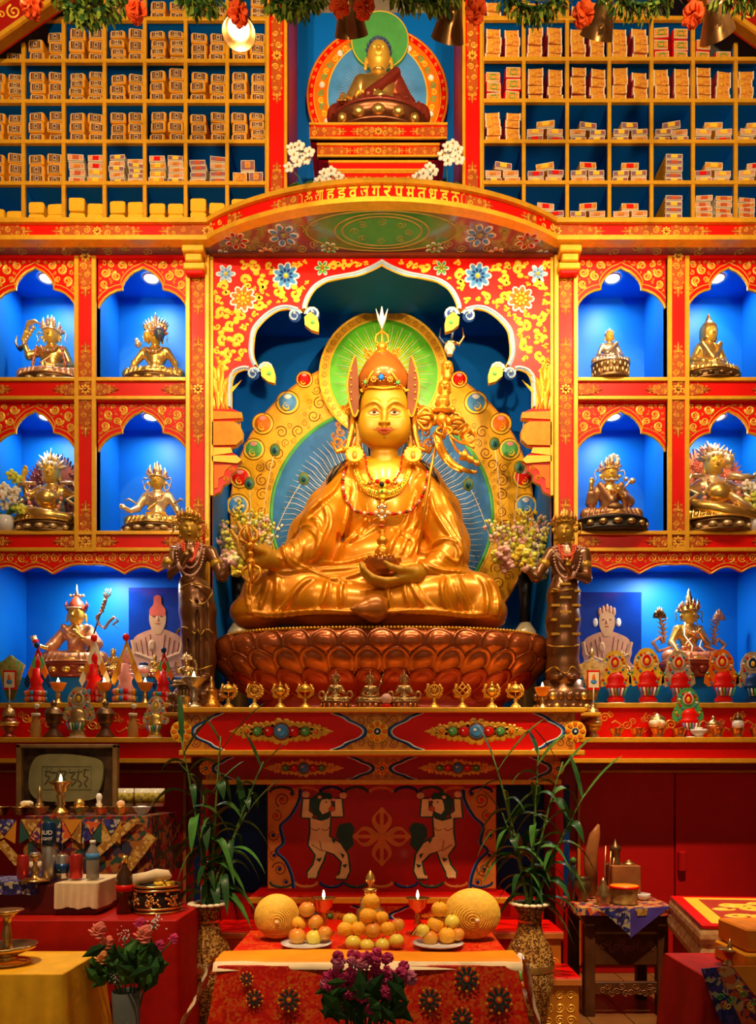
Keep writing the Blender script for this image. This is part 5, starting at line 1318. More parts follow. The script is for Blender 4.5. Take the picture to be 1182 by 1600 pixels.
def flames(T, c, rx, rz, m, Y, seed=1):
 b = MB(); mp = flat(Y); rg = random.Random(seed); out = []
 N = 44
 for i in range(N):
  a = -.7 + (PI + 1.4) * i / (N - 1)
  for q, rr in ((0, .95), (.4, 1.10 + rg.uniform(-.02, .05))): out.append((c[0] + rx * rr * math.cos(a + q * .09), c[1] + rz * rr * math.sin(a + q * .09)))
 b.prism(out, mp, -.02, 0, m)
 for i in range(90):
  a = rg.uniform(-.7, PI + .7); rr = math.sqrt(rg.uniform(.15, .85)); b.curl(c[0] + rx * rr * math.cos(a), c[1] + rz * rr * math.sin(a), rx * rg.uniform(.07, .13), a, rg.choice((-1, 1)), mp, m, 1.3, .4, .02)
 b.build('flame_halo', T)
def deity(name, label, cat_, px, ztop, Y, zf, wsc=1.0, lb=.14, pose=('lap', 'lap'), face=GILTF, body=GILT, robe=ROSEG, base=(BRONZE, PALEG), head='crown', ct=.22, rot=0, seed=1, robe_full=False, group=None, lot=(.52, .34), double=False, extra=None, hs=1.0, belly=0, shoulder=None, bottom=None, cm=None, fh=.0042):
 x = X(px, Y); z0 = zf; U = (ztop - z0) / (lb + 1 + ct); T = thing(name, label, cat_, (x, Y, z0), group)
 O = np.array((x, Y, z0 + lb * U)); W = lambda a, b_, c: tuple(O + np.array((a * wsc, b_, c)) * U)
 q = lambda r: r * U; hh = max(fh, U * .0085)
 s = SDF(W(-.62, -.42, -.01), W(.62, .30, 1.02), hh); fig = s
 hx, hz = 0, .80; hr = .112 * hs
 s.ell(W(0, .0, hz + .02), (q(hr * .93), q(hr * 1.05), q(hr * 1.08)), q(.02)); s.ell(W(0, -.03, hz - .05), (q(hr * .78), q(hr * .80), q(hr * .85)), q(.04))
 s.cap(W(0, -.03 - hr * .86, hz), W(0, -.03 - hr * 1.02, hz - .035), q(.012), q(.019), q(.02))
 for sg in (-1, 1):
  s.ell(W(sg * .040 * hs, -.02 - hr * .93, hz + .01), (q(.026), q(.018), q(.011)), q(.012), sub=True); s.ell(W(sg * .040 * hs, -.004 - hr * .93, hz + .006), (q(.022), q(.02), q(.010)), q(.006))
  s.cap(W(sg * hr * .98, .0, hz), W(sg * hr * 1.02, .0, hz - .10), q(.016), q(.018), q(.012))
 s.ell(W(0, -.03 - hr * .78, hz - .078), (q(.032), q(.012), q(.008)), q(.010)); s.ell(W(0, -.03 - hr * .80, hz - .064), (q(.03), q(.012), q(.004)), q(.006), sub=True)
 s.cap(W(0, .01, hz - .10), W(0, .01, .60), q(.060), q(.07), q(.03))
 s.cap(W(-.16, .02, .565), W(.16, .02, .565), q(.075), q(.075), q(.06)); s.ell(W(0, .02, .47), (q(.19 + belly * .03), q(.125), q(.15)), q(.06)); s.ell(W(0, .01, .27), (q(.135 + belly * .10), q(.11 + belly * .10), q(.15)), q(.06))
 s.ell(W(0, .02, .12), (q(.25), q(.19), q(.11)), q(.05))
 HP = {'lap': ((.29, .04, .33), (.13, -.20, .20), (.02, -.24, .20)), 'knee': ((.30, .0, .34), (.34, -.20, .22), (.34, -.30, .10)), 'chest': ((.31, -.02, .34), (.15, -.17, .40), (.08, -.20, .47)), 'raise': ((.36, -.02, .46), (.42, -.08, .68), (.36, -.12, .78)),
  'up': ((.31, -.02, .33), (.34, -.12, .50), (.34, -.14, .60)), 'out': ((.31, -.05, .34), (.36, -.22, .24), (.44, -.30, .26)), 'down': ((.33, -.03, .34), (.38, -.10, .16), (.38, -.16, .08)), 'wide': ((.34, -.02, .48), (.46, -.10, .44), (.55, -.14, .50))}
 for sg, ps in ((-1, pose[0]), (1, pose[1])):
  if ps is None: continue
  e, w_, h_ = [np.array(v) * np.array((sg, 1, 1)) for v in HP[ps]]
  s.chain([W(sg * .19, .02, .56), W(*e), W(*w_)], [q(.070), q(.055), q(.036)], q(.03))
  d = h_ - w_; d = d / np.linalg.norm(d); s.cap(W(*w_), W(*h_), q(.034), q(.036), q(.015)); sd = np.cross(d, (0, 1, 0)); sd = sd / (np.linalg.norm(sd) + 1e-6)
  for k in (-1.5, -.5, .5, 1.5): s.cap(W(*(h_ + sd * k * .017)), W(*(h_ + d * (.075 - abs(k) * .008) + sd * k * .02 + np.array((0, -.01, 0)))), q(.0125), q(.009), q(.006))
  s.cap(W(*(h_ - sd * .03)), W(*(h_ + d * .03 - sd * .055)), q(.014), q(.009), q(.01))
 s.ell(W(0, -.32, .055), (q(.12), q(.05), q(.03)), q(.02))
 s.build('figure', body, T, mats=[body, face], mf=lambda c: (c[:, 2] > O[2] + .655 * U).astype(int))
 # robe over the legs and, when worn, over the shoulders
 s = SDF(W(-.66, -.46, -.02), W(.66, .32, .68), hh)
 for sg in (-1, 1):
  s.chain([W(sg * .15, .04, .13), W(sg * .40, -.10, .105)], [q(.125), q(.105)], q(.04)); s.chain([W(sg * .40, -.10, .10), W(sg * .05, -.27, .085)], [q(.10), q(.075)], q(.04))
  for k in range(4): t = .2 + .22 * k; s.cap(W(sg * (.46 - .36 * t), -.17 - .16 * t, .17 - .02 * t), W(sg * (.50 - .36 * t) - .0, -.21 - .12 * t, .03), q(.012), q(.012), q(.014))
 s.ell(W(0, .03, .12), (q(.27), q(.22), q(.10)), q(.04)); s.ell(W(0, -.08, .02), (q(.52), q(.34), q(.025)), q(.02))
 if robe_full:
  for sg in ((-1, 1) if robe_full is True else (robe_full,)):
   ps = pose[0] if sg < 0 else pose[1]; e, w_, h_ = [np.array(v) * np.array((sg, 1, 1)) for v in HP[ps]]
   s.chain([W(sg * .17, .03, .565), W(*e), W(*(e * .35 + w_ * .65))], [q(.088), q(.085), q(.065)], q(.04)); s.cap(W(*(e * .4 + w_ * .6)), W(*((e + w_) / 2 + np.array((0, .02, -.12)))), q(.055), q(.03), q(.03))
   s.cap(W(sg * .17, -.06, .60), W(0 if robe_full is True else -sg * .10, -.12, .32), q(.05), q(.05), q(.03))
  if robe_full is True: s.cap(W(0, .03, .30), W(0, .03, .5), q(.15), q(.17), q(.04)); s.ell(W(0, -.12, .53), (q(.085), q(.10), q(.12)), q(.02), sub=True)
 else: s.cap(W(-.15, -.08, .255), W(.15, -.08, .255), q(.025), q(.025), q(.02)); s.cap(W(.20, -.02, .60), W(-.12, -.12, .30), q(.028), q(.02), q(.015)) if seed % 2 else None
 s.build('robe', robe, T)
 lotus(T, U, (x, Y - .06 * U, z0), lot[0] * U * wsc, lot[1] * U, lb * U, base[0], base[1], double, 9 if double else 8)
 hc = Vector(W(0, .0, hz + .06)); r = q(hr)
 if head == 'crown': crown(T, U, hc, r, cm or PALEG, 5, .16 * U, ct * U * .95, RED if seed % 2 else LBLUE)
 if head in ('buddha', 'bluehair', 'hood'):
  b = MB(); hm = HAIRB if head == 'bluehair' else (cm or body)
  if head == 'hood':
   b.lathe([(r * 1.10, -.16 * U), (r * 1.2, -.02 * U), (r * 1.12, .07 * U), (r * .8, .13 * U), (r * .45, .18 * U), (r * .3, .24 * U), (r * .12, .30 * U), (.0005, .33 * U)], hc + Vector((0, .03 * U, 0)), hm, 20, cap=False)
  else:
   b.sph(hc + Vector((0, .02 * U, .02 * U)), (r * .98, r * 1.0, r * .85), hm, 16)
   b.sph(hc + Vector((0, .01 * U, .095 * U)), (r * .5, r * .5, r * .5), hm, 12); b.sph(hc + Vector((0, .01 * U, .16 * U)), (r * .13, r * .13, r * .25), PALEG, 8)
   for k in range(60):
    a = k * 2.399; e_ = .12 + .84 * (k / 60.0); d = Vector((math.cos(a) * math.sqrt(1 - e_ * e_), math.sin(a) * math.sqrt(1 - e_ * e_), e_))
    b.sph(hc + Vector((0, .02 * U, .02 * U)) + Vector((d.x * r, d.y * r, d.z * r * .86)), r * .13, hm, 6)
  b.build('hair', T)
 if head == 'wrath':
  b = MB(); rg = random.Random(seed)
  for k in range(26):
   a = PI * (k + .5) / 26; y_ = rg.uniform(-.4, .5); L_ = rg.uniform(1.0, 1.9)
   d = Vector((math.cos(a), y_ * .4, math.sin(a))); b.tube([hc + d * r * .7, hc + d * r * 1.2, hc + d * r * L_ * 1.05 + Vector((rg.uniform(-.2, .2) * r, 0, r * .2))], [r * .26, r * .2, r * .02], cm or PALEG, 6)
  for k in range(5): b.sph(hc + Vector(((k - 2) * r * .42, -r * .95, r * .25 - abs(k - 2) * r * .08)), (r * .2, r * .16, r * .24), WHITE if k % 2 == 0 else PALEG, 8)
  b.build('flaming_hair', T)
 if head != 'buddha' and head != 'hood' and head != 'bluehair':
  b = MB()
  for i in range(17):
   a = PI + PI * i / 16; b.sph(Vector(W(.13 * math.cos(a), -.10 + .0 * i - .04 * math.sin(a) * -1, .585 + .10 * math.sin(a))), q(.016 if i != 8 else .03), (PALEG, COPPER)[i % 2], 6)
  b.build('necklace', T)
 if extra: extra(T, W, U, q)
 if rot: T.rotation_euler.z = rot
 return T
NF1, NF2 = Z(592), Z(831)
def ex_scroll(T, W, U, q):
 b = MB()
 b.tube([W(-.36, -.12, .80), W(-.30, -.14, .92), W(-.20, -.14, .95), W(-.12, -.14, .90)], [q(.03), q(.05), q(.045), q(.01)], PALEG, 8, flat=.6); b.tube([W(-.42, -.05, .62), W(-.52, 0, .58), W(-.58, 0, .68), W(-.56, 0, .80)], [q(.04), q(.05), q(.03), q(.01)], BRONZE, 8, flat=.5)
 for k in range(6): b.sph(W(-.40 + .03 * k, -.10, .62 + .05 * k), q(.035), PALEG, 6)
 b.build('raised_flower', T)
 b = MB()
 for sg in (-1, 1):
  for k in range(9): b.sph(W(sg * (.20 + .008 * k), -.10, .56 - .035 * k), q(.028), (COPPER, PINK)[k % 2], 6)
 b.build('garland', T)
deity('crowned_statue', 'gilded crowned figure raising one hand, upper left niche at the frame edge', 'statue', 81, Z(486, .17), .17, NF1, 1.0, pose=('raise', 'lap'), extra=ex_scroll, ct=.2, lot=(.52, .34), hs=1.12)
def ex_heads(T, W, U, q):
 b = MB(); c = Vector(W(.10, -.12, .80)); b.sph(c, (q(.09), q(.09), q(.11)), mat('grey blue face', (.10, .14, .20), rough=.3, metal=.3), 14)
 for k in range(7): a = PI * k / 6; b.tube([c + Vector((q(.09) * math.cos(a), 0, q(.09) * math.sin(a))), c + Vector((q(.16) * math.cos(a), 0, q(.17) * math.sin(a)))], [q(.03), q(.004)], FLAME, 6)
 b.sph(W(-.12, -.03, .80), (q(.07), q(.08), q(.10)), GILTF, 12); b.build('side_head', T)
 b = MB()
 for k in range(11): a = PI * (k + .5) / 11; b.tube([W(.12 * math.cos(a), 0, .9 + .05 * math.sin(a)), W(.22 * math.cos(a), 0, 1.0 + .16 * math.sin(a))], [q(.05), q(.006)], GILT, 6)
 b.tube([W(-.30, -.16, .10), W(-.48, -.18, .13)], [q(.015), q(.002)], PALEG, 6); b.sph(W(-.27, -.05, .66), q(.06), PALEG, 8); b.sph(W(-.30, -.02, .74), q(.04), PALEG, 8); b.build('crest', T)
deity('wrathful_statue', 'gilded many-headed figure with a dark grey face and both arms reaching down', 'statue', 243, Z(482, .15), .15, NF1, 1.05, pose=('down', 'down'), extra=ex_heads, robe=GILT, ct=.30, lot=(.54, .34), seed=2, base=(BRONZE, GILT))
def ex_wr(mir, m, Y):
 def f(T, W, U, q):
  flames(T, (W(-mir * .12, 0, 0)[0], W(0, 0, .52)[2]), q(.42), q(.62), m, Y + .13, 3)
  b = MB(); b.sph(W(0, -.16, .38), (q(.17), q(.13), q(.14)), GILT, 16)
  for k in range(16): a = PI + PI * k / 15; b.sph(W(.26 * math.cos(a), -.22, .42 + .30 * math.sin(a)), q(.030), (PINK, PALEG)[k % 2], 6)
  b.build('belly_and_garland', T); b = MB()
  for sg in (-1, 1):
   b.tube([W(sg * .2, -.1, .62), W(sg * .42, -.16, .60), W(sg * .50, -.12, .44), W(sg * .34, -.2, .34), W(sg * .56, -.2, .22), W(sg * .62, -.2, .08)], [q(.04), q(.05), q(.05), q(.045), q(.05), q(.01)], PALEG, 8, flat=.5)
  b.tube([W(-.42, -.2, .24), W(.0, -.32, .10), W(.45, -.26, .06)], [q(.06), q(.09), q(.07)], GILT, 10); b.build('scarf', T)
 return f
deity('wrathful_statue', 'golden wrathful figure before a dark red flame halo behind the left orchid', 'statue', 81, Z(700, .14), .14, NF2, .9, pose=('raise', 'wide'), extra=ex_wr(1, FLAMED, .14), robe=GILT, body=GILT, head='wrath', ct=.16, hs=1.2, belly=.5, base=(BRONZE, PALEG), lot=(.52, .34))
def ex_hoops(T, W, U, q):
 b = MB()
 for sg in (-1, 1):
  b.tube([W(sg * .16 + .045 * math.cos(t * PI / 5), -.02, .70 + .055 * math.sin(t * PI / 5)) for t in range(10)], q(.013), PALEG, 6, True)
  b.tube([W(sg * .30, -.1, .40), W(sg * .42, -.14, .46), W(sg * .50, -.14, .42)], [q(.02), q(.035), q(.005)], PALEG, 6, flat=.5); b.tube([W(sg * .30, -.1, .28), W(sg * .40, -.14, .26), W(sg * .50, -.14, .24)], [q(.015), q(.03), q(.005)], PALEG, 6, flat=.5)
 b.build('ribbons', T)
deity('crowned_statue', 'pale gilded crowned figure in the lower niche behind the left standing attendant', 'statue', 246, Z(714, .13), .13, NF2, 1.0, pose=('out', 'down'), extra=ex_hoops, body=PALEG, robe=GILT, ct=.2, hs=1.1, lot=(.56, .34), cm=PALEG)
deity('buddha_statue', 'small silvery buddha on a double lotus in the upper right inner niche', 'statue', 953, Z(508, .05), .05, NF1, 1.0, lb=.42, pose=('lap', 'lap'), head='buddha', robe=mat('silver gilt', (.62, .50, .38), metal=.85, rough=.32, var=.15), body=MC['silver gilt'], face=GILTF, robe_full=1, lot=(.48, .36), double=True, base=(BRONZE, ANT), ct=.12, hs=1.05)
deity('hooded_statue', 'gilded figure with tall pointed hood in the upper right outer niche', 'statue', 1109, Z(478, .10), .10, NF1, .95, pose=('lap', 'lap'), head='hood', robe=GILT, robe_full=True, ct=.30, lot=(.52, .34), base=(BRONZE, BRONZE), hs=1.15, rot=.12)
def ex_beard(T, W, U, q):
 b = MB()
 for k in range(17): t = (k - 8) / 8; b.tube([W(t * .085, -.10 + abs(t) * .06, .725 + t * t * .03), W(t * .095, -.13 + abs(t) * .06, .655 + t * t * .02)], [q(.018), q(.004)], WHB, 6)
 b.build('beard', T); b = MB(); b.tube([W(.18, -.08, .50), W(.28, -.14, .62)], q(.016), PALEG, 8); b.sph(W(.33, -.14, .63), q(.05), PALEG, 10); b.sph(W(.23, -.14, .66), q(.035), PALEG, 8)
 for k in range(8): a = PI * 2 * k / 8; b.sph(W(.06 + .075 * math.cos(a), -.02, 1.02 + .07 * math.sin(a)), q(.036), WHITE, 8)
 b.sph(W(.0, -.1, .99), q(.05), PALEG, 8); b.build('sceptre', T); b = MB(); b.sph(W(0, -.30, .16), (q(.13), q(.06), q(.07)), BRONZE, 12); b.build('bowl', T)
deity('bearded_statue', 'gilded crowned figure with a white beard in the lower right inner niche', 'statue', 953, Z(708, .07), .07, NF2, .98, pose=('up', 'chest'), extra=ex_beard, robe=mat('rose bronze robe', (.40, .20, .10), metal=.6, rough=.35, var=.3), robe_full=True, ct=.14, hs=1.15, lot=(.60, .38), lb=.20, base=(mat('black bronze', (.03, .025, .02), metal=.6, rough=.3), ANT))
def ex_pair(T, W, U, q):
 ex_wr(-1, FLAME, .13)(T, W, U, q); b = MB(); b.sph(W(.17, -.10, .80), (q(.08), q(.08), q(.09)), PALEG, 12)
 for k in range(7): a = PI * k / 6; b.tube([W(.17 + .07 * math.cos(a), -.08, .84 + .04 * math.sin(a)), W(.17 + .13 * math.cos(a), -.08, .86 + .12 * math.sin(a))], [q(.03), q(.004)], ANT, 6)
 b.tube([W(.15, -.15, .60), W(.32, -.2, .56), W(.50, -.2, .56)], [q(.05), q(.04), q(.03)], PALEG, 8); b.tube([W(.54 + .06 * math.cos(t * PI / 5), -.2, .56 + .06 * math.sin(t * PI / 5)) for t in range(10)], q(.014), PALEG, 6, True)
 b.tube([W(.12, -.2, .35), W(.3, -.22, .22), W(.48, -.22, .12)], [q(.07), q(.10), q(.05)], PALEG, 10, flat=.6); b.build('consort', T)
deity('wrathful_statue', 'golden wrathful pair before an orange flame halo in the lower right outer niche', 'statue', 1115, Z(692, .13), .13, NF2, .85, pose=('wide', 'wide'), extra=ex_pair, robe=GILT, body=PALEG, head='wrath', ct=.08, hs=1.15, belly=.4, base=(BRONZE, PALEG), lot=(.52, .34), seed=4)
# ---- lower alcoves
LZ = Z(1058, .1)
def ex_guru(T, W, U, q):
 b = MB(); hm = mat('brick red hat', (.50, .07, .03), rough=.35, metal=.2); c = Vector(W(0, .0, .88))
 b.lathe([(q(.135), -.03 * U), (q(.14), .02 * U), (q(.11), .10 * U), (q(.06), .17 * U), (q(.03), .21 * U)], c, hm, 16); 
 for sg in (-1, 1): b.tube([c + Vector((sg * q(.13), 0, -.02 * U)), c + Vector((sg * q(.17), 0, .08 * U)), c + Vector((sg * q(.14), 0, .15 * U))], [q(.05), q(.05), q(.005)], MAROON, 8, flat=.4)
 b.build('hat', T); b = MB(); b.tube([c + Vector((0, -q(.12), 0)) + Vector((q(.12) * math.cos(t), q(.10) * math.sin(t) * -.2, .0)) for t in (0, .8, 1.6, 2.4, 3.1)], q(.018), PALEG, 6)
 for k in range(5): b.sph(c + Vector(((k - 2) * q(.05), 0, .22 * U)), q(.028), PALEG, 6)
 b.tube([c + Vector((0, 0, .2 * U)), c + Vector((0, 0, .40 * U))], [q(.035), q(.006)], PALEG, 8); b.build('finial', T)
 b = MB(); RG = ROSEG; b.tube([W(.20, -.12, .18), W(.42, -.12, .86), W(.48, -.12, 1.04)], q(.012), BRONZE, 6)
 for k in (-1, 0, 1): b.tube([W(.48, -.12, 1.02), W(.49 + k * .045, -.12, 1.09), W(.52 + k * .035, -.12, 1.18)], [q(.014), q(.014), q(.003)], PALEG, 6)
 for t in range(4): b.sph(W(.42 + .015 * t, -.12, .84 + .05 * t), q(.035), RG, 8)
 b.tube([W(.44, -.12, .84), W(.34, -.12, .74), W(.38, -.12, .62), W(.46, -.12, .56), W(.52, -.12, .66), W(.60, -.12, .74), W(.66, -.12, .68), W(.58, -.12, .62), W(.66, -.12, .56)], [q(.03), q(.04), q(.035), q(.04), q(.035), q(.035), q(.03), q(.03), q(.005)], RG, 8, flat=.5); b.build('staff', T)
 b = MB(); b.tube([W(-.46, -.32, .26), W(-.50, -.34, .40)], [q(.04), q(.05)], PALEG, 8); b.sph(W(-.47, -.33, .32), q(.05), RED, 8); b.build('vajra', T)
deity('guru_statue', 'gilded seated figure in red pointed hat with trident staff, lower left alcove', 'statue', 120, Z(905, .22), .22, LZ, 1.05, pose=('out', 'chest'), extra=ex_guru, head='none', robe=ROSEG, robe_full=True, ct=.36, hs=1.25, lb=.22, base=(MAROON, GILT), lot=(.56, .34))
def ex_tara(T, W, U, q):
 for sg in (-1, 1):
  b = MB(); xo = .52 if sg > 0 else .50
  b.tube([W(sg * .22, -.05, .30), W(sg * .52, .0, .20), W(sg * .62, .0, .34), W(sg * .50, .0, .42), W(sg * .44, .0, .34), W(sg * .50, 0, .30)], [q(.04), q(.05), q(.05), q(.045), q(.035), q(.01)], ROSEG, 8, flat=.5)
  b.tube([W(sg * .42, 0, .34), W(sg * .44, 0, .56), W(sg * xo, 0, .74)], [q(.02), q(.022), q(.02)], ROSEG, 6)
  for k in range(7):
   a = PI * (k - 3) / 7; b.tube([W(sg * xo, 0, .74), W(sg * xo + .09 * math.sin(a), 0, .74 + .08 * math.cos(a)), W(sg * xo + .07 * math.sin(a), 0, .74 + .17 * math.cos(a))], [q(.02), q(.04), q(.005)], BRONZE if sg < 0 else ROSEG, 6)
  for k in range(5): b.tube([W(sg * .44, 0, .40 + .07 * k), W(sg * .36, 0, .46 + .07 * k)], [q(.02), q(.004)], ROSEG, 5); b.tube([W(sg * .44, 0, .40 + .07 * k), W(sg * .54, 0, .46 + .07 * k)], [q(.02), q(.004)], ROSEG, 5)
  b.build('lotus_flower', T)
 b = MB()
 for sg in (-1, 1): b.tube([W(sg * .10, -.05, .66), W(sg * .16, -.14, .44), W(sg * .06, -.2, .26), W(sg * .14, -.3, .12)], q(.011), WHITE, 6)
 b.build('white_strands', T)
deity('tara_statue', 'gilded crowned figure between two lotus flowers in the lower right alcove', 'statue', 1077, Z(911, .22), .22, LZ, 1.0, pose=('knee', 'chest'), extra=ex_tara, robe=mat('coral gilt skirt', (.70, .28, .16), metal=.4, rough=.35, var=.2), ct=.30, hs=1.1, lb=.24, base=(MAROON, MAROON), lot=(.55, .34), cm=ANT, rot=.15)
# ---- top golden buddha
deity('buddha_statue', 'golden blue-haired buddha touching the earth, topmost on the stepped throne', 'statue', 592, Z(42, .27), .27, Z(193, .06), 1.06, lb=.19, pose=('knee', 'lap'), head='bluehair', robe=MAROON, robe_full=1, body=GILT, face=GILTF, lot=(.50, .36), base=(mat('copper brown', (.22, .07, .03), metal=.8, rough=.3, var=.3), GILT), ct=.14, hs=1.15)
# ---- three small brass figures on the central shelf
for px_, tp, lab, ps, hd_ in ((525, 1042, 'small brass crowned figure, left of the three before the lotus throne', ('knee', 'chest'), 'crown'), (579, 1044, 'small brass figure with trident, middle of the three before the throne', ('lap', 'lap'), 'crown'), (632, 1043, 'small brass crowned figure beside the pink crystal ball', ('chest', 'chest'), 'crown')):
 def ex_s(T, W, U, q, px_=px_):
  b = MB()
  if px_ == 579:
   b.tube([W(.22, -.1, .2), W(.44, -.1, .95)], q(.02), ANT, 6); b.tube([W(.44, -.1, .9), W(.48, -.1, 1.06)], [q(.05), q(.01)], ANT, 6); b.sph(W(.40, -.1, .74), q(.06), ANT, 8)
  else:
   for sg in (-1, 1): b.tube([W(sg * (.50 + .10 * math.cos(t * PI / 5)), -.1, .26 + .13 * math.sin(t * PI / 5)) for t in range(10)], q(.035), ANT, 6, True)
  b.build('side_ornament', T)
 deity('brass_figurine', lab, 'figurine', px_, Z(tp, -.5), -.5, SH, 1.0, pose=ps, body=ANT, face=ANT, robe=ANT, head=hd_, cm=ANT, ct=.28, lb=.24, lot=(.56, .34), base=(mat('brown copper base', (.25, .08, .04), metal=.7, rough=.35), COPPER), group='brass figurines on the central shelf', extra=ex_s, fh=.003)
for px_, tp, Y_, zf_, lab in ((177, 1009, .13, LZ, 'small golden buddha beside the framed buddha print'), (242, 1020, .13, LZ, 'tiny golden buddha in front of the framed buddha print'), ):
 deity('buddha_figurine', lab, 'figurine', px_, Z(tp, Y_), Y_, zf_, .95, pose=('knee', 'lap'), body=GILT, face=GILT, robe=GILT, head='buddha', ct=.12, lb=.28, lot=(.52, .34), base=(MAROON, PALEG), robe_full=1, fh=.003)
# ================================================================ standing attendants
YA = -.13
BRB = mat('brown bronze lacquer', (.17, .065, .02), metal=.55, rough=.3, coat=.4, var=.25); ATF = mat('antique gold face', (.48, .28, .03), metal=.5, rough=.38)
BEADW = mat('pearl pink beads', (.75, .45, .38), rough=.3); CORAL = mat('coral beads', (.75, .10, .04), rough=.3)
def attendant(label, fx_, fy_, sh, arms, cx, skirt, hems, straps):
 zb_ = SH; T = thing('attendant_statue', label, 'statue', (X(cx, YA), YA, zb_))
 A = lambda a, b_, d=0.0: tuple(P(a, b_, YA + d)); m = M(1, YA)
 s = SDF(A(cx - 55, 1066, -.17), (X(cx + 55 if cx < 500 else cx + 50, YA), YA + .13, Z(798, YA)), .0062)
 s.ell(A(fx_, fy_ - 2, .0), (13.5 * m, 14 * m, 17 * m), .01); s.ell(A(fx_, fy_ + 6, -.01), (11 * m, 11 * m, 13 * m), .02); s.cap(A(fx_, fy_ - 2, -.045), A(fx_, fy_ + 4, -.056), .003, .006, .006)
 for sg in (-1, 1): s.ell(A(fx_ + sg * 5.5, fy_ - 2, -.050), (.013, .008, .006), .006, sub=True); s.cap(A(fx_ + sg * 13, fy_), A(fx_ + sg * 14, fy_ + 14), .009, .010, .006)
 s.ell(A(fx_, fy_ + 10, -.050), (.014, .006, .004), .005)
 s.cap(A(fx_, fy_ + 14), A((sh[0][0] + sh[1][0]) / 2, fy_ + 32), 8 * m, 9 * m, .02)
 s.cap(A(*sh[0], .01), A(*sh[1], .01), 9 * m, 9 * m, .03); mx = (sh[0][0] + sh[1][0]) / 2
 s.ell(A(mx, sh[0][1] + 15), (25 * m, .062, 20 * m), .04); s.ell(A((mx + cx) / 2, sh[0][1] + 40), (19 * m, .052, 24 * m), .04)
 for ch, hd_ in arms:
  s.chain([A(*q_) for q_ in ch], [9.5 * m, 7.5 * m, 4.6 * m], .02); w_, h_ = np.array(A(*ch[-1])), np.array(A(*hd_)); d = (h_ - w_) / np.linalg.norm(h_ - w_); sd = np.cross(d, (0, 1, 0)); s.cap(tuple(w_), tuple(h_), .017, .019, .01)
  for k in (-1.5, -.5, .5, 1.5): s.cap(tuple(h_ + sd * k * .010), tuple(h_ + d * (.045 - abs(k) * .006) + sd * k * .013), .0072, .005, .004)
  s.cap(tuple(h_ - sd * .015), tuple(h_ + d * .015 - sd * .032), .008, .005, .005)
 s.build('figure', BRB, T, mats=[BRB, ATF], mf=lambda c: ((c[:, 2] > A(0, fy_ + 22)[2]) | (((abs(c[:, 0] - A(arms[1 if cx > 500 else 0][1][0], 0)[0]) < .05) & (abs(c[:, 2] - A(0, arms[1 if cx > 500 else 0][1][1])[2]) < .04) & (c[:, 1] < YA - .09)))).astype(int))
 s = SDF(A(cx - 45, 1068, -.15), (X(cx + 45, YA), YA + .14, Z(900, YA)), .0062)
 s.chain([A(*q_[:2]) for q_ in skirt], [q_[2] * m for q_ in skirt], .03)
 for k in range(0 if straps else 7): xx = cx + (k - 3) * 6.5; s.chain([A(xx, 940, -.085 + .004 * (k - 3) ** 2), A(xx + (k % 2) * 2, 1000, -.088 + .004 * (k - 3) ** 2), A(xx, 1052, -.085 + .004 * (k - 3) ** 2)], .008, .014, sub=bool(k % 2))
 s.ell(A(cx - 12, 1059, -.07), (.036, .05, .02), .01); s.ell(A(cx + 12, 1059, -.07), (.036, .05, .02), .01)
 s.build('skirt', BRB, T)
 b = MB()
 for h_ in hems:
  c = cat(h_, 5); b.tube([P(a, e_, YA - .099 + .05 * ((a - cx) / 30) ** 2) for a, e_ in c], [.010 * (.6 + .4 * math.sin(i)) for i in range(len(c))], ATF, 6, flat=.6)
 b.build('gold_hem', T)
 b = MB()
 for (x0, y0, w_) in straps: b.box(X(x0, YA), X(x0 + w_, YA), YA - .096 + .05 * ((x0 + w_ / 2 - cx) / 30) ** 2, YA - .04, Z(y0 + 4, YA), Z(y0, YA), ATF, .002)
 if straps: b.build('gold_dashes', T)
 b = MB()
 for j, (r0, dz, mt) in enumerate(((19, 26, BEADW), (16, 40, BEADW), (13, 18, CORAL), (22, 52, BEADW), (9, 30, CORAL))):
  for i in range(30):
   a = PI * (i + .5) / 30; q_ = (mx - r0 * math.cos(a), fy_ + 22 + dz * math.sin(a) ** .8); yy = -.075 - .008 * j + .0 * abs(math.cos(a)); b.sph(P(q_[0], q_[1], YA + yy + .05 * abs(math.cos(a))), .0062 if mt is BEADW else .0085, mt, 6)
 b.build('bead_strands', T)
 b = MB()
 for sg, (ch, hd_) in zip((-1, 1), arms):
  for (u_, r) in ((.45, 8.8), ): q0, q1 = Vector(A(*ch[0])), Vector(A(*ch[1])); c = q0.lerp(q1, u_); d = (q1 - q0).normalized(); b.tube([c - d * .02, c, c + d * .02], [r * m, r * 1.06 * m, r * m], ATF, 12)
  q0 = Vector(A(*ch[2])); d = (q0 - Vector(A(*ch[1]))).normalized(); b.tube([q0 - d * .012, q0 + d * .012], 6.2 * m, BEADW, 12)
 b.build('bracelets', T)
 crown(T, 1, Vector(A(fx_, fy_ - 11)), 14.5 * m, ATF, 7, .050, .060, CORAL)
 return T
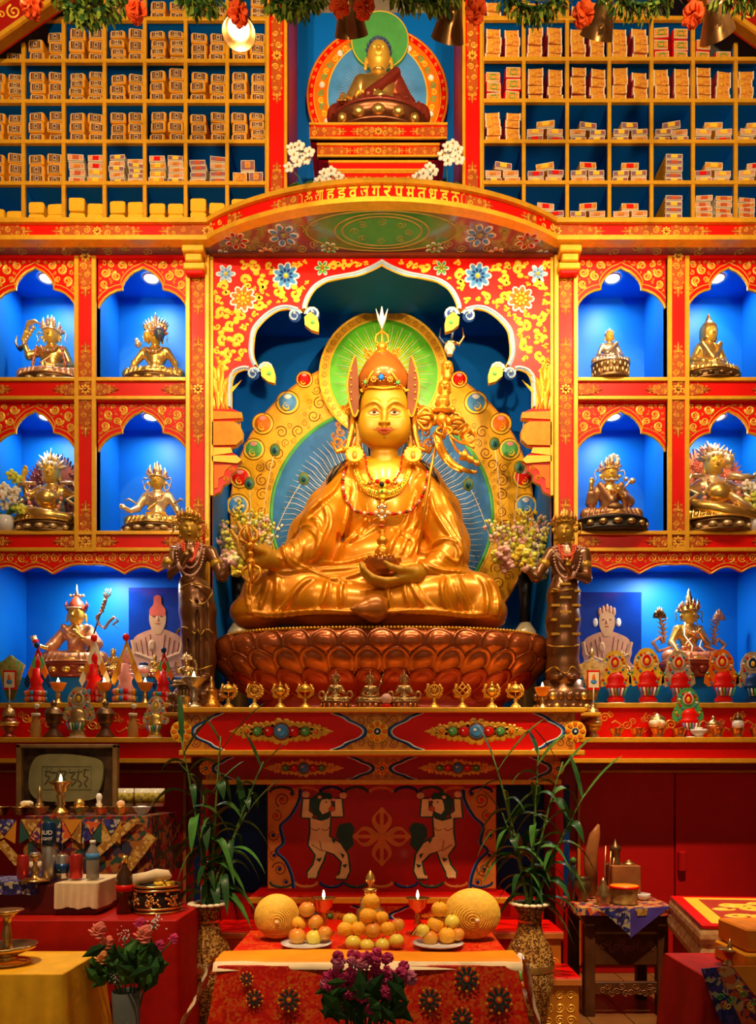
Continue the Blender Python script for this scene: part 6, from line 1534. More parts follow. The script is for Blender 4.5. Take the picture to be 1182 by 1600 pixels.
attendant('bronze crowned attendant statue with beads standing left of the throne', 296, 825, ((266, 862), (328, 862)), [([(264, 864), (261, 900, -.04), (283, 884, -.11)], (292, 868, -.14)), ([(331, 866), (347, 901, -.04), (366, 880, -.07)], (374, 868, -.09))], 308,
 [(300, 915, 20), (306, 930, 25), (309, 955, 27), (311, 990, 26), (311, 1030, 25), (311, 1056, 24)], [[(284, 918), (298, 912), (316, 914), (328, 920)], [(281, 920), (294, 932), (304, 943), (318, 943), (330, 930), (332, 922)], [(276, 990), (284, 980), (296, 983), (305, 990), (309, 984), (314, 992), (322, 983), (334, 990)], [(290, 1040), (310, 1046), (332, 1040)]], [])
attendant('bronze attendant statue in a long banded skirt standing right of the throne', 882, 829, ((862, 864), (912, 864)), [([(861, 866), (838, 902, -.04), (822, 888, -.06)], (812, 878, -.07)), ([(914, 868), (917, 904, -.04), (893, 898, -.11)], (887, 884, -.14))], 880,
 [(882, 912, 20), (881, 930, 24), (880, 970, 25), (880, 1010, 24), (880, 1045, 24), (880, 1056, 27)], [[(856, 1008), (868, 1010), (892, 1010), (904, 1008)], [(853, 1050), (866, 1042), (876, 1048), (886, 1052), (894, 1042), (908, 1053)], [(864, 920), (880, 923), (896, 920)]],
 [(x_, 927 + 22 * k, 14) for k in range(4) for x_ in (857, 888)] + [(869, 938 + 22 * k, 18) for k in range(3)] + [(870, 917, 16)])
def pedestal(label, cx, w_, elephant):
 T = thing('statue_pedestal', label, 'pedestal', (X(cx, YA), YA, SH)); b = MB(); m = M(1, YA); zt_ = Z(1064, YA)
 hb = zt_ - SH; b.lathe([(w_ * m, 0), (w_ * m * 1.0, hb * .15), (w_ * m * .95, hb * .6), (w_ * m * .85, hb * .75), (w_ * m * .72, hb * .8), (w_ * m * .70, hb)], (X(cx, YA), YA - .01, SH), BRB, 28, sy=.62); b.build('drum', T); b = MB()
 for r_ in range(2):
  for k in range(11):
   a = PI + PI * (k + .5 * r_) / 10.5; b.sph((X(cx, YA) + w_ * .97 * m * math.cos(a), YA - .01 + w_ * .60 * m * math.sin(a), SH + hb * (.2 + .32 * r_)), (.022, .016, .024), GILT if (k * 7 + r_ * 3) % 4 == 0 else BRB, 8)
 b.build('petals', T)
pedestal('dark petalled pedestal under the right attendant statue', 880, 44, 0); pedestal('dark petalled pedestal under the left attendant statue', 308, 40, 1)
# ================================================================ central altar table
CT = thing('altar_table', 'long red painted altar table with jewel friezes and two painted snow lions', 'altar', (0, -.3, 0))
b = MB(); b.box(-1.016, 1.016, -.60, .0, SH - M(8, -.6), SH, GOLDP, .004); b.box(-1.17, 1.17, -.34, .74, SH - .02, SH - .0005, GOLDP, .003); b.build('table_top', CT)
def hour(b, mp, cx, w_, q0, q1, Yq, side=0, sc_=1.0):
 """gold pinched cartouche with blue and white lobed sides"""
 h = q1 - q0; qc = (q0 + q1) / 2
 Rt = [(w_, q0), (w_ * .72, q0 + h * .13), (w_ * .62, q0 + h * .22), (w_ * .36, q0 + h * .36), (w_ * .26, qc), (w_ * .36, q1 - h * .34), (w_ * .66, q1 - h * .2), (w_ * .78, q1 - h * .1), (w_ * 1.02, q1)]
 rt = cat(Rt, 3); L_ = [(-a, c_) for a, c_ in rt]
 if side == 0: poly = [(cx + a, c_) for a, c_ in rt] + [(cx + a, c_) for a, c_ in L_[::-1]]
 else: poly = [(cx + side * a, c_) for a, c_ in rt] + [(cx, q1), (cx, q0)]
 G = lambda a, c_: (X(a, Yq), Z(c_, Yq))
 b.prism([G(*p_) for p_ in poly], mp, 0, .002, OCHF)
 for s_ in ((-1, 1) if side == 0 else (side,)):
  for off, wd, mm in ((0, .016, DBLUE), (2.4, .009, LBLUE), (4.6, .006, WHITE)): b.rib([G(cx + s_ * (a + off), c_) for a, c_ in rt], wd, mp, mm, .004, .0022)
 for s_ in ((-1, 1) if side == 0 else (side,)):
  for t in (-1, 1):
   for dx, dq, r in ((.38, .30, .15), (.16, .30, .12), (.62, .40, .09), (.12, .43, .07)): b.curl(*G(cx + s_ * w_ * dx, qc + t * h * dq), M(h * r, Yq), dx * 9, s_ * t, mp, BRN, 1.5, .2, .004, False, .002)
 u, v = G(cx, qc); b.dot(u, v, M(h * .30, Yq), M(h * .30, Yq), mp, YEL, .006, 14, .002)
 for k in range(8): a = PI / 4 * k; b.dot(u + M(h * .19, Yq) * math.cos(a), v + M(h * .19, Yq) * math.sin(a), M(h * .09, Yq), M(h * .07, Yq), mp, ORA, .009, 8, .004, a)
 b.dot(u, v, M(h * .11, Yq), M(h * .11, Yq), mp, DBLUE, .010, 10, .004); b.dot(u, v, M(h * .05, Yq), M(h * .05, Yq), mp, WHITE, .012, 8, .006)
def jewels(b, mp, cx, qc, w_, Yq, h):
 u, v = X(cx, Yq), Z(qc, Yq)
 for i, (dx, r, gm, gr) in enumerate(((0, .36, LBLUE, .20), (.25, .28, RED, .13), (.48, .26, GREEN, .12), (.70, .20, ORA, .07), (.86, .12, None, 0))):
  for s_ in ((-1, 1) if dx else (1,)):
   uu = u + s_ * M(w_ * dx, Yq); R = M(h * r, Yq)
   for k in range(8): a = PI / 4 * k + .3; b.dot(uu + R * .68 * math.cos(a), v + R * .68 * math.sin(a), R * .40, R * .34, mp, GOLDP, .003, 8, .0005, a)
   b.dot(uu, v, R * .75, R * .75, mp, GOLDP, .004, 12)
   if gm:
    g = M(h * gr, Yq); b.dot(uu, v, g * 1.25, g * 1.25, mp, BRN, .005, 12, .003); b.dot(uu, v, g, g, mp, gm, .012, 12, .004); b.dot(uu - g * .25, v + g * .2, g * .3, g * .3, mp, WHITE, .015, 6, .008)
 for s_ in (-1, 1): b.rib([(u + s_ * M(w_ * .86, Yq), v), (u + s_ * M(w_ * 1.05, Yq), v)], [M(h * .2, Yq), .001], mp, GOLDP)
Yf = -.57; z1, z0 = SH - M(8, -.6), Z(1172, Yf)
b = MB(); b.box(-1.0, 1.0, Yf, -.02, z0, z1, RED); mp = flat(Yf); q0, q1 = 1114, 1172
hour(b, mp, 590, 68, q0, q1, Yf); hour(b, mp, 284, 62, q0, q1, Yf, 1); hour(b, mp, 899, 62, q0, q1, Yf, -1)
jewels(b, mp, 440, 1143, 78, Yf, 58); jewels(b, mp, 745, 1143, 78, Yf, 58); b.build('jewel_frieze', CT)
b = MB(); b.box(-1.012, 1.012, -.60, -.05, Z(1180, -.6), Z(1172, -.6), GOLDP, .003); b.build('gold_ledge', CT)
Yf = -.36; b = MB(); b.box(X(318, Yf), X(876, Yf), Yf, -.04, Z(1218, Yf), Z(1180, -.6), DRED); mp = flat(Yf)
hour(b, mp, 597, 50, 1183, 1218, Yf); hour(b, mp, 322, 40, 1183, 1218, Yf, 1); hour(b, mp, 872, 40, 1183, 1218, Yf, -1); jewels(b, mp, 475, 1200, 60, Yf, 40); jewels(b, mp, 716, 1200, 60, Yf, 40); b.build('jewel_frieze', CT)
b = MB(); b.box(X(316, -.37), X(878, -.37), -.375, -.05, Z(1226, -.37), Z(1218, -.37), GOLDP, .003); b.build('gold_ledge', CT)
Yp = -.30; b = MB(); b.box(X(418, Yp), X(776, Yp), Yp, -.04, .45, Z(1226, -.37), DRED); mp = flat(Yp)
G = lambda a, c_: (X(a, Yp), Z(c_, Yp)); LC = mat('lion cream paint', (.82, .60, .26), rough=.5); DGR = mat('mane dark green', (.02, .07, .05), rough=.5); VOC = mat('dull orange ochre', (.60, .19, .03), rough=.5)
fl = lambda x, y, s_: (597 + s_ * (280 + x / 3.138 - 597), 1090 + y / 3.137)
BODY = [(645, 590), (700, 605), (742, 585), (735, 680), (790, 715), (826, 770), (836, 850), (818, 888), (770, 888), (790, 862), (800, 805), (760, 765), (722, 752), (706, 800), (680, 852), (676, 878), (632, 876), (632, 856), (660, 820), (672, 772), (636, 722), (646, 660)]
ARM1 = [(610, 497), (640, 497), (636, 556), (658, 572), (652, 590), (602, 586)]; ARM2 = [(765, 497), (797, 497), (804, 582), (748, 582), (744, 560), (767, 552)]
MANE = [(644, 500), (668, 476), (700, 462), (745, 470), (758, 500), (748, 540), (736, 592), (712, 600), (690, 598), (668, 572), (650, 548)]
for s_ in (-1, 1):
 C5 = lambda L_: [G(*fl(x, y, -s_)) for x, y in L_]
 b.prism(C5([(790, 620), (840, 612), (862, 640), (850, 680), (858, 720), (820, 760), (800, 720), (770, 680), (775, 640)]), mp, 0, .001, DGR)
 for pl_ in (BODY, ARM1, ARM2): b.rib(C5(pl_ + [pl_[0]]), .020, mp, DGR, .002, .0006)
 b.prism(C5(BODY), mp, 0, .0035, LC); b.prism(C5(ARM1), mp, 0, .0035, LC); b.prism(C5(ARM2), mp, 0, .0035, LC)
 for x, y in ((622, 475), (805, 480)): u, v = C5([(x, y)])[0]; b.dot(u, v, .021, .018, mp, LC, .005, 10); b.curl(u, v, .012, 0, 1, mp, VOC, 1.2, .25, .007, False, .004)
 b.prism(C5(MANE), mp, 0, .005, DGR); b.prism(C5([(700, 500), (730, 496), (748, 520), (732, 560), (704, 572), (688, 548), (692, 520)]), mp, 0, .007, LC)
 for x, y, r, m_ in ((748, 545, .020, LIP), (738, 505, .010, LC), (722, 512, .006, BLACK), (690, 488, .012, LC), (757, 500, .012, PINK)): u, v = C5([(x, y)])[0]; b.dot(u, v, r, r * .8, mp, m_, .010, 8, .005)
 for pt in ([(648, 640), (672, 652), (690, 640)], [(700, 645), (722, 652), (738, 636)], [(690, 700), (700, 745), (720, 752)], [(650, 720), (700, 752)]): b.rib(C5(cat(pt, 4)), .004, mp, BRN, .006, .0036)
 for pt in ([(745, 690), (770, 700), (760, 715)], [(790, 760), (812, 770), (805, 790)], [(800, 820), (826, 815), (815, 835)], [(672, 790), (700, 785), (690, 806)]): b.prism(C5(pt), mp, 0, .006, DGR)
 for x in (638, 652, 666, 778, 792, 806): u, v = C5([(x, 880)])[0]; b.dot(u, v, .009, .009, mp, LC, .008, 7)
 # corner scroll field with blue edge
 ed_ = cat([(182, 1232), (180, 1250), (165, 1275), (148, 1290), (150, 1304), (152, 1318), (140, 1330), (156, 1345), (167, 1368), (170, 1388)], 4)
 ed_ = [(179 if k > 300 else k, c_) for k, c_ in ed_]
 cornr = [G(597 + s_ * (597 - 418 - (182 - a)) if False else 597 + s_ * (128 + (182 - a) * .9), c_) for a, c_ in ed_]
 b.prism(cornr + [G(597 + s_ * 178, 1388), G(597 + s_ * 178, 1232)], mp, 0, .001, VOC); b.rib(cornr, .014, mp, DBLUE, .004, .001); b.rib([(p_[0] - s_ * .010, p_[1]) for p_ in cornr], .005, mp, LBLUE, .004, .001)
 for dx, qq, r in ((155, 1250, 13), (165, 1275, 10), (160, 1358, 13), (168, 1336, 9), (170, 1305, 10), (150, 1378, 7), (140, 1240, 6)): b.curl(*G(597 + s_ * dx, qq), M(r, Yp), dx, s_, mp, BRN, 1.5, .16, .004, False, .001); b.dot(*G(597 + s_ * dx, qq), M(3, Yp), M(3, Yp), mp, (DBLUE, RED)[dx % 2], .004, 8, .001)
for k in range(9):
 for qq, t in ((1238, -1), (1378, 1)):
  c_ = G(440 + k * 39, qq); b.rib([(c_[0] + .062 * math.cos(a / 6 * PI), c_[1] - t * .028 * math.sin(a / 6 * PI)) for a in range(7)], .016, mp, (DGR, VOC, DBLUE)[k % 3], .004)
 b.curl(*G(421 + k * 39 + 20, 1232), .012, k, 1, mp, VOC, 1, .4); b.curl(*G(421 + k * 39 + 20, 1385), .012, k, 1, mp, VOC, 1, .4)
u, v = G(597, 1307)
for k in range(4):
 a = PI / 2 * k; R2 = lambda x, y: (u + x * math.cos(a) - y * math.sin(a), v + x * math.sin(a) + y * math.cos(a)); m = M(1, Yp)
 T1 = cat([(6, -5), (18, -14), (30, -15), (40, -6), (46, 0), (40, 6), (30, 15), (18, 14), (6, 5)], 3); b.prism([R2(x * m, y * m) for x, y in T1], mp, 0, .003, VOC)
 for s_ in (-1, 1): b.prism([R2(x * m, s_ * y * m) for x, y in cat([(17, 3), (24, 9), (32, 9), (37, 3), (28, 3)], 3)], mp, 0, .004, DRED)
b.dot(u, v, M(9, Yp), M(9, Yp), mp, VOC, .005, 12); b.build('snow_lion_panel', CT)
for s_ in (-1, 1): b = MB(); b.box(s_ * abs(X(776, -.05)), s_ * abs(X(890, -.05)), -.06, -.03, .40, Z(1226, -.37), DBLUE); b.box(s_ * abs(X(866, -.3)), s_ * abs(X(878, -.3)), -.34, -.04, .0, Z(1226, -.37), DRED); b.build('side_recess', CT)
b = MB(); zz = Z(1400, -.45); b.box(X(390, -.45), X(800, -.45), -.45, -.04, zz - M(12, -.45), zz, RED, .004); b.box(X(388, -.46), X(802, -.46), -.465, -.45, zz - M(11, -.45), zz - M(2, -.45), GOLDP, .002)
Yf = -.43; b.box(X(345, Yf), X(850, Yf), Yf, -.03, .2, zz - .035, DRED); mp = flat(Yf); hour(b, mp, 597, 45, 1416, 1446, Yf); jewels(b, mp, 490, 1431, 55, Yf, 36); jewels(b, mp, 712, 1431, 55, Yf, 36); b.build('plinth', CT)
STP = thing('altar_step', 'low stepped red base with gold scroll front under the altar table', 'step', (0, -.8, 0))
for Y0_, pl_, pr_, qt, nm in ((-.75, 330, 877, 1455, 'upper_step'), (-1.0, 290, 905, 1527, 'lower_step')):
 b = MB(); zt_ = Z(qt, Y0_); b.box(X(pl_, Y0_), X(pr_, Y0_), Y0_, -.44 if nm == 'upper_step' else -.752, 0.002, zt_ - .012, DRED, .003); b.box(X(pl_, Y0_) - .01, X(pr_, Y0_) + .01, Y0_ - .012, -.44 if nm == 'upper_step' else -.752, zt_ - .012, zt_, RED, .002)
 b.box(X(pl_, Y0_) - .01, X(pr_, Y0_) + .01, Y0_ - .014, Y0_ - .004, zt_ - .035, zt_ - .006, VOC, .002); mp = flat(Y0_)
 for s_ in (-1, 1):
  xe_ = X(pr_ if s_ > 0 else pl_, Y0_); hgt = zt_ - .04
  b.prism([(xe_, .02), (xe_ - s_ * .24, .02), (xe_ - s_ * .12, hgt * .5), (xe_ - s_ * .24, hgt), (xe_, hgt)], mp, 0, .001, OCHF)
  for k in range(9): b.curl(xe_ - s_ * (.035 + .05 * (k % 3)), .05 + hgt * .35 * (k // 3) * .8, .026, k, s_, mp, SCR, 1.4, .3)
 b.build(nm, STP)
# ================================================================ side shelves and cupboards
ZU, ZL = Z(1098, -.12), Z(1152, -.3)
CLD = mat('cloud orange', (.75, .28, .05), rough=.45)
def side(sx):
 sd = 'left' if sx < 0 else 'right'
 T = thing('altar_shelf', f'two-tier red shelf with gold edges and painted clouds, {sd} of the altar table', 'shelf', (sx * 1.9, -.2, Z(1192, -.28)))
 def bx(x0, x1, y0, y1, z0_, z1_, m, bb=.003):
  b_ = MB(); return b.box(sx * x0, sx * x1, y0, y1, z0_, z1_, m, bb)
 b = MB(); bx(1.172, 2.9, -.12, .10, ZU - .028, ZU, GOLDP); b.build('upper_ledge', T)
 b = MB(); bx(1.172, 2.9, -.10, .098, ZL - .01, ZU - .028, RED); mp = flat(-.10)
 for k in range(13):
  u = sx * (1.26 + k * .125); v = (ZL + ZU) / 2 + .02 * (-1) ** k
  for dx, dy, r in ((0, 0, .034), (.035, .018, .022), (-.03, -.012, .020)): b.curl(u + sx * dx, v + dy, r, k + dx * 50, (-1) ** k * sx, mp, CLD if k % 3 else SCR, 1.4, .26)
  b.rib([(u + sx * (.04 + .02 * t), v - .03 + .012 * math.sin(t * 1.6)) for t in range(5)], [.010, .012, .009, .006, .001], mp, CLD)
 b.build('cloud_riser', T)
 b = MB(); bx(1.025, 2.9, -.30, -.02, ZL - .028, ZL, GOLDP); b.build('lower_ledge', T)
 b = MB(); bx(1.03, 2.9, -.275, -.03, Z(1185, -.275), ZL - .028, RED); bx(1.03, 2.9, -.29, -.03, Z(1192, -.29), Z(1185, -.29), GOLDP, .002); b.build('fascia', T)
 C = thing('cupboard', f'plain red cupboard with sliding doors under the {sd} altar shelf', 'cupboard', (sx * 1.9, 0, 0))
 zt_ = Z(1192, -.29); b = MB(); bx(1.02, 2.9, .02, .30, .0, zt_, DRED); g0, g1 = abs(X(903, .0)), abs(X(908, .0)); zg = Z(1203, 0)
 bx(g0, g1, .0, .03, .05, zg, VOC, .002); bx(g0, 2.9, .0, .03, zg - .018, zg, VOC, .002); b.build('body', C)
 DOORM = mat('door red paint', (.50, .006, .006), rough=.42, var=.05)
 b = MB(); xd = abs(X(1055, 0)); bx(g1 + .002, xd - .002, .004, .02, .06, zg - .02, DOORM, .002); b.build('door', C); 
 b = MB(); bx(xd + .004, 2.6, -.006, .02, .06, zg - .02, DOORM, .002); d = b.build('door', C)
 b = MB(); h0 = X(1061, -.03); xh = abs(h0); bx(xh, xh + M(12, -.03), -.045, -.006, Z(1362, -.03), Z(1330, -.03), DOORM, .008); b.build('handle', d)
side(-1); side(1)
# ================================================================ small offerings on the shelves
def LT(name, label, cat_, px, Y, z, prof, m, group=None, sc=1.0, n=18, parts=(), sy=1):
 """turned object; profiles in px at depth Y, part profiles become child meshes"""
 k = M(1, Y) * sc; T = thing(name, label, cat_, (X(px, Y), Y, z), group)
 b = MB(); b.lathe([(r * k, h * k) for r, h in prof], (X(px, Y), Y, z), m, n, sy=sy); b.build('body' , T)
 for pn, pf_, pm in parts: b = MB(); b.lathe([(r * k, h * k) for r, h in pf_], (X(px, Y), Y, z), pm, n, sy=sy); b.build(pn, T)
 return T
FLM = mat('candle flame', (1, .8, .4), emit=25, ecol=(1, .75, .35)); WAX = mat('orange butter wax', (.85, .30, .03), rough=.35, sss=.1)
PORC = mat('white porcelain', (.80, .80, .84), rough=.2, coat=.5)
def lamp(px, Y, z, label, grp='orange lamps on gilded stems', cup=WAX, stem=BRASS, sc=1.0, fl_=True):
 LT('butter_lamp', label, 'lamp', px, Y, z, [(9, 0), (9, 2), (5, 5), (4, 10), (4.5, 16), (3, 19), (4, 21)], stem, grp, sc, 16, (('cup', [(2, 20), (7, 22), (10, 27), (12, 33), (13, 34), (11.5, 33), (0, 32)], cup),) + ((('flame', [(.3, 32), (2, 35), (1.8, 37), (.3, 42)], FLM),) if fl_ else ()))
for px, l in ((91, 'orange butter lamp on the left shelf beside the leftmost rainbow cake'), (163, 'orange butter lamp on the left shelf below the small golden buddha'), (227, 'orange butter lamp on the left shelf beside the tiny golden buddha')): lamp(px, -.04, ZU, l, sc=.98)
lamp(848, -.5, SH, 'orange butter lamp on the altar table at the right pedestal')
# torma cakes: stacked base, body and painted board behind
def torma(px, Y, z, H, style, label, c1, c2, grp, cat_='torma'):
 k = M(1, Y) * H / 85; x = X(px, Y); T = thing('torma', label, cat_, (x, Y, z), grp); mp = flat(Y + .012); rg = random.Random(px)
 b = MB(); b.lathe([(17 * k, 0), (17 * k, 2 * k), (6 * k, 3 * k)], (x, Y, z), PORC if style == 'disc' else BRONZE, 18); b.build('dish', T)
 b = MB()
 if style == 'disc':
  b.lathe([(13, 3), (14, 8), (10, 12), (12, 20), (16, 27), (15, 31), (12, 33), (14, 40), (10, 47), (4, 50)] and [(r * k, h * k) for r, h in [(13, 3), (14, 8), (10, 12), (12, 20), (16, 27), (15, 31), (12, 33), (14, 40), (10, 47), (4, 50)]], (x, Y - .01, z), c2, 18, sy=.55)
  for a in range(6): b.tube([Vector((x + (a - 2.5) * 4.2 * k, Y - .035, z + 13 * k)), Vector((x + (a - 2.5) * 5.8 * k, Y - .038, z + 25 * k))], 1.5 * k, (LBLUE, WHITE, GREEN)[a % 3], 6)
  b.build('body', T); b = MB()
  def bl(cx, cz, r1, r2, m_, d): b.prism([(x + cx * k + r1 * k * math.cos(PI * 2 * t / 24) , z + cz * k + r2 * k * math.sin(PI * 2 * t / 24) * (1.12 if math.sin(PI * 2 * t / 24) > .8 else 1)) for t in range(24)], mp, d - .006, d, m_)
  bl(0, 64, 19, 20, c1, 0)
  b.prism([(x + q_[0] * k, z + q_[1] * k) for q_ in ((-17, 60), (-26, 44), (-27, 34), (-20, 28), (0, 36), (20, 28), (27, 34), (26, 44), (17, 60))], mp, -.006, .0005, c1)
  bl(0, 67, 9, 10, CREAM, .004); bl(0, 67, 6.5, 8, c2, .007); b.dot(x, z + 66 * k, 3.5 * k, 5 * k, mp, YEL, .012, 8, .007)
  for t in range(14): a = -.9 + t * (PI + 1.8) / 13; b.dot(x + 15 * k * math.cos(a), z + (63 + 15 * math.sin(a)) * k, 2.4 * k, 2.4 * k, mp, (RED, LBLUE, WHITE, ORA)[t % 4], .005, 7)
  for t in range(8): s_ = -1 if t % 2 else 1; b.dot(x + s_ * (16 + 2 * (t // 2)) * k, z + (34 + 5 * (t // 2)) * k, 2.3 * k, 2.3 * k, mp, (LBLUE, RED, YEL, GREEN)[t // 2], .005, 7)
  b.build('painted_board', T)
 else:
  b.lathe([(r * k, h * k) for r, h in [(14, 3), (16, 8), (12, 14), (14, 18), (9, 24), (8, 30), (10, 34), (6, 40), (5, 52)]], (x, Y - .01, z), c2, 18, sy=.6)
  for t in range(16): a = PI + PI * (t % 8 + .5) / 8; b.sph((x + 14 * k * math.cos(a), Y - .01 + 8 * k * math.sin(a), z + (7 + 9 * (t // 8)) * k), (3.6 * k, 2.5 * k, 4 * k), (RED, PINK, c1, LBLUE)[t % 4], 7)
  b.build('body', T); b = MB(); cols = (RED, GREEN, ORA, DBLUE) if style == 'rainbow' else (c1, c1, OCH, c1)
  for s_ in (-1, 1):
   for t in range(4): b.prism([(x + s_ * q_[0] * k, z + q_[1] * k) for q_ in ((5 * t, 84 - 13 * t), (5 * t + 5, 84 - 13 * (t + 1)), (5 * t - 2 + 3, 84 - 13 * (t + 1) - 8), (max(0, 5 * t - 5), 84 - 13 * t - 10))], mp, -.005, .002 + .001 * t, cols[t])
   b.rib([(x, z + 74 * k), (x + s_ * 14 * k, z + 34 * k)], 2 * k, mp, WHITE, .006)
  b.dot(x, z + 60 * k, 5 * k, 8 * k, mp, c2, .008, 8); b.sph((x, Y, z + 86 * k), (4.5 * k, 4.5 * k, 5 * k), DBLUE if style == 'rainbow' else RED, 8); b.build('painted_board', T)
TG = 'painted ritual cakes on the upper shelves'
torma(58, -.02, ZU, 92, 'rainbow', 'rainbow triangular ritual cake with blue top beside the bannered jar', ORA, RED, TG)
torma(147, .02, ZU, 104, 'tri', 'tall patterned ritual cake in front of the red-hatted golden statue', CREAM, RED, TG)
torma(197, -.02, ZU, 104, 'tri', 'ochre winged ritual cake with a red cap before the blue buddha print', GOLDP, PINK, TG)
torma(256, -.02, ZU, 84, 'rainbow', 'rainbow triangular ritual cake beside the left pedestal', GREEN, RED, TG)
GRAYG = mat('grey gold board', (.48, .36, .24), rough=.5, var=.3, scale=40)
for px, c1, c2, H_, l in ((962, YEL, RED, 84, 'yellow lobed ritual cake nearest the feather fan'), (1012, YEL, RED, 88, 'yellow lobed ritual cake, second from the feather fan'), (1062, GRAYG, RED, 84, 'grey patterned lobed ritual cake below the crowned lotus statue'), (1130, ORA, RED, 86, 'orange red lobed ritual cake right of the grey patterned one'), (1178, GRAYG, DBLUE, 82, 'grey lobed ritual cake cut by the right frame edge')):
 torma(px, -.02, ZU, H_, 'disc', l, c1, c2, TG)
torma(243, -.2, ZL, 66, 'disc', 'silver gold ritual cake on a red dish, left lower shelf end', mat('silver gold board', (.62, .48, .28), metal=.4, rough=.35, var=.3, scale=40), GILT, 'ritual cakes on the lower shelves'); torma(122, -.2, ZL, 80, 'disc', 'gold offering stand with an upright oval board, left lower shelf', MC['silver gold board'], ANT, 'ritual cakes on the lower shelves')
torma(1077, -.22, ZL, 78, 'disc', 'green lobed ritual cake behind the water bowls', GREEN, RED, 'ritual cakes on the lower shelves')
# skull cups, bottles, jars
for px, l in ((84, 'dark lidded skull cup on its stand, left of the oval board'), (165, 'dark lidded skull cup on its stand, right of the oval board')):
 LT('skull_cup', l, 'cup', px, -.2, ZL, [(15, 0), (14, 4), (8, 12), (6, 18), (9, 22)], WOOD, 'lidded skull cups', 1, 18, (('cup', [(8, 21), (12, 28), (13, 36), (14, 37)], BRONZE), ('lid', [(15, 37), (14, 38), (12, 44), (7, 48), (3, 49), (4, 52), (5, 55), (.5, 60)], BRONZE)))
BOTM = mat('amber glass', (.62, .35, .10), rough=.12, trans=.35)
for px, l in ((56, 'small amber glass bottle beside the bannered jar'), (208, 'small amber glass bottle beside the silver gold ritual cake')):
 T = LT('glass_bottle', l, 'bottle', px, -.22, ZL, [(7, 0), (8, 3), (8, 18), (5, 26), (5, 32), (6, 35)], BOTM, 'amber glass bottles', 1, 16, (('cap', [(6.5, 34), (6.5, 39), (.1, 39)], CREAM),))
 b = MB(); q_ = P(px, 0, -.22); k = M(1, -.22); b.tube([Vector((q_.x, -.22, ZL + 39 * k)), Vector((q_.x + 2 * k, -.22, ZL + 48 * k))], .8 * k, LEAF, 5); b.sph((q_.x + 2 * k, -.225, ZL + 50 * k), (5 * k, 3 * k, 4 * k), CREAM, 8); b.build('flower', T)
for px, l in ((14, 'red and brass jar under the left feather banner'), (927, 'brass lidded jar under the right feather fan')):
 LT('ritual_jar', l, 'jar', px, -.22, ZL, [(11, 0), (9, 4), (5, 8), (11, 14), (13, 22), (11, 30), (7, 33)], ANT if px > 99 else MAROON, 'jars at the feather banners', 1, 18, (('lid', [(10, 33), (11, 36), (9, 40), (8, 45), (3, 47), (4, 50), (.5, 54)], ANT), ('band', [(13.4, 19), (14, 22), (13.2, 25)], GILT)))
def banner(px, zq, Y, l):
 k = M(1, Y); x = X(px, Y); z = ZL + 54 * k; T = thing('feather_banner', l, 'banner', (x, Y, z)); b = MB()
 b.tube([Vector((x, Y, z - 2 * k)), Vector((x, Y, z + 36 * k))], 1.2 * k, CREAM, 6); b.build('stick', T); b = MB(); FE = mat('peacock feather brown', (.34, .20, .05), rough=.6, var=.5, scale=60)
 for t in range(17):
  a = (t - 8) / 8; b.tube([Vector((x + a * 4 * k, Y + .012, z + 6 * k)), Vector((x + a * 20 * k, Y + .015, z + (62 + (14 if px < 99 else 8) * (1 - abs(a))) * k))], [1.2 * k, 2.6 * k], FE if t % 3 else (GREEN if px < 99 else FE), 5)
 b.build('feathers', T); b = MB(); mp = flat(Y)
 b.prism([(x - 10 * k, z + 22 * k), (x + 10 * k, z + 22 * k), (x + 10 * k, z + 52 * k), (x - 10 * k, z + 52 * k)], mp, -.004, .002, RED); b.prism([(x - 8 * k, z + 25 * k), (x + 8 * k, z + 25 * k), (x + 8 * k, z + 49 * k), (x - 8 * k, z + 49 * k)], mp, 0, .004, CREAM)
 b.dot(x, z + 34 * k, 5 * k, 4 * k, mp, LBLUE, .006, 10, .004); b.dot(x, z + 40 * k, 3 * k, 5 * k, mp, ORA, .008, 10, .004); b.dot(x, z + 45 * k, 2 * k, 2 * k, mp, GOLDP, .009, 8, .004); b.build('painted_card', T)
banner(15, 0, -.22, 'fan of brown feathers with a painted card, at the left frame edge'); banner(928, 0, -.22, 'fan of brown feathers with a painted card beside the right attendant')
# water bowls on the right lower shelf
for i, px in enumerate((964, 997, 1030, 1062, 1122, 1153, 1183)):
 LT('offering_bowl', ('copper water bowl nearest the brass lidded jar', 'copper water bowl, second from the brass lidded jar', 'copper water bowl below the white rose', 'copper water bowl left of the blue rimmed dish', 'copper water bowl right of the blue rimmed dish', 'copper water bowl below the small white pot', 'copper water bowl at the right frame edge')[i], 'bowl', px, -.26, ZL, [(8, 0), (7, 2), (9, 8), (12, 14), (13, 15), (11, 14), (0, 12)], COPPER, 'copper water bowls on the right shelf', .98)
LT('offering_dish', 'blue and white rimmed dish between the copper water bowls', 'dish', 1092, -.26, ZL, [(8, 0), (6, 3), (12, 9), (13, 13), (0, 12)], PORC, None, 1, 18, (('candle', [(6, 12), (6, 16), (.1, 16)], WHITE),))
def whiterose(px, Y, z, r, l, m_=CREAM, name='rose_bloom', n=22, grp=None):
 T = MB(); rg = random.Random(int(px)); c = Vector((X(px, Y), Y, z + r * .7))
 for k in range(n):
  t = k / n; a = k * 2.4; rr = r * (.25 + .75 * t); d = Vector((math.cos(a), math.sin(a) * .8, .7 - t)); d.normalize(); T.sph(c + d * rr * .55, (rr * .5, rr * .42, rr * .42), m_, 7)
 return tag(T.build(name, None, c), l, 'flower', grp)
whiterose(1027, -.2, ZL + M(14, -.2), M(15, -.2), 'open white rose above the copper water bowls')
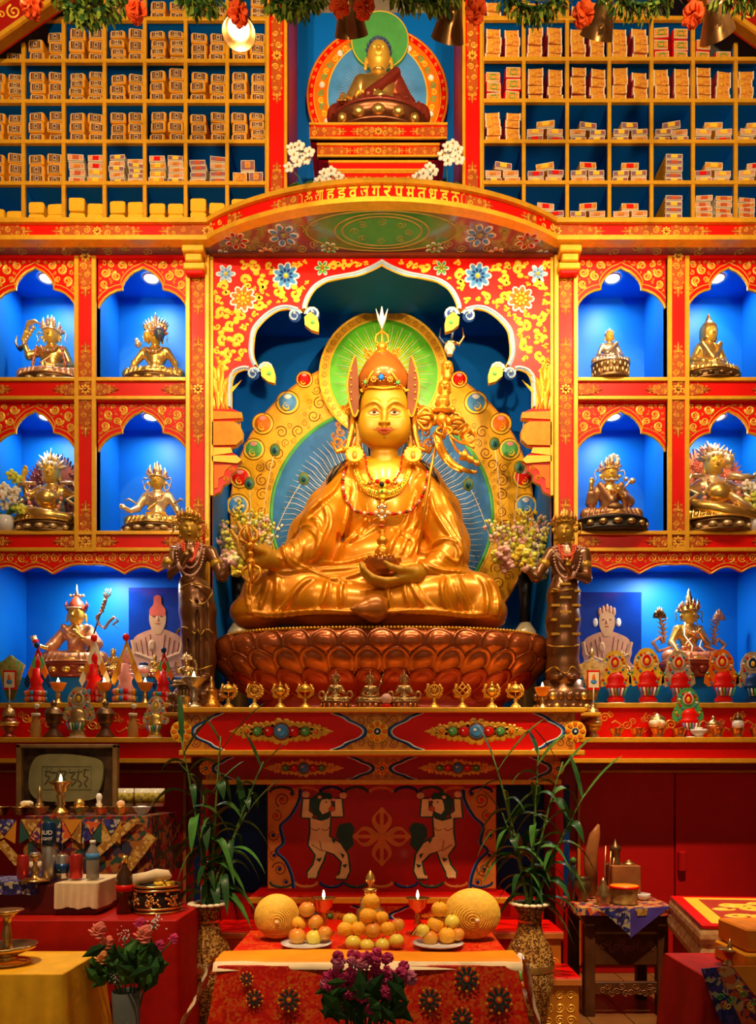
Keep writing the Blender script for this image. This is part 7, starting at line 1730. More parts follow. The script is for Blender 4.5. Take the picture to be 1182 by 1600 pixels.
LT('lidded_vessel', 'brass lidded vessel behind the copper water bowls', 'vessel', 1115, -.2, ZL, [(9, 0), (12, 8), (14, 18), (15, 20), (14, 22)], COPPER, None, .9, 18, (('lid', [(14, 22), (11, 27), (5, 31), (3, 33), (4, 36), (.5, 40)], ANT),))
LT('lidded_vessel', 'small white pot with dark knobbed lid on the right shelf', 'vessel', 1154, -.2, ZL, [(7, 14), (9, 20), (8, 26), (4, 29)], PORC, None, 1, 16, (('lid', [(6, 29), (5, 33), (2, 36), (.5, 41)], BRONZE), ('stand', [(9, 0), (6, 6), (8, 14)], WOOD)))
LT('lidded_vessel', 'oval brass box with a handle behind the white rose', 'vessel', 1027, -.14, ZL, [(12, 18), (14, 26), (12, 34), (4, 38), (2, 40)], ANT, None, 1, 16, (('stand', [(10, 0), (7, 8), (10, 18)], ANT),))
# eight auspicious symbols on the altar table
def symbol(px, k_, l):
 Y = -.52; k = M(1, Y); x = X(px, Y); T = thing('auspicious_symbol', l, 'ornament', (x, Y, SH), 'gilt auspicious symbols on the altar table'); b = MB()
 G2 = mat('yellow gilt', (.92, .55, .09), metal=.7, rough=.3, var=.1)
 b.lathe([(r * k, h * k) for r, h in ((10, 0), (9.5, 2), (7, 5), (4, 8), (2, 10), (3.4, 13), (2, 16), (1.5, 18))], (x, Y, SH), G2, 16); b.build('foot', T); b = MB(); c = SH + 29 * k; mp = flat(Y + .004)
 for s_ in (-1, 1):
  for dx, dz, r, a in ((9, -7, 5, 0), (12, 0, 4.5, 1), (10, 7, 4, 2), (5, -10, 4, 3)): b.curl(x + s_ * dx * k, c + dz * k, r * k, a, s_, mp, G2, 1.4, .42, .012, True, -.008)
  b.tube([Vector((x, Y, SH + 17 * k)), Vector((x + s_ * 9 * k, Y, c - 8 * k)), Vector((x + s_ * 13 * k, Y, c)), Vector((x + s_ * 8 * k, Y, c + 10 * k))], 1.1 * k, G2, 6)
 if k_ == 0:
  b.tube([Vector((x + 8 * k * math.cos(t * PI / 8), Y - .005, c + 8 * k * math.sin(t * PI / 8))) for t in range(16)], 1.4 * k, G2, 6, True)
  for t in range(4): a = PI / 4 * t; b.tube([Vector((x - 8 * k * math.cos(a), Y - .005, c - 8 * k * math.sin(a))), Vector((x + 8 * k * math.cos(a), Y - .005, c + 8 * k * math.sin(a)))], .9 * k, G2, 5)
 elif k_ == 1:
  for t in (-1, 0, 1): b.tube([Vector((x + (t * 5 - 6) * k, Y - .005, c + (t * 5 + 6) * k)), Vector((x + (t * 5 + 6) * k, Y - .006, c + (t * 5 - 6) * k))], 1.1 * k, G2, 5); b.tube([Vector((x + (t * 5 - 6) * k, Y - .005, c + (-t * 5 - 6) * k)), Vector((x + (t * 5 + 6) * k, Y - .006, c + (-t * 5 + 6) * k))], 1.1 * k, G2, 5)
 elif k_ == 2: b.lathe([(r * k, h * k) for r, h in ((2, -9), (7, -4), (8, 1), (4, 4), (3, 5), (5, 6), (2, 9), (.3, 13))], (x, Y, c), G2, 14)
 else:
  b.lathe([(r * k, h * k) for r, h in ((1, -10), (1, -3), (10, -2), (9, 3), (5, 8), (1, 10), (.3, 13))], (x, Y, c), G2, 14)
 b.sph((x, Y, c + 12 * k), 1.8 * k, G2, 6); b.build('emblem', T)
for px, k_, l in ((357, 3, 'gilt parasol symbol beside the left pedestal'), (398, 0, 'gilt wheel-shaped symbol, leftmost in front of the throne'), (438, 2, 'gilt vase symbol between the wheel and the parasol symbol'), (477, 3, 'gilt parasol symbol left of the brass figurines'), (679, 0, 'gilt wheel symbol right of the brass figurines'), (723, 1, 'gilt endless knot symbol before the throne'), (769, 2, 'gilt vase symbol right of the endless knot'), (806, 3, 'gilt parasol symbol nearest the right butter lamp')): symbol(px, k_, l)
b = MB(); b.sph((X(604, -.56), -.56, SH + M(14, -.56)), M(9, -.56), mat('pink crystal', (.85, .50, .45), rough=.12, coat=.6), 16); o = b.build('crystal_ball', None, (X(604, -.56), -.56, SH)); tag(o, 'pink crystal ball in front of the brass figurines', 'ball')
b = MB(); b.lathe([(M(9, -.56), 0), (M(7, -.56), M(6, -.56)), (M(5, -.56), M(7, -.56))], (X(604, -.56), -.56, SH), RED, 16); b.build('stand', o)
# cluster at the left end of the altar table
LT('butter_lamp', 'large silver butter lamp at the left end of the altar table', 'lamp', 303, -.5, SH, [(16, 0), (15, 4), (8, 8), (5, 12), (9, 16), (5, 20), (7, 26), (5, 30), (9, 36), (19, 47), (19, 49), (16, 48), (0, 46)], mat('old silver', (.62, .52, .38), metal=.9, rough=.3, var=.2), None, 1, 24, (('flame', [(.3, 47), (2.6, 50), (2.2, 53), (.3, 59)], FLM),))
LT('stupa_model', 'small orange gold stupa at the left end of the altar table', 'stupa', 331, -.44, SH, [(14, 0), (14, 10), (11, 12), (12, 15), (8, 17), (8, 28), (9, 30), (4, 33), (3, 42), (1, 50)], mat('orange gilt', (.85, .38, .05), metal=.7, rough=.3), None, 1, 4, (('spire_rings', [(5, 33), (4, 36), (3.6, 40), (2, 44), (3, 46), (.5, 54)], GILT),))
LT('offering_bowl', 'silver rice bowl in front of the left attendant pedestal', 'bowl', 287, -.54, SH, [(8, 0), (9, 8), (11, 17), (12, 18), (0, 20)], MC['old silver'])
for px, tp in ((292, 1025),):
 deity('brass_figurine', 'dark brass dancing figurine behind the large silver butter lamp', 'figurine', px, Z(tp - 6, -.36), -.36, SH + .05, .8, pose=('raise', 'raise'), body=ANT, face=ANT, robe=ANT, head='wrath', ct=.1, lb=.5, lot=(.34, .3), base=(BRONZE, ANT), fh=.003)
# framed prints of a stone buddha leaning at the back of the alcoves
STB = mat('pink stone', (.66, .34, .22), rough=.5, var=.2, scale=12); PRB = mat('print blue', (.002, .045, .42), rough=.18, coat=.4)
def printb(x0, x1, q0, l, crowned):
 Y = .30; T = thing('framed_print', l, 'picture', (X((x0 + x1) / 2, Y), Y, LZ)); k = M(1, Y); mp = flat(Y); z = LZ + .004
 xa_, xb_ = X(x0, Y), X(x1, Y); zt_ = Z(q0, Y); b = MB(); b.box(xa_, xb_, Y, Y + .015, z, zt_, PRB, .002); b.build('panel', T)
 b = MB(); cx = (xa_ + xb_) / 2 + (-.01 if crowned else 0.01); H = zt_ - z
 def pl_(pts, m_, d): 
  h_ = cat([(a, c_) for a, c_ in pts], 4); b.prism([(cx + a * H, z + c_ * H) for a, c_ in h_] + [(cx - a * H, z + c_ * H) for a, c_ in h_[::-1]], mp, 0, d, m_)
 pl_([(.34, .0), (.36, .12), (.26, .22), (.28, .32), (.25, .46), (.16, .52), (.05, .56)], STB, .0015); pl_([(.03, .50), (.065, .56), (.088, .64), (.085, .72), (.05, .78), (.0, .80)], mat('pale stone', (.66, .40, .22), rough=.5), .003)
 if not crowned: pl_([(.08, .70), (.085, .76), (.045, .82), (.035, .90), (.0, .92)], mat('coral hair', (.70, .12, .08), rough=.5), .004)
 else:
  for t in (-2, -1, 0, 1, 2): b.dot(cx + t * .04 * H, z + (.82 - abs(t) * .02) * H, .02 * H, .05 * H, mp, STB, .005, 8)
  for s_ in (-1, 1): b.dot(cx + s_ * .13 * H, z + .66 * H, .03 * H, .05 * H, mp, WHITE, .004, 8)
 for s_ in (-1, 1):
  b.dot(cx + s_ * .04 * H, z + .69 * H, .018 * H, .005 * H, mp, BRN, .005, 8, .003); b.rib([(cx + s_ * .27 * H, z + .44 * H), (cx + s_ * .24 * H, z + .30 * H), (cx + s_ * .03 * H, z + .22 * H)], .05 * H, mp, MC['pale stone'], .006, .002)
  for t in range(4): b.rib([(cx + s_ * (.08 + .05 * t) * H, z + (.50 - .03 * t) * H), (cx + s_ * (.05 + .05 * t) * H, z + .26 * H)], .008 * H, mp, BRN if False else MAROON, .004, .002); b.rib([(cx + s_ * .30 * H, z + (.16 - .04 * t) * H), (cx, z + (.12 - .035 * t) * H)], .008 * H, mp, MAROON, .004, .002)
 b.dot(cx, z + .665 * H, .014 * H, .03 * H, mp, STB, .006, 8, .003); b.dot(cx, z + .615 * H, .03 * H, .007 * H, mp, LIP, .005, 8, .003); b.dot(cx - .06 * H, z + .38 * H, .04 * H, .07 * H, mp, MC['pale stone'], .007, 8, .002)
 b.build('printed_figure', T)
printb(201, 287, 918, 'blue framed print of a seated stone buddha, left alcove', False); printb(900, 1003, 925, 'blue framed print of a crowned seated figure, right alcove', True)
LT('small_jar', 'pale blue painted jar with blue lid before the left print', 'jar', 225, .12, LZ, [(8, 0), (12, 6), (12, 13), (8, 18), (6, 19)], PORC, None, 1, 18, (('lid', [(7, 19), (7, 22), (2, 24)], DBLUE), ('painted_band', [(12.3, 5), (12.6, 9), (12.3, 13)], PINK)))
LT('stupa_model', 'small white stupa with gold spire before the right print', 'stupa', 925, .12, LZ, [(15, 0), (15, 5), (10, 7), (13, 14), (13, 22), (10, 26), (5, 28)], PORC, None, 1, 18, (('spire', [(4, 28), (3, 34), (5, 38), (2, 42), (.5, 48)], GILT),))
deity('brass_figurine', 'small gilded figurine at the foot of the right framed print', 'figurine', 972, Z(1012, .14), .14, LZ, .9, pose=('chest', 'knee'), body=GILT, face=GILT, robe=GILT, head='crown', ct=.25, lb=.25, fh=.003)
# flower vases with peacock feathers behind the throne
ZV = SH
def bigvase(px, l, seed, sx):
 Y = .39; x = sx * .905; k = M(1, Y); T = thing('flower_vase', l, 'vase', (x, Y, SH)); b = MB(); zt_ = Z(900, Y); H = zt_ - SH
 b.lathe([(.045, 0), (.055, .02), (.075, H * .30), (.085, H * .48), (.07, H * .62), (.035, H * .68)], (x, Y, SH), mat('vase glaze cream', (.55, .48, .30), rough=.25, coat=.4), 24); b.lathe([(.034, H * .66), (.030, H * .8), (.045, H)], (x, Y, SH), BLACK, 20); b.build('body', T); b = MB(); rg = random.Random(seed)
 b.lathe([(.085, H * .44), (.087, H * .49), (.083, H * .53)], (x, Y, SH), LGREEN, 24, cap=False); b.build('painted_band', T)
 cols = (mat('pale pink petals', (.85, .50, .48), rough=.6, var=.15), mat('lime petals', (.72, .75, .12), rough=.6), mat('cream petals', (.85, .80, .60), rough=.6), mat('yellow petals', (.88, .70, .08), rough=.6))
 for st in range(19):
  a = (st - 9) / 9; tip = Vector((x - sx * .08 + a * .20 + rg.uniform(-.03, .03), Y - .20 + rg.uniform(-.05, .05) - .0, zt_ + rg.uniform(.22, .42) * (1 - .3 * abs(a)))); base_ = Vector((x, Y - .04, zt_))
  m_ = cols[st % 4]; b = MB(); b.tube([base_, base_.lerp(tip, .5) + Vector((a * .04, 0, .02)), tip], .003, LEAF, 5)
  for q_ in range(26):
   t = .25 + .75 * q_ / 26; p_ = base_.lerp(tip, t) + Vector((rg.uniform(-.03, .03), rg.uniform(-.03, .02), rg.uniform(-.02, .02))); r = .021 * (1.25 - t * .6)
   b.sph(p_, (r, r * .6, r * .8), m_ if rg.random() < .85 else cols[2], 6, Euler((rg.uniform(-1, 1), rg.uniform(-1, 1), rg.uniform(0, 3))).to_matrix())
  b.build('flower_spray', T)
 for q_ in range(12):
  p_ = Vector((x - sx * .06 + rg.uniform(-.16, .14), Y - .20 + rg.uniform(-.04, .03), zt_ + rg.uniform(-.03, .10))); b = MB()
  for z_ in range(16): d = Vector((rg.gauss(0, 1), rg.gauss(0, 1), rg.gauss(0, 1))).normalized(); b.sph(p_ + d * .034, (.019, .019, .014), cols[(q_ + 1) % 4], 6)
  b.build('hydrangea_head', T)
 return T
bigvase(388, 'vase of pale pink and lime flowers behind the left side of the throne', 3, -1); bigvase(795, 'cream vase of pink and lime flowers behind the right side of the throne', 7, 1)
EYE = mat('feather eye', (.01, .03, .06), rough=.3); FBR = mat('feather bronze green', (.10, .14, .03), rough=.5)
for i, (bx_, px, py, l) in enumerate(((400, 430, 703, 'peacock feather in front of the green halo gem'), (395, 390, 755, 'peacock feather lowest at the left halo rim'), (410, 475, 748, 'peacock feather before the left blue halo field'), (780, 732, 757, 'peacock feather before the right blue halo field'), (790, 773, 693, 'peacock feather at the right green halo gem'), (800, 812, 730, 'peacock feather highest beside the right bracket'))):
 Y = .36; T = thing('peacock_feather', l, 'feather', P(bx_, 905, Y), 'peacock feathers behind the statue'); a, c_ = P(bx_, 905, Y), P(px, py, Y - .02); b = MB(); mid = a.lerp(c_, .55) + Vector(((px - bx_) * -.0012, 0, 0)); cv = [a.lerp(mid, t / 6).lerp(mid.lerp(c_, t / 6), t / 6) for t in range(7)]
 b.tube(cv, .0022, CREAM, 5)
 for t in range(1, 7):
  for s_ in (-1, 1): b.tube([cv[t], cv[t] + Vector((s_ * .04, -.005, .05))], [.0012, .0006], FBR, 4)
 b.build('quill', T); b = MB(); b.sph(c_, (.034, .008, .042), FBR, 12); b.sph(c_ + Vector((0, -.006, -.005)), (.020, .008, .024), mat('feather teal', (.02, .20, .20), rough=.3), 10); b.sph(c_ + Vector((0, -.011, -.008)), (.012, .007, .015), EYE, 10); b.build('eye', T)
# orchids: four white sprays beside the stepped throne, two potted in the outer niches
PET = mat('white orchid petal', (.85, .80, .72), rough=.6, var=.05); LIPO = mat('orchid lip', (.70, .40, .05), rough=.5)
def orchid(bx_, bq, Y, pts, l, r=9, pot=None, cols=None, leaves=True):
 base_ = P(bx_, bq, Y); T = thing('orchid', l, 'orchid', base_); k = M(1, Y); b = MB(); P2 = [P(a, c_, Y - .02 * (i % 2)) for i, (a, c_) in enumerate(pts)]
 st = [base_, base_.lerp(P2[0], .5) + Vector((.01, 0, .02))] + P2; b.tube(st, .0028, LEAF, 5); b.build('stem', T)
 for i, q_ in enumerate(P2):
  b = MB(); rr = r * k
  for t in range(5): a = PI / 2 + 2 * PI * t / 5; b.sph(q_ + Vector((rr * .55 * math.cos(a), -.004 * (t % 2), rr * .55 * math.sin(a))), (rr * .52, .006, rr * .42), (cols or [PET])[i % len(cols or [PET])], 10, Euler((.2, -a, 0)).to_matrix())
  b.sph(q_ + Vector((0, -.012, -rr * .1)), (rr * .16, .01, rr * .2), LIPO, 8); b.build('bloom', T)
 if leaves:
  b = MB()
  for s_ in (-1, 1): b.tube([base_, base_ + Vector((s_ * .05, -.03, .03)), base_ + Vector((s_ * .10, -.04, .01))], [.006, .022, .003], LEAF, 8, flat=.25)
  b.build('leaf', T)
 if pot:
  b = MB(); b.lathe([(pot * k * .8, -pot * k * 2.0), (pot * k, 0), (pot * k * .9, 0), (pot * k * .8, -.01)], base_, PORC, 20); b.build('pot', T)
orchid(478, 303, -.06, [(452, 262), (465, 254), (478, 250), (460, 243), (473, 236), (484, 238), (456, 232), (468, 228)], 'white orchid spray, upper left beside the painted post'); orchid(500, 301, -.10, [(492, 292), (500, 283), (507, 272), (515, 286), (518, 268), (528, 290), (530, 277), (535, 288)], 'white orchid spray, low left of the stepped throne')
orchid(700, 303, -.06, [(692, 243), (700, 252), (705, 238), (712, 246), (716, 234), (718, 250), (708, 226), (700, 230)], 'white orchid spray, upper right beside the painted post'); orchid(676, 301, -.10, [(648, 292), (657, 290), (652, 278), (662, 272), (672, 262), (668, 280), (677, 268), (659, 284)], 'white orchid spray, low right of the stepped throne')
YP = mat('lime orchid petal', (.70, .75, .10), rough=.5)
orchid(10, 808, .03, [(8, 790), (2, 775), (14, 770), (20, 780), (6, 762), (24, 768), (26, 795), (34, 796), (25, 748), (18, 742)], 'potted white and lime orchid in the lower left outer niche', 9, 13, [PET, PET, PET, PET, PET, PET, YP, YP, YP, YP])
orchid(1178, 808, .03, [(1176, 790), (1182, 775), (1172, 782), (1168, 758), (1178, 762), (1186, 765), (1172, 770), (1180, 796)], 'potted white and lime orchid in the lower right outer niche', 9, 13, [PET, YP, YP, PET, PET, PET, PET, YP])
# ================================================================ foreground
BROC = brocade('red brocade', ((.60, .008, .004), (.50, .01, .004), (.66, .03, .006), (.62, .10, .01), (.58, .006, .004)), 110, .45, 0, 22); BLUC = brocade('blue brocade', ((.03, .04, .30), (.05, .03, .20), (.02, .02, .10), (.40, .34, .22), (.10, .08, .40)), 70, .55, 0, 14)
KHO = mat('orange silk', (.90, .30, .01), rough=.4, var=.15, scale=6); KHW = mat('ivory silk', (.80, .62, .38), rough=.5); PATCH = brocade('patchwork brocade', ((.25, .015, .01), (.03, .03, .06), (.12, .01, .02), (.30, .10, .02), (.02, .06, .04), (.28, .02, .01)), 45, .55, 0, 9); MULT = brocade('mixed brocade', ((.50, .06, .03), (.10, .02, .10), (.55, .30, .10), (.60, .09, .02), (.04, .04, .16)), 45, .5, 0, 12)
def cloth(name, l, cat_, x0, x1, y0, y1, z, drop, m, flare=.05, wav=.015, floor=.0, pts=None, seed=0, sides=(1, 1, 1)):
 """a cloth over a rectangular top: top sheet plus rippled skirts on the left, front and right"""
 b = MB(); b.box(x0, x1, y0, y1, z - .004, z + .004, m, .003); T = thing(name, l, cat_, ((x0 + x1) / 2, (y0 + y1) / 2, z - drop)); b.build('top_sheet', T)
 per = []
 if sides[0]: per += [(x0, y1 + (y0 - y1) * t / 10, -1, 0) for t in range(10)]
 per += [(x0 + (x1 - x0) * t / 40, y0, (-1 if t == 0 and sides[0] else 1 if t == 40 and sides[2] else 0), -1) for t in range(41)]
 if sides[2]: per += [(x1, y0 + (y1 - y0) * t / 10, 1, 0) for t in range(1, 11)]
 b = MB(); vs = []; R_ = 7
 for i, (x, y, nx, ny) in enumerate(per):
  for j in range(R_):
   t = j / (R_ - 1); wv = wav * math.sin(i * .9 + seed) * t + flare * t + .003; vs.append((x + nx * wv, y + ny * wv, z + .002 - drop * t * (1 + .04 * math.sin(i * .35 + seed))))
 b.add(vs, [[i * R_ + j, (i + 1) * R_ + j, (i + 1) * R_ + j + 1, i * R_ + j + 1] for i in range(len(per) - 1) for j in range(R_ - 1)], m, True); sk = b.build('skirt', T); return T, sk
def table(name, l, x0, x1, y0, y1, z, m=WOOD, apron=.10):
 T = thing(name, l, 'table', ((x0 + x1) / 2, (y0 + y1) / 2, 0)); b = MB(); b.box(x0, x1, y0, y1, z - .03, z - .005, m, .004); b.build('tabletop', T)
 b = MB(); b.box(x0 + .02, x1 - .02, y0 + .015, y1 - .015, z - .03 - apron, z - .03, m, .003); b.build('apron', T)
 for x in (x0 + .035, x1 - .035):
  for y in (y0 + .035, y1 - .035): b = MB(); b.box(x - .025, x + .025, y - .025, y + .025, 0, z - .03, m, .004); b.build('leg', T)
 return T
# front offering table
FZ = .462; fx0, fx1 = X(342, -1.7), X(808, -1.7)
table('offering_table', 'low table under the red medallion brocade in the centre front', fx0 + .01, fx1 - .01, -1.69, -1.09, FZ - .005, WOOD)
T, sk = cloth('tablecloth', 'red brocade cloth with dark flower medallions on the centre front table', 'tablecloth', fx0, fx1, -1.7, -1.08, FZ, .36, BROC, .05, .012)
b = MB(); mp = lambda u, v, h: Vector((u, -1.706 - (FZ - v) / .36 * .05 - h - .012, v)); MEDC = mat('medallion dark teal', (.025, .035, .03), rough=.5)
for px, py, r in ((398, 1560, 13), (452, 1562, 17), (730, 1530, 19), (672, 1562, 17), (780, 1562, 20), (722, 1590, 16), (385, 1530, 10)):
 u, v = X(px, -1.73), Z(py, -1.73); b = MB(); R_ = M(r, -1.73)
 for k in range(10): a = PI / 5 * k; b.dot(u + R_ * .72 * math.cos(a), v + R_ * .72 * math.sin(a), R_ * .30, R_ * .16, mp, MEDC, .0008, 8, 0, a); b.dot(u + R_ * 1.0 * math.cos(a + .3), v + R_ * math.sin(a + .3), R_ * .12, R_ * .12, mp, GOLDP, .0008, 6, 0)
 b.dot(u, v, R_ * .5, R_ * .5, mp, MEDC, .001, 12, 0); b.dot(u, v, R_ * .28, R_ * .28, mp, BROC, .0016, 10, .001); b.dot(u, v, R_ * .14, R_ * .14, mp, GOLDP, .0022, 8, .0016); b.build('medallion', sk)
o = thing('silk_scarf', 'orange and ivory silk scarf laid along the front table edge', 'scarf', ((fx0 + fx1) / 2, -1.65, FZ))
for nm, ya, yb, m_, dz in (('ivory_band', -1.712, -1.66, KHW, .004), ('orange_band', -1.70, -1.52, KHO, .010)):
 b = MB(); n = 50; vs = []
 for i in range(n + 1):
  t = i / n; x = fx0 - .02 + (fx1 - fx0 + .04) * t
  for j in range(6): q_ = j / 5; vs.append((x, ya + (yb - ya) * q_ + .01 * math.sin(t * 9 + j), FZ + dz + .008 * abs(math.sin(q_ * 7 + t * 3)) + (-.02 if j == 0 else 0)))
 b.add(vs, [[i * 6 + j, i * 6 + 6 + j, i * 6 + 7 + j, i * 6 + j + 1] for i in range(n) for j in range(5)], m_, True)
 for s_, xe_ in ((-1, fx0 - .02), (1, fx1 + .02)):
  vs = []
  for i in range(14):
   t = i / 13
   for j in range(5): vs.append((xe_ + s_ * (.02 + .10 * t ** 1.4) + .008 * math.sin(j * 2 + i), ya + (yb - ya) * j / 4 * (.8 - .3 * t) + (.004 if nm[0] == 'i' else 0), FZ + dz - (.40 if s_ > 0 else .22) * t))
  b.add(vs, [[i * 5 + j, i * 5 + 5 + j, i * 5 + 6 + j, i * 5 + j + 1] for i in range(13) for j in range(4)], m_, True)
 b.build(nm, o)
# big swirled yellow ornaments
YB_ = mat('yellow fibre', (.86, .52, .07), rough=.6, var=.1, bump=.3, scale=60)
for px, py, r, sx, l in ((433, 1431, 37, .95, 'large round yellow swirled ornament left of the fruit'), (738, 1427, 42, 1.05, 'large round yellow swirled ornament right of the fruit')):
 Y = -1.28; c = P(px, py, Y); R_ = M(r, Y); c.z = max(c.z, FZ + R_ * .93); T = thing('swirled_ornament', l, 'ornament', (c.x, Y, FZ)); b = MB(); b.sph(c, (R_ * sx, R_ * .7, R_ * .93), YB_, 36)
 for j in range(1, 15):
  a0 = j / 15 * 1.5; b.tube([c + Vector((R_ * sx * math.sin(a0) * math.cos(t) + R_ * .12 * (1 - a0 / 1.5) * (1 if px < 600 else -.5), -R_ * .705 * math.cos(a0) - .001, R_ * .93 * math.sin(a0) * math.sin(t) - R_ * .15 * (1 - a0 / 1.5))) for t in [PI / 14 * q_ for q_ in range(28)]], R_ * .018, OCH if False else YB_, 5, True)
 b.sph(c + Vector((R_ * .1, -R_ * .72, -R_ * .15)), R_ * .09, KHW, 8); b.build('shell', T)
def fruit(px, py, Y, r, m, l, grp):
 R_ = M(r, Y); c = P(px, py, Y); T = thing('apple' if m is not ORG else 'orange', l, 'fruit', c, grp); b = MB()
 b.lathe([(R_ * math.sin(PI * t / 10) * (1 if t else 0) + (.0006 if t in (0, 10) else 0), -R_ * .94 * math.cos(PI * t / 10) - (R_ * .10 if t == 10 else 0) + (R_ * .06 if t == 0 else 0)) for t in range(11)], c, m, 18); b.build('flesh', T)
 b = MB(); b.tube([c + Vector((0, 0, R_ * .82)), c + Vector((R_ * .1, 0, R_ * 1.15))], R_ * .06, WOOD, 5); b.build('stem', T)
APR = mat('red apple skin', (.62, .07, .015), rough=.3, coat=.3, scale=7, col2=(.78, .42, .05)); APY = mat('yellow green apple skin', (.78, .62, .08), rough=.3, coat=.3, var=.1); ORG = mat('orange peel', (.88, .42, .03), rough=.45, bump=.3, scale=90)
for px, l, L_ in ((479, 'left', ((465, 1463, 14, APR), (491, 1465, 13, APY), (508, 1458, 12, APR), (468, 1443, 12, ORG), (493, 1441, 13, APR), (480, 1421, 13, APR))), (685, 'right', ((672, 1466, 13, APR), (699, 1462, 14, ORG), (716, 1460, 11, APR), (661, 1454, 11, APY), (681, 1445, 14, ORG), (706, 1441, 13, APY), (687, 1421, 13, ORG)))):
 Y = -1.42; LT('fruit_plate', f'white plate with a fruit pile, {l} side of the front table', 'plate', px, Y, FZ + .004, [(22, 0), (30, 3), (39, 7), (40, 8), (30, 5), (0, 4)], PORC, None, 1, 28)
 nm_ = ['bottom left', 'bottom middle', 'bottom right', 'second row left', 'second row right', 'top'] if l == 'left' else ['bottom left', 'bottom middle', 'bottom right', 'leftmost', 'second row middle', 'second row right', 'top']
 for (a, c_, r, m_), n_ in zip(L_, nm_): fruit(a, c_, Y + (.03 if c_ > 1450 else .06), r, m_, f'fruit at the {n_} of the {l} plate pile', f'fruit on the {l} plate')
CEN = [(552, 1473, 13, APY), (574, 1478, 12, APY), (598, 1477, 12, APY), (620, 1470, 12, APY), (540, 1452, 13, ORG), (560, 1451, 12, ORG), (583, 1454, 13, APR), (606, 1451, 12, ORG), (622, 1445, 11, APR), (547, 1438, 12, APY), (576, 1431, 14, ORG), (597, 1434, 11, ORG), (580, 1409, 14, ORG)]
for i, (a, c_, r, m_) in enumerate(CEN): fruit(a, c_, -1.45 + .02 * (i // 4), r, m_, f'{("bottom row","second row","third row")[min(2, (0 if i < 4 else 1 if i < 9 else 2))] if i < 12 else "topmost"} fruit of the centre pyramid, {("leftmost","second from left","third from left","fourth from left","rightmost")[(i if i < 4 else i - 4 if i < 9 else i - 9) % 5]}', 'fruit in the centre pyramid')
LT('gilt_finial', 'golden tiered offering tower with jewel top behind the centre fruit pyramid', 'ornament', 579, -1.2, FZ + .004, [(24, 0), (24, 8), (22, 12), (22, 38), (20, 42), (16, 44), (16, 56), (14, 60), (10, 62), (10, 70), (12, 73), (3, 76)], GILT, None, 1, 24, (('jewel', [(3, 76), (3, 80), (8, 86), (7, 93), (3, 99), (.5, 103)], GILT),))
for px, l in ((506, 'brass butter lamp behind the left fruit plate'), (653, 'brass butter lamp behind the right fruit plate')):
 LT('butter_lamp', l, 'lamp', px, -1.2, FZ + .004, [(13, 0), (12, 4), (6, 10), (4, 16), (7, 20), (4, 25), (6, 31), (4, 35), (6, 40), (13, 45), (15, 57), (19, 60), (17, 60), (0, 56)], BRASS, 'brass butter lamps', 1, 24, (('flame', [(.3, 58), (2.2, 62), (1.8, 66), (.3, 72)], FLM),))
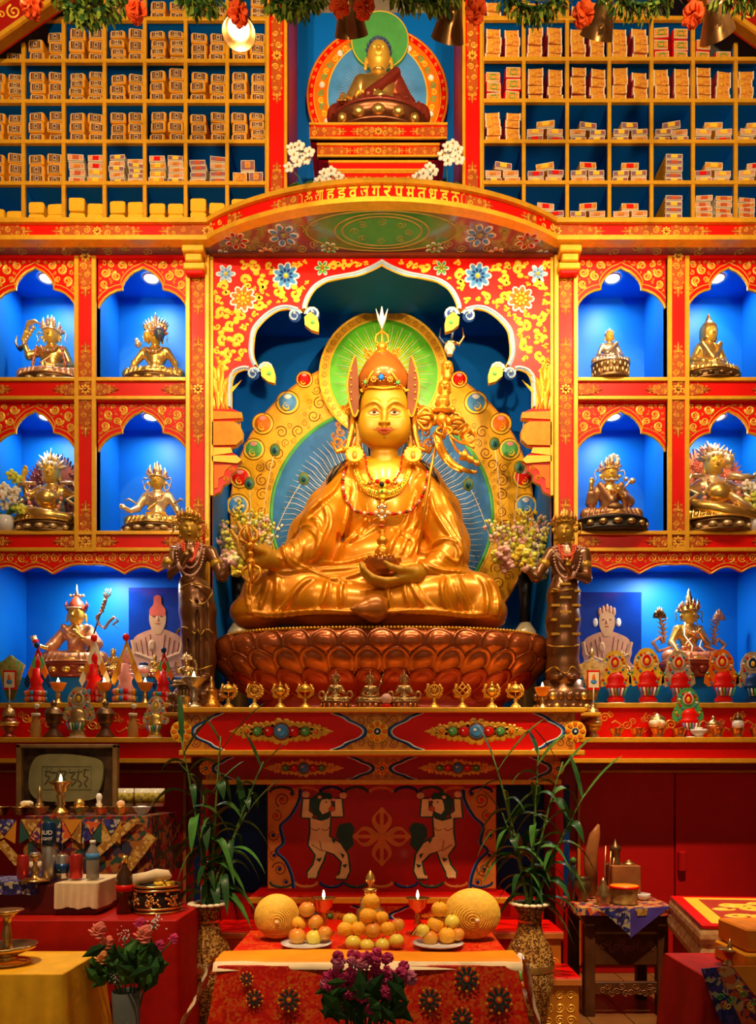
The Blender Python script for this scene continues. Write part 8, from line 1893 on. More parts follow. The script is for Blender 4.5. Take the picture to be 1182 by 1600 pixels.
# bamboo in tall painted vases
VB = brocade('vase brown gold glaze', ((.16, .06, .015), (.45, .26, .06), (.10, .035, .01), (.32, .14, .03), (.60, .42, .16)), 130, .22, 0, 22)
def stalkplant(px, l, seed, tops):
 Y = -1.02; x = X(px, Y); k = M(1, Y); zm = Z(1412, Y); T = thing('floor_vase', f'tall cream and brown glazed vase, {l} of the front table', 'vase', (x, Y, 0)); b = MB()
 b.lathe([(20 * k, 0), (24 * k, .02), (36 * k, zm * .36), (38 * k, zm * .52), (34 * k, zm * .66), (22 * k, zm * .76), (18 * k, zm * .84), (18 * k, zm * .92), (27 * k, zm), (25 * k, zm), (16 * k, zm * .92)], (x, Y, 0), VB, 32, cap=False); b.build('body', T); b = MB()
 for t in range(16): a = 2 * PI * t / 16; b.sph((x + 26 * k * math.cos(a), Y + 26 * k * math.sin(a), zm), (6 * k, 6 * k, 3 * k), CREAM, 8)
 b.build('scalloped_rim', T); b = MB(); b.lathe([(38.4 * k, zm * .50), (38.6 * k, zm * .53), (38.2 * k, zm * .55)], (x, Y, 0), GILT, 32, cap=False); b.lathe([(18.6 * k, zm * .86), (18.9 * k, zm * .88)], (x, Y, 0), GILT, 32, cap=False); b.build('gilt_band', T); b = MB(); b.sph((x - 16 * k, Y - 23 * k, zm * .46), (15 * k, 14 * k, 44 * k), PORC, 16); b.sph((x - 20 * k, Y - 35 * k, zm * .48), (7 * k, 2.5 * k, 9 * k), GREEN, 8); b.sph((x - 14 * k, Y - 36 * k, zm * .42), (6 * k, 2 * k, 6 * k), ORA, 8); b.build('painted_panel', T)
 p = thing('lucky_bamboo', f'leafy lucky bamboo stalks in the {l} floor vase', 'plant', (x, Y, zm - .05)); rg = random.Random(seed); g = [mat('bamboo stalk', (.09, .17, .03), rough=.4), LEAF, mat('bamboo leaf', (.06, .20, .035), rough=.35, var=.4), LEAFD]
 for si, (tx, ty) in enumerate(tops):
  base_ = Vector((x + rg.uniform(-.02, .02), Y, zm - .05)); tip = P(tx, ty, Y + rg.uniform(-.10, .08)); mid = base_.lerp(tip, .5) + Vector(((tip.x - base_.x) * -.18, 0, 0)); cv = [base_.lerp(mid, t / 10).lerp(mid.lerp(tip, t / 10), t / 10) for t in range(11)]; b = MB(); b.tube(cv, [.009 - .0006 * t for t in range(11)], g[0], 8)
  for t in range(1, 10): b.tube([cv[t] - Vector((0, 0, .003)), cv[t] + Vector((0, 0, .003))], .0105 - .0006 * t, g[1], 8)
  b.build('stalk', p)
  for q_ in range(15):
   t = .12 + .9 * q_ / 15; i0 = min(9, int(t * 10)); c = cv[i0].lerp(cv[i0 + 1], min(1, t * 10 - i0)); a = q_ * 2.4 + rg.uniform(-.5, .5); L_ = rg.uniform(.13, .26) * (1.1 - .3 * t); up = rg.uniform(.1, .75) if q_ < 13 else 1.5
   d = Vector((math.cos(a), math.sin(a) * .45, 0)); m_ = g[(1, 2, 3, 2)[q_ % 4]]; b = MB(); vs = []; w_ = rg.uniform(.015, .026)
   for j in range(9):
    s = j / 8; c2 = c + d * L_ * s * (1 - .15 * s * (up < 1)) + Vector((0, 0, L_ * (up * s - (.95 if up < 1 else .4) * s * s))); ww = w_ * math.sin(PI * min(1, .08 + .92 * s)) ** .7 * (1 if s < 1 else 0); sd = Vector((-d.y, d.x, .25)); sd.normalize(); vs += [c2 - sd * ww + Vector((0, 0, ww * .4)), c2, c2 + sd * ww + Vector((0, 0, ww * .4))]
   b.add(vs, sum([[[j * 3, j * 3 + 3, j * 3 + 4, j * 3 + 1], [j * 3 + 1, j * 3 + 4, j * 3 + 5, j * 3 + 2]] for j in range(8)], []), m_, True); b.build('leaf', p)
stalkplant(325, 'left', 5, [(282, 1150), (345, 1150), (318, 1240), (385, 1270), (412, 1190)]); stalkplant(828, 'right', 9, [(770, 1180), (842, 1170), (880, 1190), (785, 1270), (915, 1240)])
# cut flowers
def bouquet(px, Y, zb_, zt_, l, blooms, vase_m, r=.05, seed=1, leaf=60, spread=60):
 x = X(px, Y); T = thing('bouquet', l, 'bouquet', (x, Y, zb_)); rg = random.Random(seed); b = MB(); b.lathe([(r * .8, 0), (r * .75, .1), (r, zt_ - zb_), (r * .93, zt_ - zb_), (r * .7, .1)], (x, Y, zb_), vase_m, 24, cap=False); b.lathe([(.001, .0), (r * .8, 0)], (x, Y, zb_), vase_m, 24, cap=False); b.build('glass_vase', T)
 b = MB()
 for kx, (a, c_, rr, m_, kd) in enumerate(blooms): q_ = P(a, c_, Y); b.tube([Vector((x + rg.uniform(-.02, .02), Y, zb_ + .04)), Vector(((x + q_.x) / 2, Y, (zt_ + q_.z) / 2)), q_], .0028, LEAFD, 5)
 b.build('stems', T); cy = sum(c_ for a, c_, *_ in blooms) / len(blooms)
 for q_ in range(leaf):
  a = rg.uniform(-1, 1); c = P(px + a * spread, cy + rg.uniform(8, 62) , Y + rg.uniform(-.08, .08)); an = rg.uniform(0, 6.28); d = Vector((math.cos(an), rg.uniform(-.5, .5), math.sin(an))); d.normalize(); s_ = rg.uniform(.03, .05); sd = d.cross(Vector((0, 1, .2))).normalized()
  b = MB(); b.add([c - d * s_, c + sd * s_ * .45, c + d * s_, c - sd * s_ * .45, c + Vector((0, -.008, 0))], [[0, 1, 4], [1, 2, 4], [2, 3, 4], [3, 0, 4]], (LEAF, LEAFD)[q_ % 2]); b.build('leaf', T)
 for kx, (a, c_, rr, m_, kd) in enumerate(blooms):
  R_ = M(rr, Y); c = P(a, c_, Y - rg.uniform(0, .05)); b = MB()
  if kd == 'rose':
   for k in range(26):
    t = k / 25; ang = k * 2.4; e = .15 + 1.25 * t; d = Vector((math.sin(e) * math.cos(ang), -math.cos(e) * .6 - .3, math.sin(e) * math.sin(ang) + .25)); d.normalize(); rr_ = R_ * (.25 + .5 * t); nrm = d.to_track_quat('Z', 'Y').to_matrix()
    b.sph(c + d * rr_ * .8, (rr_ * .62, rr_ * .62, rr_ * .16), m_, 9, nrm @ Euler((.9, 0, 0)).to_matrix())
  elif kd == 'tiny':
   for k in range(34): b.sph(c + Vector((rg.gauss(0, R_ * .5), rg.gauss(0, R_ * .3), rg.gauss(0, R_ * .5))), R_ * .085, WHITE, 5)
  else:
   for k in range(30):
    d = Vector((rg.gauss(0, 1), rg.gauss(-.4, 1), rg.gauss(.2, 1))); d.normalize(); b.sph(c + d * R_ * .55, (R_ * .34, R_ * .34, R_ * .09), m_, 7, d.to_track_quat('Z', 'Y').to_matrix() @ Euler((1.2, 0, k)).to_matrix())
  b.build('bloom', T)
PK1 = mat('salmon rose', (.82, .22, .16), rough=.6, var=.15); PK2 = mat('magenta carnation', (.66, .05, .20), rough=.6, var=.3); PEA = mat('peach rose', (.86, .36, .10), rough=.6)
GLS = mat('clear glass', (.75, .82, .78), rough=.05, trans=.9)
bouquet(198, -1.62, .0, Z(1548, -1.62), 'bouquet of salmon, peach and magenta roses in a glass vase', [(155, 1455, 17, PK1, 'rose'), (169, 1473, 13, PK1, 'rose'), (160, 1497, 13, PEA, 'rose'), (226, 1461, 18, PK1, 'rose'), (250, 1478, 11, PK2, 'rose'), (272, 1467, 10, PK2, 'rose'), (220, 1444, 12, PK2, 'rose'), (243, 1443, 18, WHITE, 'tiny'), (195, 1462, 12, WHITE, 'tiny'), (180, 1530, 10, WHITE, 'tiny')], GLS, .052, 3, 90, 56)
rg = random.Random(8)
bouquet(570, -2.05, .0, Z(1640, -2.05), 'bouquet of small magenta carnations in front of the centre table', [(572 + 72 * math.sin(k * 2.4) * ((k + 2) / 36) ** .5 , 1522 + 36 * math.cos(k * 2.4) * ((k + 2) / 36) ** .5 + (26 if k % 7 == 0 else 0), 11 + k % 3 * 2, PK2 if k % 4 else mat('pink carnation', (.80, .22, .38), rough=.6, var=.2), 'c') for k in range(36)], GLS, .06, 6, 70, 62)
# ---- left offering stack
LX = X(-60, -1.4)
def stand(name, l, x0, x1, y0, y1, z0, z1, m, cat_='box'): b = MB(); b.box(x0, x1, y0, y1, z0, z1, m, .004); o = b.build(name, None, ((x0 + x1) / 2, (y0 + y1) / 2, z0)); return tag(o, l, cat_)
RZ = Z(1440, -1.4); REDC = mat('red table cloth', (.42, .006, .002), rough=.6, var=.15); xr_ = X(276, -1.4)
stand('plinth_box', 'hidden dark box under the plain red cloth on the left', LX, xr_ - .02, -1.38, -.95, 0, RZ - .006, WOOD)
cloth('red_cloth', 'plain red cloth over the left offering stand', 'cloth', LX, xr_, -1.4, -.94, RZ, .50, REDC, .02, .008, sides=(0, 1, 1))
BZ = Z(1383, -1.28); LACQ = mat('maroon lacquer box', (.10, .008, .006), rough=.3, coat=.3)
stand('lacquer_box', 'long maroon lacquer box on the red cloth', LX, X(150, -1.28), -1.28, -.98, RZ + .005, BZ, LACQ)
cloth('white_scarf', 'white silk scarf draped over the end of the maroon box', 'scarf', X(85, -1.29), X(151, -1.29) + .002, -1.288, -.99, BZ + .006, M(38, -1.28), KHW, .004, .006, sides=(0, 0, 1))
TZ = Z(1276, -.88); PX1 = X(232, -.88)
stand('offering_cabinet', 'dark upper offering stand behind the patchwork cloth', LX, PX1 - .02, -.86, -.42, .0, TZ - .006, WOOD, 'stand')
T, sk = cloth('patchwork_cloth', 'patchwork brocade cloth with gold stripes over the upper left stand', 'cloth', LX, PX1, -.88, -.42, TZ, M(100, -.88), PATCH, .03, .008, sides=(0, 1, 1))
b = MB(); mp = lambda u, v, h: Vector((u, -.888 - (TZ - v) * .12 - h - .010, v)); PY = -.9; G = lambda a, c_: (X(a, PY), Z(c_, PY)); cl_ = (brocade('ochre brocade', ((.42, .22, .03), (.30, .12, .02), (.55, .34, .10), (.38, .18, .02)), 70, .55, 0, 20), mat('dark green silk', (.02, .07, .05), rough=.5), OCHF, MULT, BLUC)
for i, (a, w_) in enumerate(((-10, 36), (32, 32), (66, 30), (98, 30), (130, 30), (160, 30))):
 b.prism([G(a, 1280), G(a + w_, 1280), G(a + w_ / 2, 1305)], mp, 0, .001, cl_[(i + 4) % 5]); b.prism([G(a, 1282), G(a + w_ / 2, 1308), G(a, 1318)], mp, 0, .0015, cl_[i % 5]); b.prism([G(a + w_, 1282), G(a + w_ / 2, 1308), G(a + w_, 1318)], mp, 0, .0015, cl_[(i + 2) % 5])
for p_ in ([(205, 1280), (222, 1280), (150, 1345), (140, 1335)], [(232, 1300), (246, 1310), (200, 1372), (180, 1372)], [(-4, 1318), (8, 1312), (40, 1345), (28, 1352)]): b.prism([G(*q_) for q_ in p_], mp, 0, .003, cl_[0])
b.build('brocade_patches', sk)
cloth('blue_brocade', 'blue and red brocade runner on the maroon box', 'cloth', LX, X(55, -1.295), -1.296, -1.1, BZ + .012, .05, BLUC, .004, .004, sides=(0, 1, 1))
BGR = 'small brass bowls on the patchwork cloth'
for i, px in enumerate((2, 33, 62, 124, 158, 189, 222)):
 LT('brass_bowl', ('brass bowl at the left frame edge on the patchwork cloth', 'brass bowl holding the white rose', 'brass bowl holding the small spired ornament', 'brass bowl holding the gold cone, right of the tall lamp', 'brass bowl holding the white ring figure', 'brass bowl holding the peach', 'pale bowl with a tea candle, rightmost on the patchwork cloth')[i], 'bowl', px, -.78, TZ + .004, [(8, 0), (7, 2), (11, 7), (14, 12), (14.5, 13), (12, 12), (0, 9)], BRASS if i < 6 else PORC, BGR, 1, 20)
whiterose(42, -.74, TZ + M(12, -.78), M(11, -.78), 'white rose bloom in the small brass bowl'); tk = TZ + M(12, -.78)
LT('ornament', 'small spired ornament in a brass bowl', 'ornament', 62, -.74, tk, [(7, 0), (6, 6), (4, 8), (5, 14), (2, 18), (3, 22), (.5, 34)], ANT); LT('ornament', 'gold cone offering in a brass bowl', 'ornament', 124, -.74, tk, [(9, 0), (8, 8), (5, 13), (.5, 14)], GILT); LT('ornament', 'white ring figure in a brass bowl', 'ornament', 155, -.74, tk, [(4, 0), (5, 5), (3, 9), (4, 13), (5, 17), (3, 22), (.5, 23)], WHITE); LT('peach', 'small pale peach in a brass bowl', 'fruit', 189, -.74, tk, [(3, 0), (6, 3), (7, 6), (5, 10), (1, 12)], mat('peach skin', (.80, .50, .30), rough=.5)); LT('tea_candle', 'white tea candle in the pale bowl', 'candle', 222, -.74, tk, [(7, -2), (7, 3), (.1, 3)], WHITE)
LT('butter_lamp', 'tall brass butter lamp with flame before the carved stone', 'lamp', 95, -.82, TZ + .004, [(14, 0), (13, 5), (9, 9), (5, 14), (8, 18), (5, 23), (7, 29), (5, 34), (9, 38), (12, 46), (17, 51), (17, 53), (0, 50)], BRASS, None, 1, 24, (('flame', [(.3, 51), (2.4, 54), (2, 58), (.3, 64)], FLM),))
# carved stone in a wooden frame
Y = -.52; T = thing('framed_stone', 'green grey carved stone tablet with script in a dark wooden frame', 'frame', (X(105, Y), Y, TZ)); b = MB(); x0, x1, z0, z1 = X(26, Y), X(184, Y), TZ + .006, Z(1163, Y)
b.box(x0 + .02, x1 - .02, Y + .02, Y + .03, z0, z1 - .01, mat('burnt slats', (.06, .03, .012), rough=.6, var=.6, scale=20)); b.build('backing', T); b = MB(); WF = mat('worn wood frame', (.22, .12, .04), rough=.5, var=.3)
b.box(x0, x0 + .025, Y - .01, Y + .03, z0, z1, WF, .004); b.box(x1 - .025, x1, Y - .01, Y + .03, z0, z1, WF, .004); b.box(x0, x1, Y - .01, Y + .03, z1 - .02, z1, WF, .004); b.build('frame', T); b = MB(); mp = flat(Y + .01); STN = mat('grey green stone', (.22, .20, .09), rough=.7, var=.15, bump=.3); G = lambda a, c_: (X(a, Y), Z(c_, Y))
b.prism([G(*q_) for q_ in cat([(46, 1210), (52, 1190), (64, 1180), (95, 1178), (130, 1181), (158, 1190), (161, 1215), (154, 1238), (140, 1250), (70, 1252), (48, 1238)], 5, True)], mp, -.005, .015, STN); m2 = flat(Y - .005); CRV = mat('carved groove', (.07, .06, .025), rough=.8)
b.rib([G(*q_) for q_ in ((67, 1198), (143, 1198), (143, 1234), (67, 1234), (67, 1198))], .004, m2, CRV, .001)
for i, st in enumerate(([(74, 1206), (72, 1212), (78, 1214), (74, 1222), (70, 1226)], [(82, 1208), (90, 1208), (88, 1218), (82, 1222), (84, 1228)], [(95, 1206), (104, 1206), (100, 1214), (104, 1222), (96, 1226)], [(110, 1208), (118, 1207), (112, 1216), (120, 1220), (112, 1228)], [(124, 1207), (122, 1218), (128, 1224), (124, 1230)], [(134, 1204), (132, 1212), (138, 1216), (133, 1224), (137, 1230)])):
 b.rib([G(*q_) for q_ in cat(st, 4)], .008, m2, CRV, .001); b.rib([G(st[0][0] - 4, st[0][1] - 1), G(st[0][0] + 6, st[0][1] - 1)], .006, m2, CRV, .001); b.curl(*G(st[0][0], 1203 - 1), .008, i, 1, m2, CRV, 1, .3, .001)
b.build('carved_stone', T)
stand('riser_box', 'low dark riser behind the brass bowls under the candle glasses', X(178, -.6), X(236, -.6), -.66, -.5, TZ + .004, Z(1260, -.62), WOOD)
for px, l in ((197, 'left'), (223, 'middle'), (249, 'right')):
 LT('candle_glass', f'printed candle glass, {l} of the three beside the framed stone', 'glass', px - (4 if px > 240 else 0), -.60, Z(1260, -.62), [(11, 0), (12, 28), (11, 28), (10, 4)], mat('frosted glass', (.70, .66, .55), rough=.2), 'printed candle glasses', 1, 20, (('print', [(11.6, 5), (12.1, 21)], mat('yellow black print', (.65, .50, .05), rough=.5, scale=40, col2=(.04, .03, .03))),))
def can(px, Y, z, r, h, m, l, band=None, txt=None):
 T = LT('drink_can', l, 'can', px, Y, z, [(r * .8, 0), (r, h * .05), (r, h * .90), (r * .82, h * .97), (r * .82, h), (0, h * .97)], m, None, 1, 24, (('label_band', [(r * 1.01, h * .25), (r * 1.012, h * .65)], band),) if band else ())
 if txt:
  for j, tx in enumerate(txt):
   vs, fs = text_mesh(tx, .1)
   if not vs: continue
   A_ = np.array(vs); lo, hi = A_.min(0), A_.max(0); k = M(1, Y); s_ = r * 1.7 * k / (hi[0] - lo[0]); b = MB(); b.add([(X(px, Y) + r * 1.03 * k * math.sin((v[0] - (lo[0] + hi[0]) / 2) * s_ / (r * k)), Y - r * 1.04 * k * math.cos((v[0] - (lo[0] + hi[0]) / 2) * s_ / (r * k)), z + (h * (.48 - .24 * j)) * k + (v[1]) * s_ * .95) for v in vs], fs, WHITE); b.build('lettering', T)
SIL = mat('can aluminium', (.60, .58, .55), metal=.9, rough=.3); NAV = mat('can navy', (.01, .05, .16), metal=.5, rough=.3); CRD = mat('can red', (.55, .03, .02), metal=.5, rough=.3); z = BZ + .016; Yc = -1.2
can(36, Yc, z, 9, 37, CRD, 'red drink can at the left of the can row'); can(55, -1.14, z, 9, 38, SIL, 'silver drink can behind the small brass stand', CREAM); can(77, Yc, z, 10.5, 52, SIL, 'tall silver can under the blue can'); can(98, Yc, z, 10, 37, SIL, 'silver drink can with a dark label', NAV); can(119, Yc, z, 10, 38, CRD, 'red drink can at the right of the can row')
can(77, Yc, z + M(52.5, Yc), 10.5, 36, NAV, 'blue beer can stacked on the tall silver can', None, ('BUD', 'LIGHT'))
LT('water_bottle', 'small clear water bottle right of the cans', 'bottle', 145, Yc, z, [(9, 0), (10, 4), (9, 10), (10, 14), (10, 38), (6, 48), (4, 52), (4, 56)], mat('clear plastic', (.55, .50, .42), rough=.12, trans=.6), None, 1, 20, (('cap', [(4.5, 55), (4.5, 60), (.1, 60)], WHITE), ('label', [(10.1, 30), (10.1, 40)], LBLUE)))
LT('liquor_bottle', 'square dark liquor bottle with a slanted red label beside the basket', 'bottle', 195, -1.24, RZ + .005, [(13, 0), (13, 55), (11, 62), (4, 72), (4, 84)], mat('whisky glass', (.05, .018, .005), rough=.1, coat=.5), None, 1, 16, (('cap', [(4.6, 78), (4.6, 90), (.1, 90)], GILT), ('label', [(13.3, 35), (13.4, 45)], RED)))
LT('brass_stand', 'small brass stemmed stand in front of the can row', 'stand', 55, -1.26, z, [(24, 0), (20, 3), (6, 5), (4, 12), (7, 18), (3, 24), (4, 34), (12, 40), (0, 40)], BRASS)
BK = thing('offering_basket', 'dark and gold openwork basket with white cloth and yellow sweets', 'basket', (X(246, -1.2), -1.2, RZ + .005)); k = M(1, -1.2); c = Vector((X(246, -1.2), -1.2, RZ + .005)); b = MB()
b.lathe([(33 * k, 0), (35 * k, 3 * k), (34 * k, 40 * k), (31 * k, 40 * k), (31 * k, 4 * k)], c, mat('black lacquer', (.02, .012, .01), rough=.3), 32); b.build('body', BK); b = MB()
for h_ in (2, 8, 36, 42): b.tube([c + Vector((35 * k * math.cos(t * PI / 14), 35 * k * math.sin(t * PI / 14), h_ * k)) for t in range(28)], 2.2 * k, BRASS, 6, True)
for s_ in (-.9, .1, .95):
 for t in range(26): a = -PI / 2 + s_ + rg.uniform(-.3, .3); zz = 22 + rg.uniform(-10, 10); b.sph(c + Vector((35 * k * math.cos(a), 35 * k * math.sin(a), zz * k)), 2.4 * k, BRASS, 6)
b.build('gilt_openwork', BK); b = MB(); b.tube([c + Vector((a * k, -8 * k, h_ * k)) for a, h_ in ((-33, 36), (-30, 52), (-14, 54), (2, 58), (18, 58), (24, 54))], [6 * k, 10 * k, 9 * k, 10 * k, 8 * k, 3 * k], KHW, 10); b.build('white_cloth', BK); b = MB()
for t in range(30): b.sph(c + Vector((rg.uniform(0, 24) * k, rg.uniform(-26, 0) * k, (40 + rg.uniform(0, 6)) * k)), 4 * k, YEL, 7)
b.build('yellow_sweets', BK)['kind'] = 'stuff'
# yellow draped table, front left
YZ = .462; cloth('yellow_cloth', 'plain yellow cloth on the low table in the left front corner', 'cloth', X(-90, -1.82), X(98, -1.82), -1.82, -1.48, YZ, .30, CLB, .03, .014, sides=(0, 1, 1)); table('side_table', 'low table under the plain yellow cloth, left front corner', X(-90, -1.82), X(98, -1.82) - .01, -1.81, -1.49, YZ - .006)
LT('brass_lamp_stand', 'wide brass oil lamp on a tall stem on the yellow cloth', 'lamp', 12, -1.68, YZ + .004, [(30, 0), (34, 4), (30, 6), (12, 8), (16, 14), (40, 24), (44, 30), (40, 30), (8, 24), (6, 34), (9, 46), (6, 58), (7, 72), (14, 78), (24, 84), (22, 85), (0, 80)], BRASS, None, 1, 28)
# ---- right carved table
XA, XB = X(912, -.80), X(1050, -.80); CZ = Z(1420, -.80); T = table('carved_table', 'dark carved wooden side table under the brocade square', XA, XB, -.80, -.45, CZ, WOOD, .05)
b = MB(); b.box(XA + .05, XB - .05, -.775, -.75, .24, CZ - .08, WOOD, .004); mp = flat(-.775); b2 = WOODM
for (zz, hh_) in ((.33, .05), (.12, .02)):
 for t in range(12): b.curl(XA + .10 + t * .022, zz + .02 * math.sin(t * 2), .02, t, (-1) ** t, mp, WOODM, 1.3, .3)
b.box(XA + .05, XB - .05, -.775, -.75, .10, .16, WOOD, .003); b.build('carved_panel', T)
T, sk = cloth('brocade_square', 'purple and red brocade square hanging in points over the carved table', 'cloth', XA - .02, XB + .02, -.82, -.46, CZ + .006, .035, MULT, .006, .006, sides=(1, 1, 1))
b = MB(); mp = flat(-.832); G = lambda a, c_: (X(a, -.832), Z(c_, -.832))
b.prism([G(935, 1418), G(985, 1420), G(985, 1462)], mp, 0, .003, BLUC); b.prism([G(985, 1420), G(1048, 1416), G(985, 1466)], mp, 0, .003, mat('violet silk', (.08, .05, .35), rough=.5, var=.3)); b.prism([G(992, 1420), G(1012, 1419), G(1010, 1430), G(996, 1431)], mp, .003, .006, cl_[0]); b.build('hanging_point', sk)
z = CZ + .012
LT('bell_stand', 'dark brass bell shape at the front of the brocade square', 'bell', 943, -.74, z, [(12, 0), (10, 4), (12, 10), (13, 16), (9, 22), (10, 26), (4, 32), (5, 35), (.5, 42)], ANT)
LT('hand_drum', 'small orange topped drum on the brocade square', 'drum', 976, -.72, z, [(21, 0), (20, 3), (20, 24), (22, 27)], mat('drum brocade', (.50, .32, .08), rough=.5, scale=30, col2=(.25, .08, .03)), None, 1, 24, (('drum_skin', [(22, 26), (21, 29), (.1, 29)], KHO), ('red_rim', [(22.5, 24), (23, 26), (22.5, 28)], RED)))
stand('wooden_box', 'brown wooden box behind the small drum', X(955, -.6), X(1000, -.6), -.62, -.48, z, Z(1352, -.6), WOODM)
LT('prayer_wheel', 'small dark metal turned wheel standing on the wooden box', 'ornament', 962, -.56, Z(1352, -.6), [(9, 0), (7, 4), (7, 20), (9, 22), (8, 28), (3, 32), (.5, 40)], BRONZE); LT('small_cymbal', 'small round cymbal on the wooden box', 'cymbal', 983, -.57, Z(1352, -.6), [(10, 0), (10, 2), (5, 4), (3, 7), (.5, 8)], ANT)
T = thing('phurba_rack', 'tall curved dark wooden stand with upright spikes behind the bell', 'ornament', (X(935, -.56), -.56, z)); b = MB(); b.tube([P(925, 1400, -.56), P(923, 1340, -.56), P(930, 1305, -.56), P(936, 1288, -.56)], [.03, .035, .028, .006], WOODM, 10, flat=.5); b.build('body', T); b = MB()
for a, q0, q1 in ((944, 1405, 1322), (952, 1395, 1330), (957, 1372, 1340)): b.tube([P(a, q0, -.58), P(a + 3, q1, -.58)], [.008, .004], COPPER, 6)
b.build('spikes', T); LT('porcelain_cup', 'small pale pink cup at the right of the drum', 'cup', 1004, -.60, z, [(7, 0), (10, 3), (13, 9), (12, 10), (0, 8)], PORC)
LT('green_bottle', 'dark bottle with green cap half hidden by the bamboo', 'bottle', 896, -.62, z, [(8, 0), (8, 40), (4, 52), (4, 60)], mat('dark glass', (.02, .03, .04), rough=.15, coat=.5), None, 1, 16, (('cap', [(5, 58), (5, 64), (.5, 68)], LEAF),)); LT('brass_urn', 'dark brass urn half hidden behind the bamboo leaves', 'urn', 910, -.64, z, [(9, 0), (8, 6), (14, 18), (13, 30), (9, 34), (11, 38)], BRONZE)
# ---- bench with rug and cushions on the right, turned towards the table
def qpts(L_, Y_): return [P(a, c_, y) for (a, c_), y in zip(L_, Y_)]
BN = thing('bench', 'red painted bench with striped seat cushions and a dragon rug', 'bench', (1.55, -1.0, 0)); u_ = Vector((-.17, -.72, 0)); o0 = Vector((X(1052, -.84), -.84, 0)); W_ = Vector((.95, -.10, 0)); zr = Z(1400, -.84)
def slab(z0, z1, m, off=.0, nm='cushion', par=None, rnd=0):
 b = MB(); c = [o0 - Vector((off, -off, 0)), o0 + u_ + Vector((-off, -off, 0)), o0 + u_ + W_ + Vector((off, -off, 0)), o0 + W_ + Vector((off, off, 0))]; n = 5 if rnd else 2; rows = []
 for j in range(n): t = j / (n - 1); k_ = math.sin(PI * t) * rnd; ce = (c[0] + c[2]) / 2; rows += [ce + (q_ - ce) * (1 + k_) + Vector((0, 0, z0 + (z1 - z0) * t)) for q_ in c]
 b.add(rows, [[j * 4 + i, j * 4 + (i + 1) % 4, j * 4 + 4 + (i + 1) % 4, j * 4 + 4 + i] for j in range(n - 1) for i in range(4)] + [[(n - 1) * 4 + i for i in range(4)]], m, False); return b.build(nm, par or BN)
STR = mat('striped cushion cloth', (.45, .12, .05), rough=.7, scale=30, col2=(.70, .52, .22))
slab(0.0, zr - .16, REDC, 0, 'base'); slab(zr - .155, zr - .085, STR, .012, 'cushion', None, .02); slab(zr - .085, zr - .012, STR, .006, 'cushion', None, .02)
RG_ = thing('dragon_rug', 'red and yellow rug with a curling dragon pattern on the bench', 'rug', (1.55, -1.0, zr)); slab(zr - .010, zr, RED, .008, 'red_border', RG_); b = MB(); rp_ = lambda u, v, h: o0 + W_ * u + u_ * v + Vector((0, 0, zr + h))
for a, c_, m_, h_ in ((.04, .06, YEL, .001), (.10, .14, mat('rug maroon', (.40, .03, .01), rough=.7), .002)): b.prism([(a, c_), (1 - a, c_), (1 - a, 1 - c_), (a, 1 - c_)], rp_, 0, h_, m_)
for t in range(26): b.curl(.15 + .030 * t, .5 + .24 * math.sin(t * 1.9), .06 + .03 * (t % 2), t, (-1) ** t, rp_, YEL, 1.3, .4, .006, True, .002)
b.build('woven_pattern', RG_)
# low table with brocade and wrapped texts, right front corner
q0 = Vector((X(1097, -1.62), -1.62, 0)); LTz = Z(1500, -1.85); T, sk = cloth('brocade_tablecover', 'blue and multicoloured brocade cover on the low table, right front corner', 'cloth', X(1105, -1.98), X(1105, -1.98) + .6, -1.98, -1.63, LTz - .03, .30, REDC, .03, .012, sides=(1, 1, 0)); table('low_table', 'low table under the brocade cover, right front corner', X(1105, -1.98) + .01, X(1105, -1.98) + .59, -1.97, -1.64, LTz - .036)
b = MB(); mp = lambda u, v, h: Vector((u, -1.986 - (LTz - v) * .10 - h - .014, v)); G = lambda a, c_: (X(a, -2.02), Z(c_, -2.02))
for i, p_ in enumerate(([(1100, 1516), (1124, 1514), (1150, 1560), (1160, 1600), (1128, 1600)], [(1124, 1514), (1150, 1512), (1182, 1560), (1182, 1600), (1160, 1600)], [(1150, 1512), (1215, 1512), (1215, 1560), (1182, 1556)])): b.prism([G(*q_) for q_ in p_], mp, 0, .002 + .001 * i, (BLUC, MULT, KHO)[i])
for t in range(12): b.curl(*G(1128 + t * 6, 1560 + 14 * math.sin(t)), .015, t, 1, mp, (GREEN, LIP, YEL)[t % 3], 1.2, .4, .006, True, .003)
b.build('brocade_patches', sk)
LT('brass_dish_stand', 'small brass dish on a stand with a dark tip, right front table', 'stand', 1141, -1.82, LTz - .026, [(12, 0), (11, 4), (7, 8), (9, 16), (18, 24), (20, 27), (4, 27), (4, 30), (.5, 42)], ANT)
for i, (px, dz, l) in enumerate(((1186, 0, 'yellow wrapped cloth bundle under the orange one, right front table'), (1192, .065, 'orange wrapped cloth block on top, right front table'))):
 b = MB(); x = X(px, -1.84); b.box(x - .085, x + .2, -1.93 + .02 * i, -1.70, 0, .062 + .012 * i, (CLY, mat('bright orange cloth', (.85, .26, .01), rough=.6))[i], .006); b.v = [(p_[0], p_[1], p_[2] + LTz - .026 + dz) for p_ in b.v]; tag(b.build('wrapped_bundle', None, (x, -1.83, LTz - .026 + dz)), l, 'bundle')
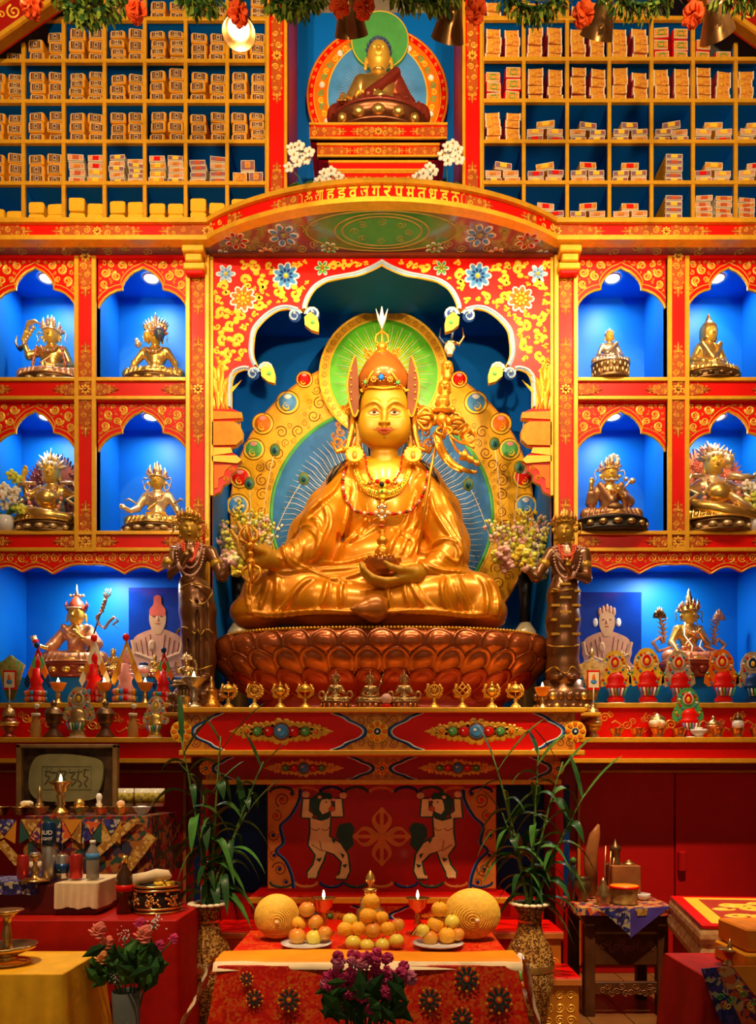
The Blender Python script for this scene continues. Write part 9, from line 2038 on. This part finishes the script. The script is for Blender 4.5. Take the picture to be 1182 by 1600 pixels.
# ================================================================ lamps and garland near the ceiling
CONE = mat('brushed bronze cone', (.34, .17, .06), metal=.9, rough=.3)
RLY = -1.15
T = thing('lamp_track', 'dark metal track that carries the cone lamps above the garland', 'track', (0, RLY, Z(-70, RLY))); b = MB(); b.box(-1.9, 1.9, RLY - .02, RLY + .02, Z(-70, RLY), Z(-64, RLY), BLACK, .003); b.build('rail', T)
for px, q1, tx, tz, l in ((373, 50, .10, -.5, 'lit cone spotlight beside the left bookcase'), (548, 44, -.02, .1, 'bronze cone spotlight above the top statue, left one'), (703, 52, .06, .25, 'bronze cone spotlight above the top statue, right one'), (938, 48, .05, .0, 'bronze cone spotlight in front of the right bookcase'), (1120, 48, -.18, .35, 'bronze cone spotlight at the right roof slope')):
 c = P(px, q1 - 12, RLY); T = thing('spotlight', l, 'lamp', c, 'cone spotlights on the track'); R_ = Euler((-.15 if px == 373 else .95 + tz * .2, 0, tx * 3)).to_matrix(); spot('track_spot', c + R_ @ Vector((0, 0, -.03)), (c.x * .85, .25, 2.6), TRK, 105, .8, .035); b = MB(); b.lathe([(.072, -.045), (.058, .0), (.035, .06), (.030, .075), (.033, -.0), (.055, -.02), (.070, -.045)], c, CONE, 28, cap=False, R=R_); b.build('shade', T)
 b = MB(); b.lathe([(.03, .07), (.028, .11), (.001, .115)], c, WHITE if px != 373 else CONE, 20, R=R_); b.tube([c + R_ @ Vector((0, 0, .11)), Vector((c.x + .02, RLY, Z(-66, RLY)))], .008, WHITE, 6); b.build('stem', T)
 b = MB(); b.lathe([(.045, -.018), (.001, -.020)], c, FLM if px == 373 else mat('bulb glow', (1, .9, .7), emit=8, ecol=(1, .8, .5)), 20, cap=False, R=R_); b.build('bulb', T)
GL1, GL2 = mat('garland leaf green', (.24, .34, .04), rough=.6, var=.4, scale=30), mat('garland leaf dark', (.03, .10, .02), rough=.6)
YG = -1.32; rg = random.Random(77)
for i, (a, c_, q_, l) in enumerate(((91, 190, 36, 'green leaf garland hanging lowest at the upper left'), (285, 340, 20, 'green leaf garland beside the lit spotlight'), (418, 498, 24, 'green leaf garland left of the top halo'), (618, 712, 18, 'green leaf garland right of the top halo'), (790, 880, 32, 'green leaf garland before the right bookcase'), (953, 1050, 26, 'green leaf garland between the two right spotlights'), (1130, 1200, 14, 'green leaf garland at the right frame edge'))):
 T = thing('leaf_garland', l, 'garland', P((a + c_) / 2, 0, YG), 'green leaf garlands'); b = MB(); p0, p1 = P(a - 6, -14, YG), P(c_ + 6, -14, YG); pm = P((a + c_) / 2, q_ - 18, YG); cv = [p0.lerp(pm, t / 12).lerp(pm.lerp(p1, t / 12), t / 12) + Vector((0, 0, (pm.z - (p0.z + p1.z) / 2) * .5 * math.sin(PI * t / 12))) for t in range(13)]
 b.tube(cv, .010, GL2, 6); b.build('cord', T); b = MB()
 for t in range(420 if c_ - a > 60 else 260):
  s_ = rg.random(); j = min(11, int(s_ * 12)); c = cv[j].lerp(cv[j + 1], s_ * 12 - j); d = Vector((rg.gauss(0, 1), rg.gauss(0, 1), rg.gauss(0, 1))).normalized(); rr = .056; c = c + d * rr * rg.uniform(.5, 1); sd = d.orthogonal().normalized() * .010; e = d * .015 + Vector((0, 0, -.006))
  b.add([c - e, c + sd, c + e, c - sd], [[0, 1, 2, 3]], GL1 if t % 3 else GL2)
 o = b.build('leaves', T); o['kind'] = 'stuff'
POM = mat('red orange paper', (.90, .10, .015), rough=.6, var=.25, scale=20)
for px, py, l in ((50, 10, 'red orange paper pom-pom at the far upper left'), (214, 17, 'red orange paper pom-pom right of the lowest garland'), (372, 22, 'red orange paper pom-pom over the lit spotlight'), (531, 8, 'red orange pom-pom above the top halo, left of two'), (569, 10, 'red orange pom-pom above the top halo, right of two'), (744, 16, 'red orange pom-pom at the right painted post'), (912, 22, 'red orange pom-pom beside the right bookcase spotlight'), (1083, 24, 'red orange pom-pom beside the roof slope spotlight')):
 c = P(px, py, YG - .02); T = thing('paper_pompom', l, 'decoration', c, 'paper pom-poms'); b = MB()
 for t in range(46): d = Vector((rg.gauss(0, 1), rg.gauss(0, 1), rg.gauss(0, 1))).normalized(); b.sph(c + d * .030, (.017, .017, .003), POM, 7, d.to_track_quat('Z', 'Y').to_matrix() @ Euler((1.1, 0, t)).to_matrix())
 b.build('petals', T); b = MB(); b.tube([c + Vector((0, 0, .02)), Vector((c.x, YG, Z(-30, YG)))], .002, GL2, 5); b.build('string', T)
for o in bpy.data.objects:
 if '_o' in o: del o['_o']
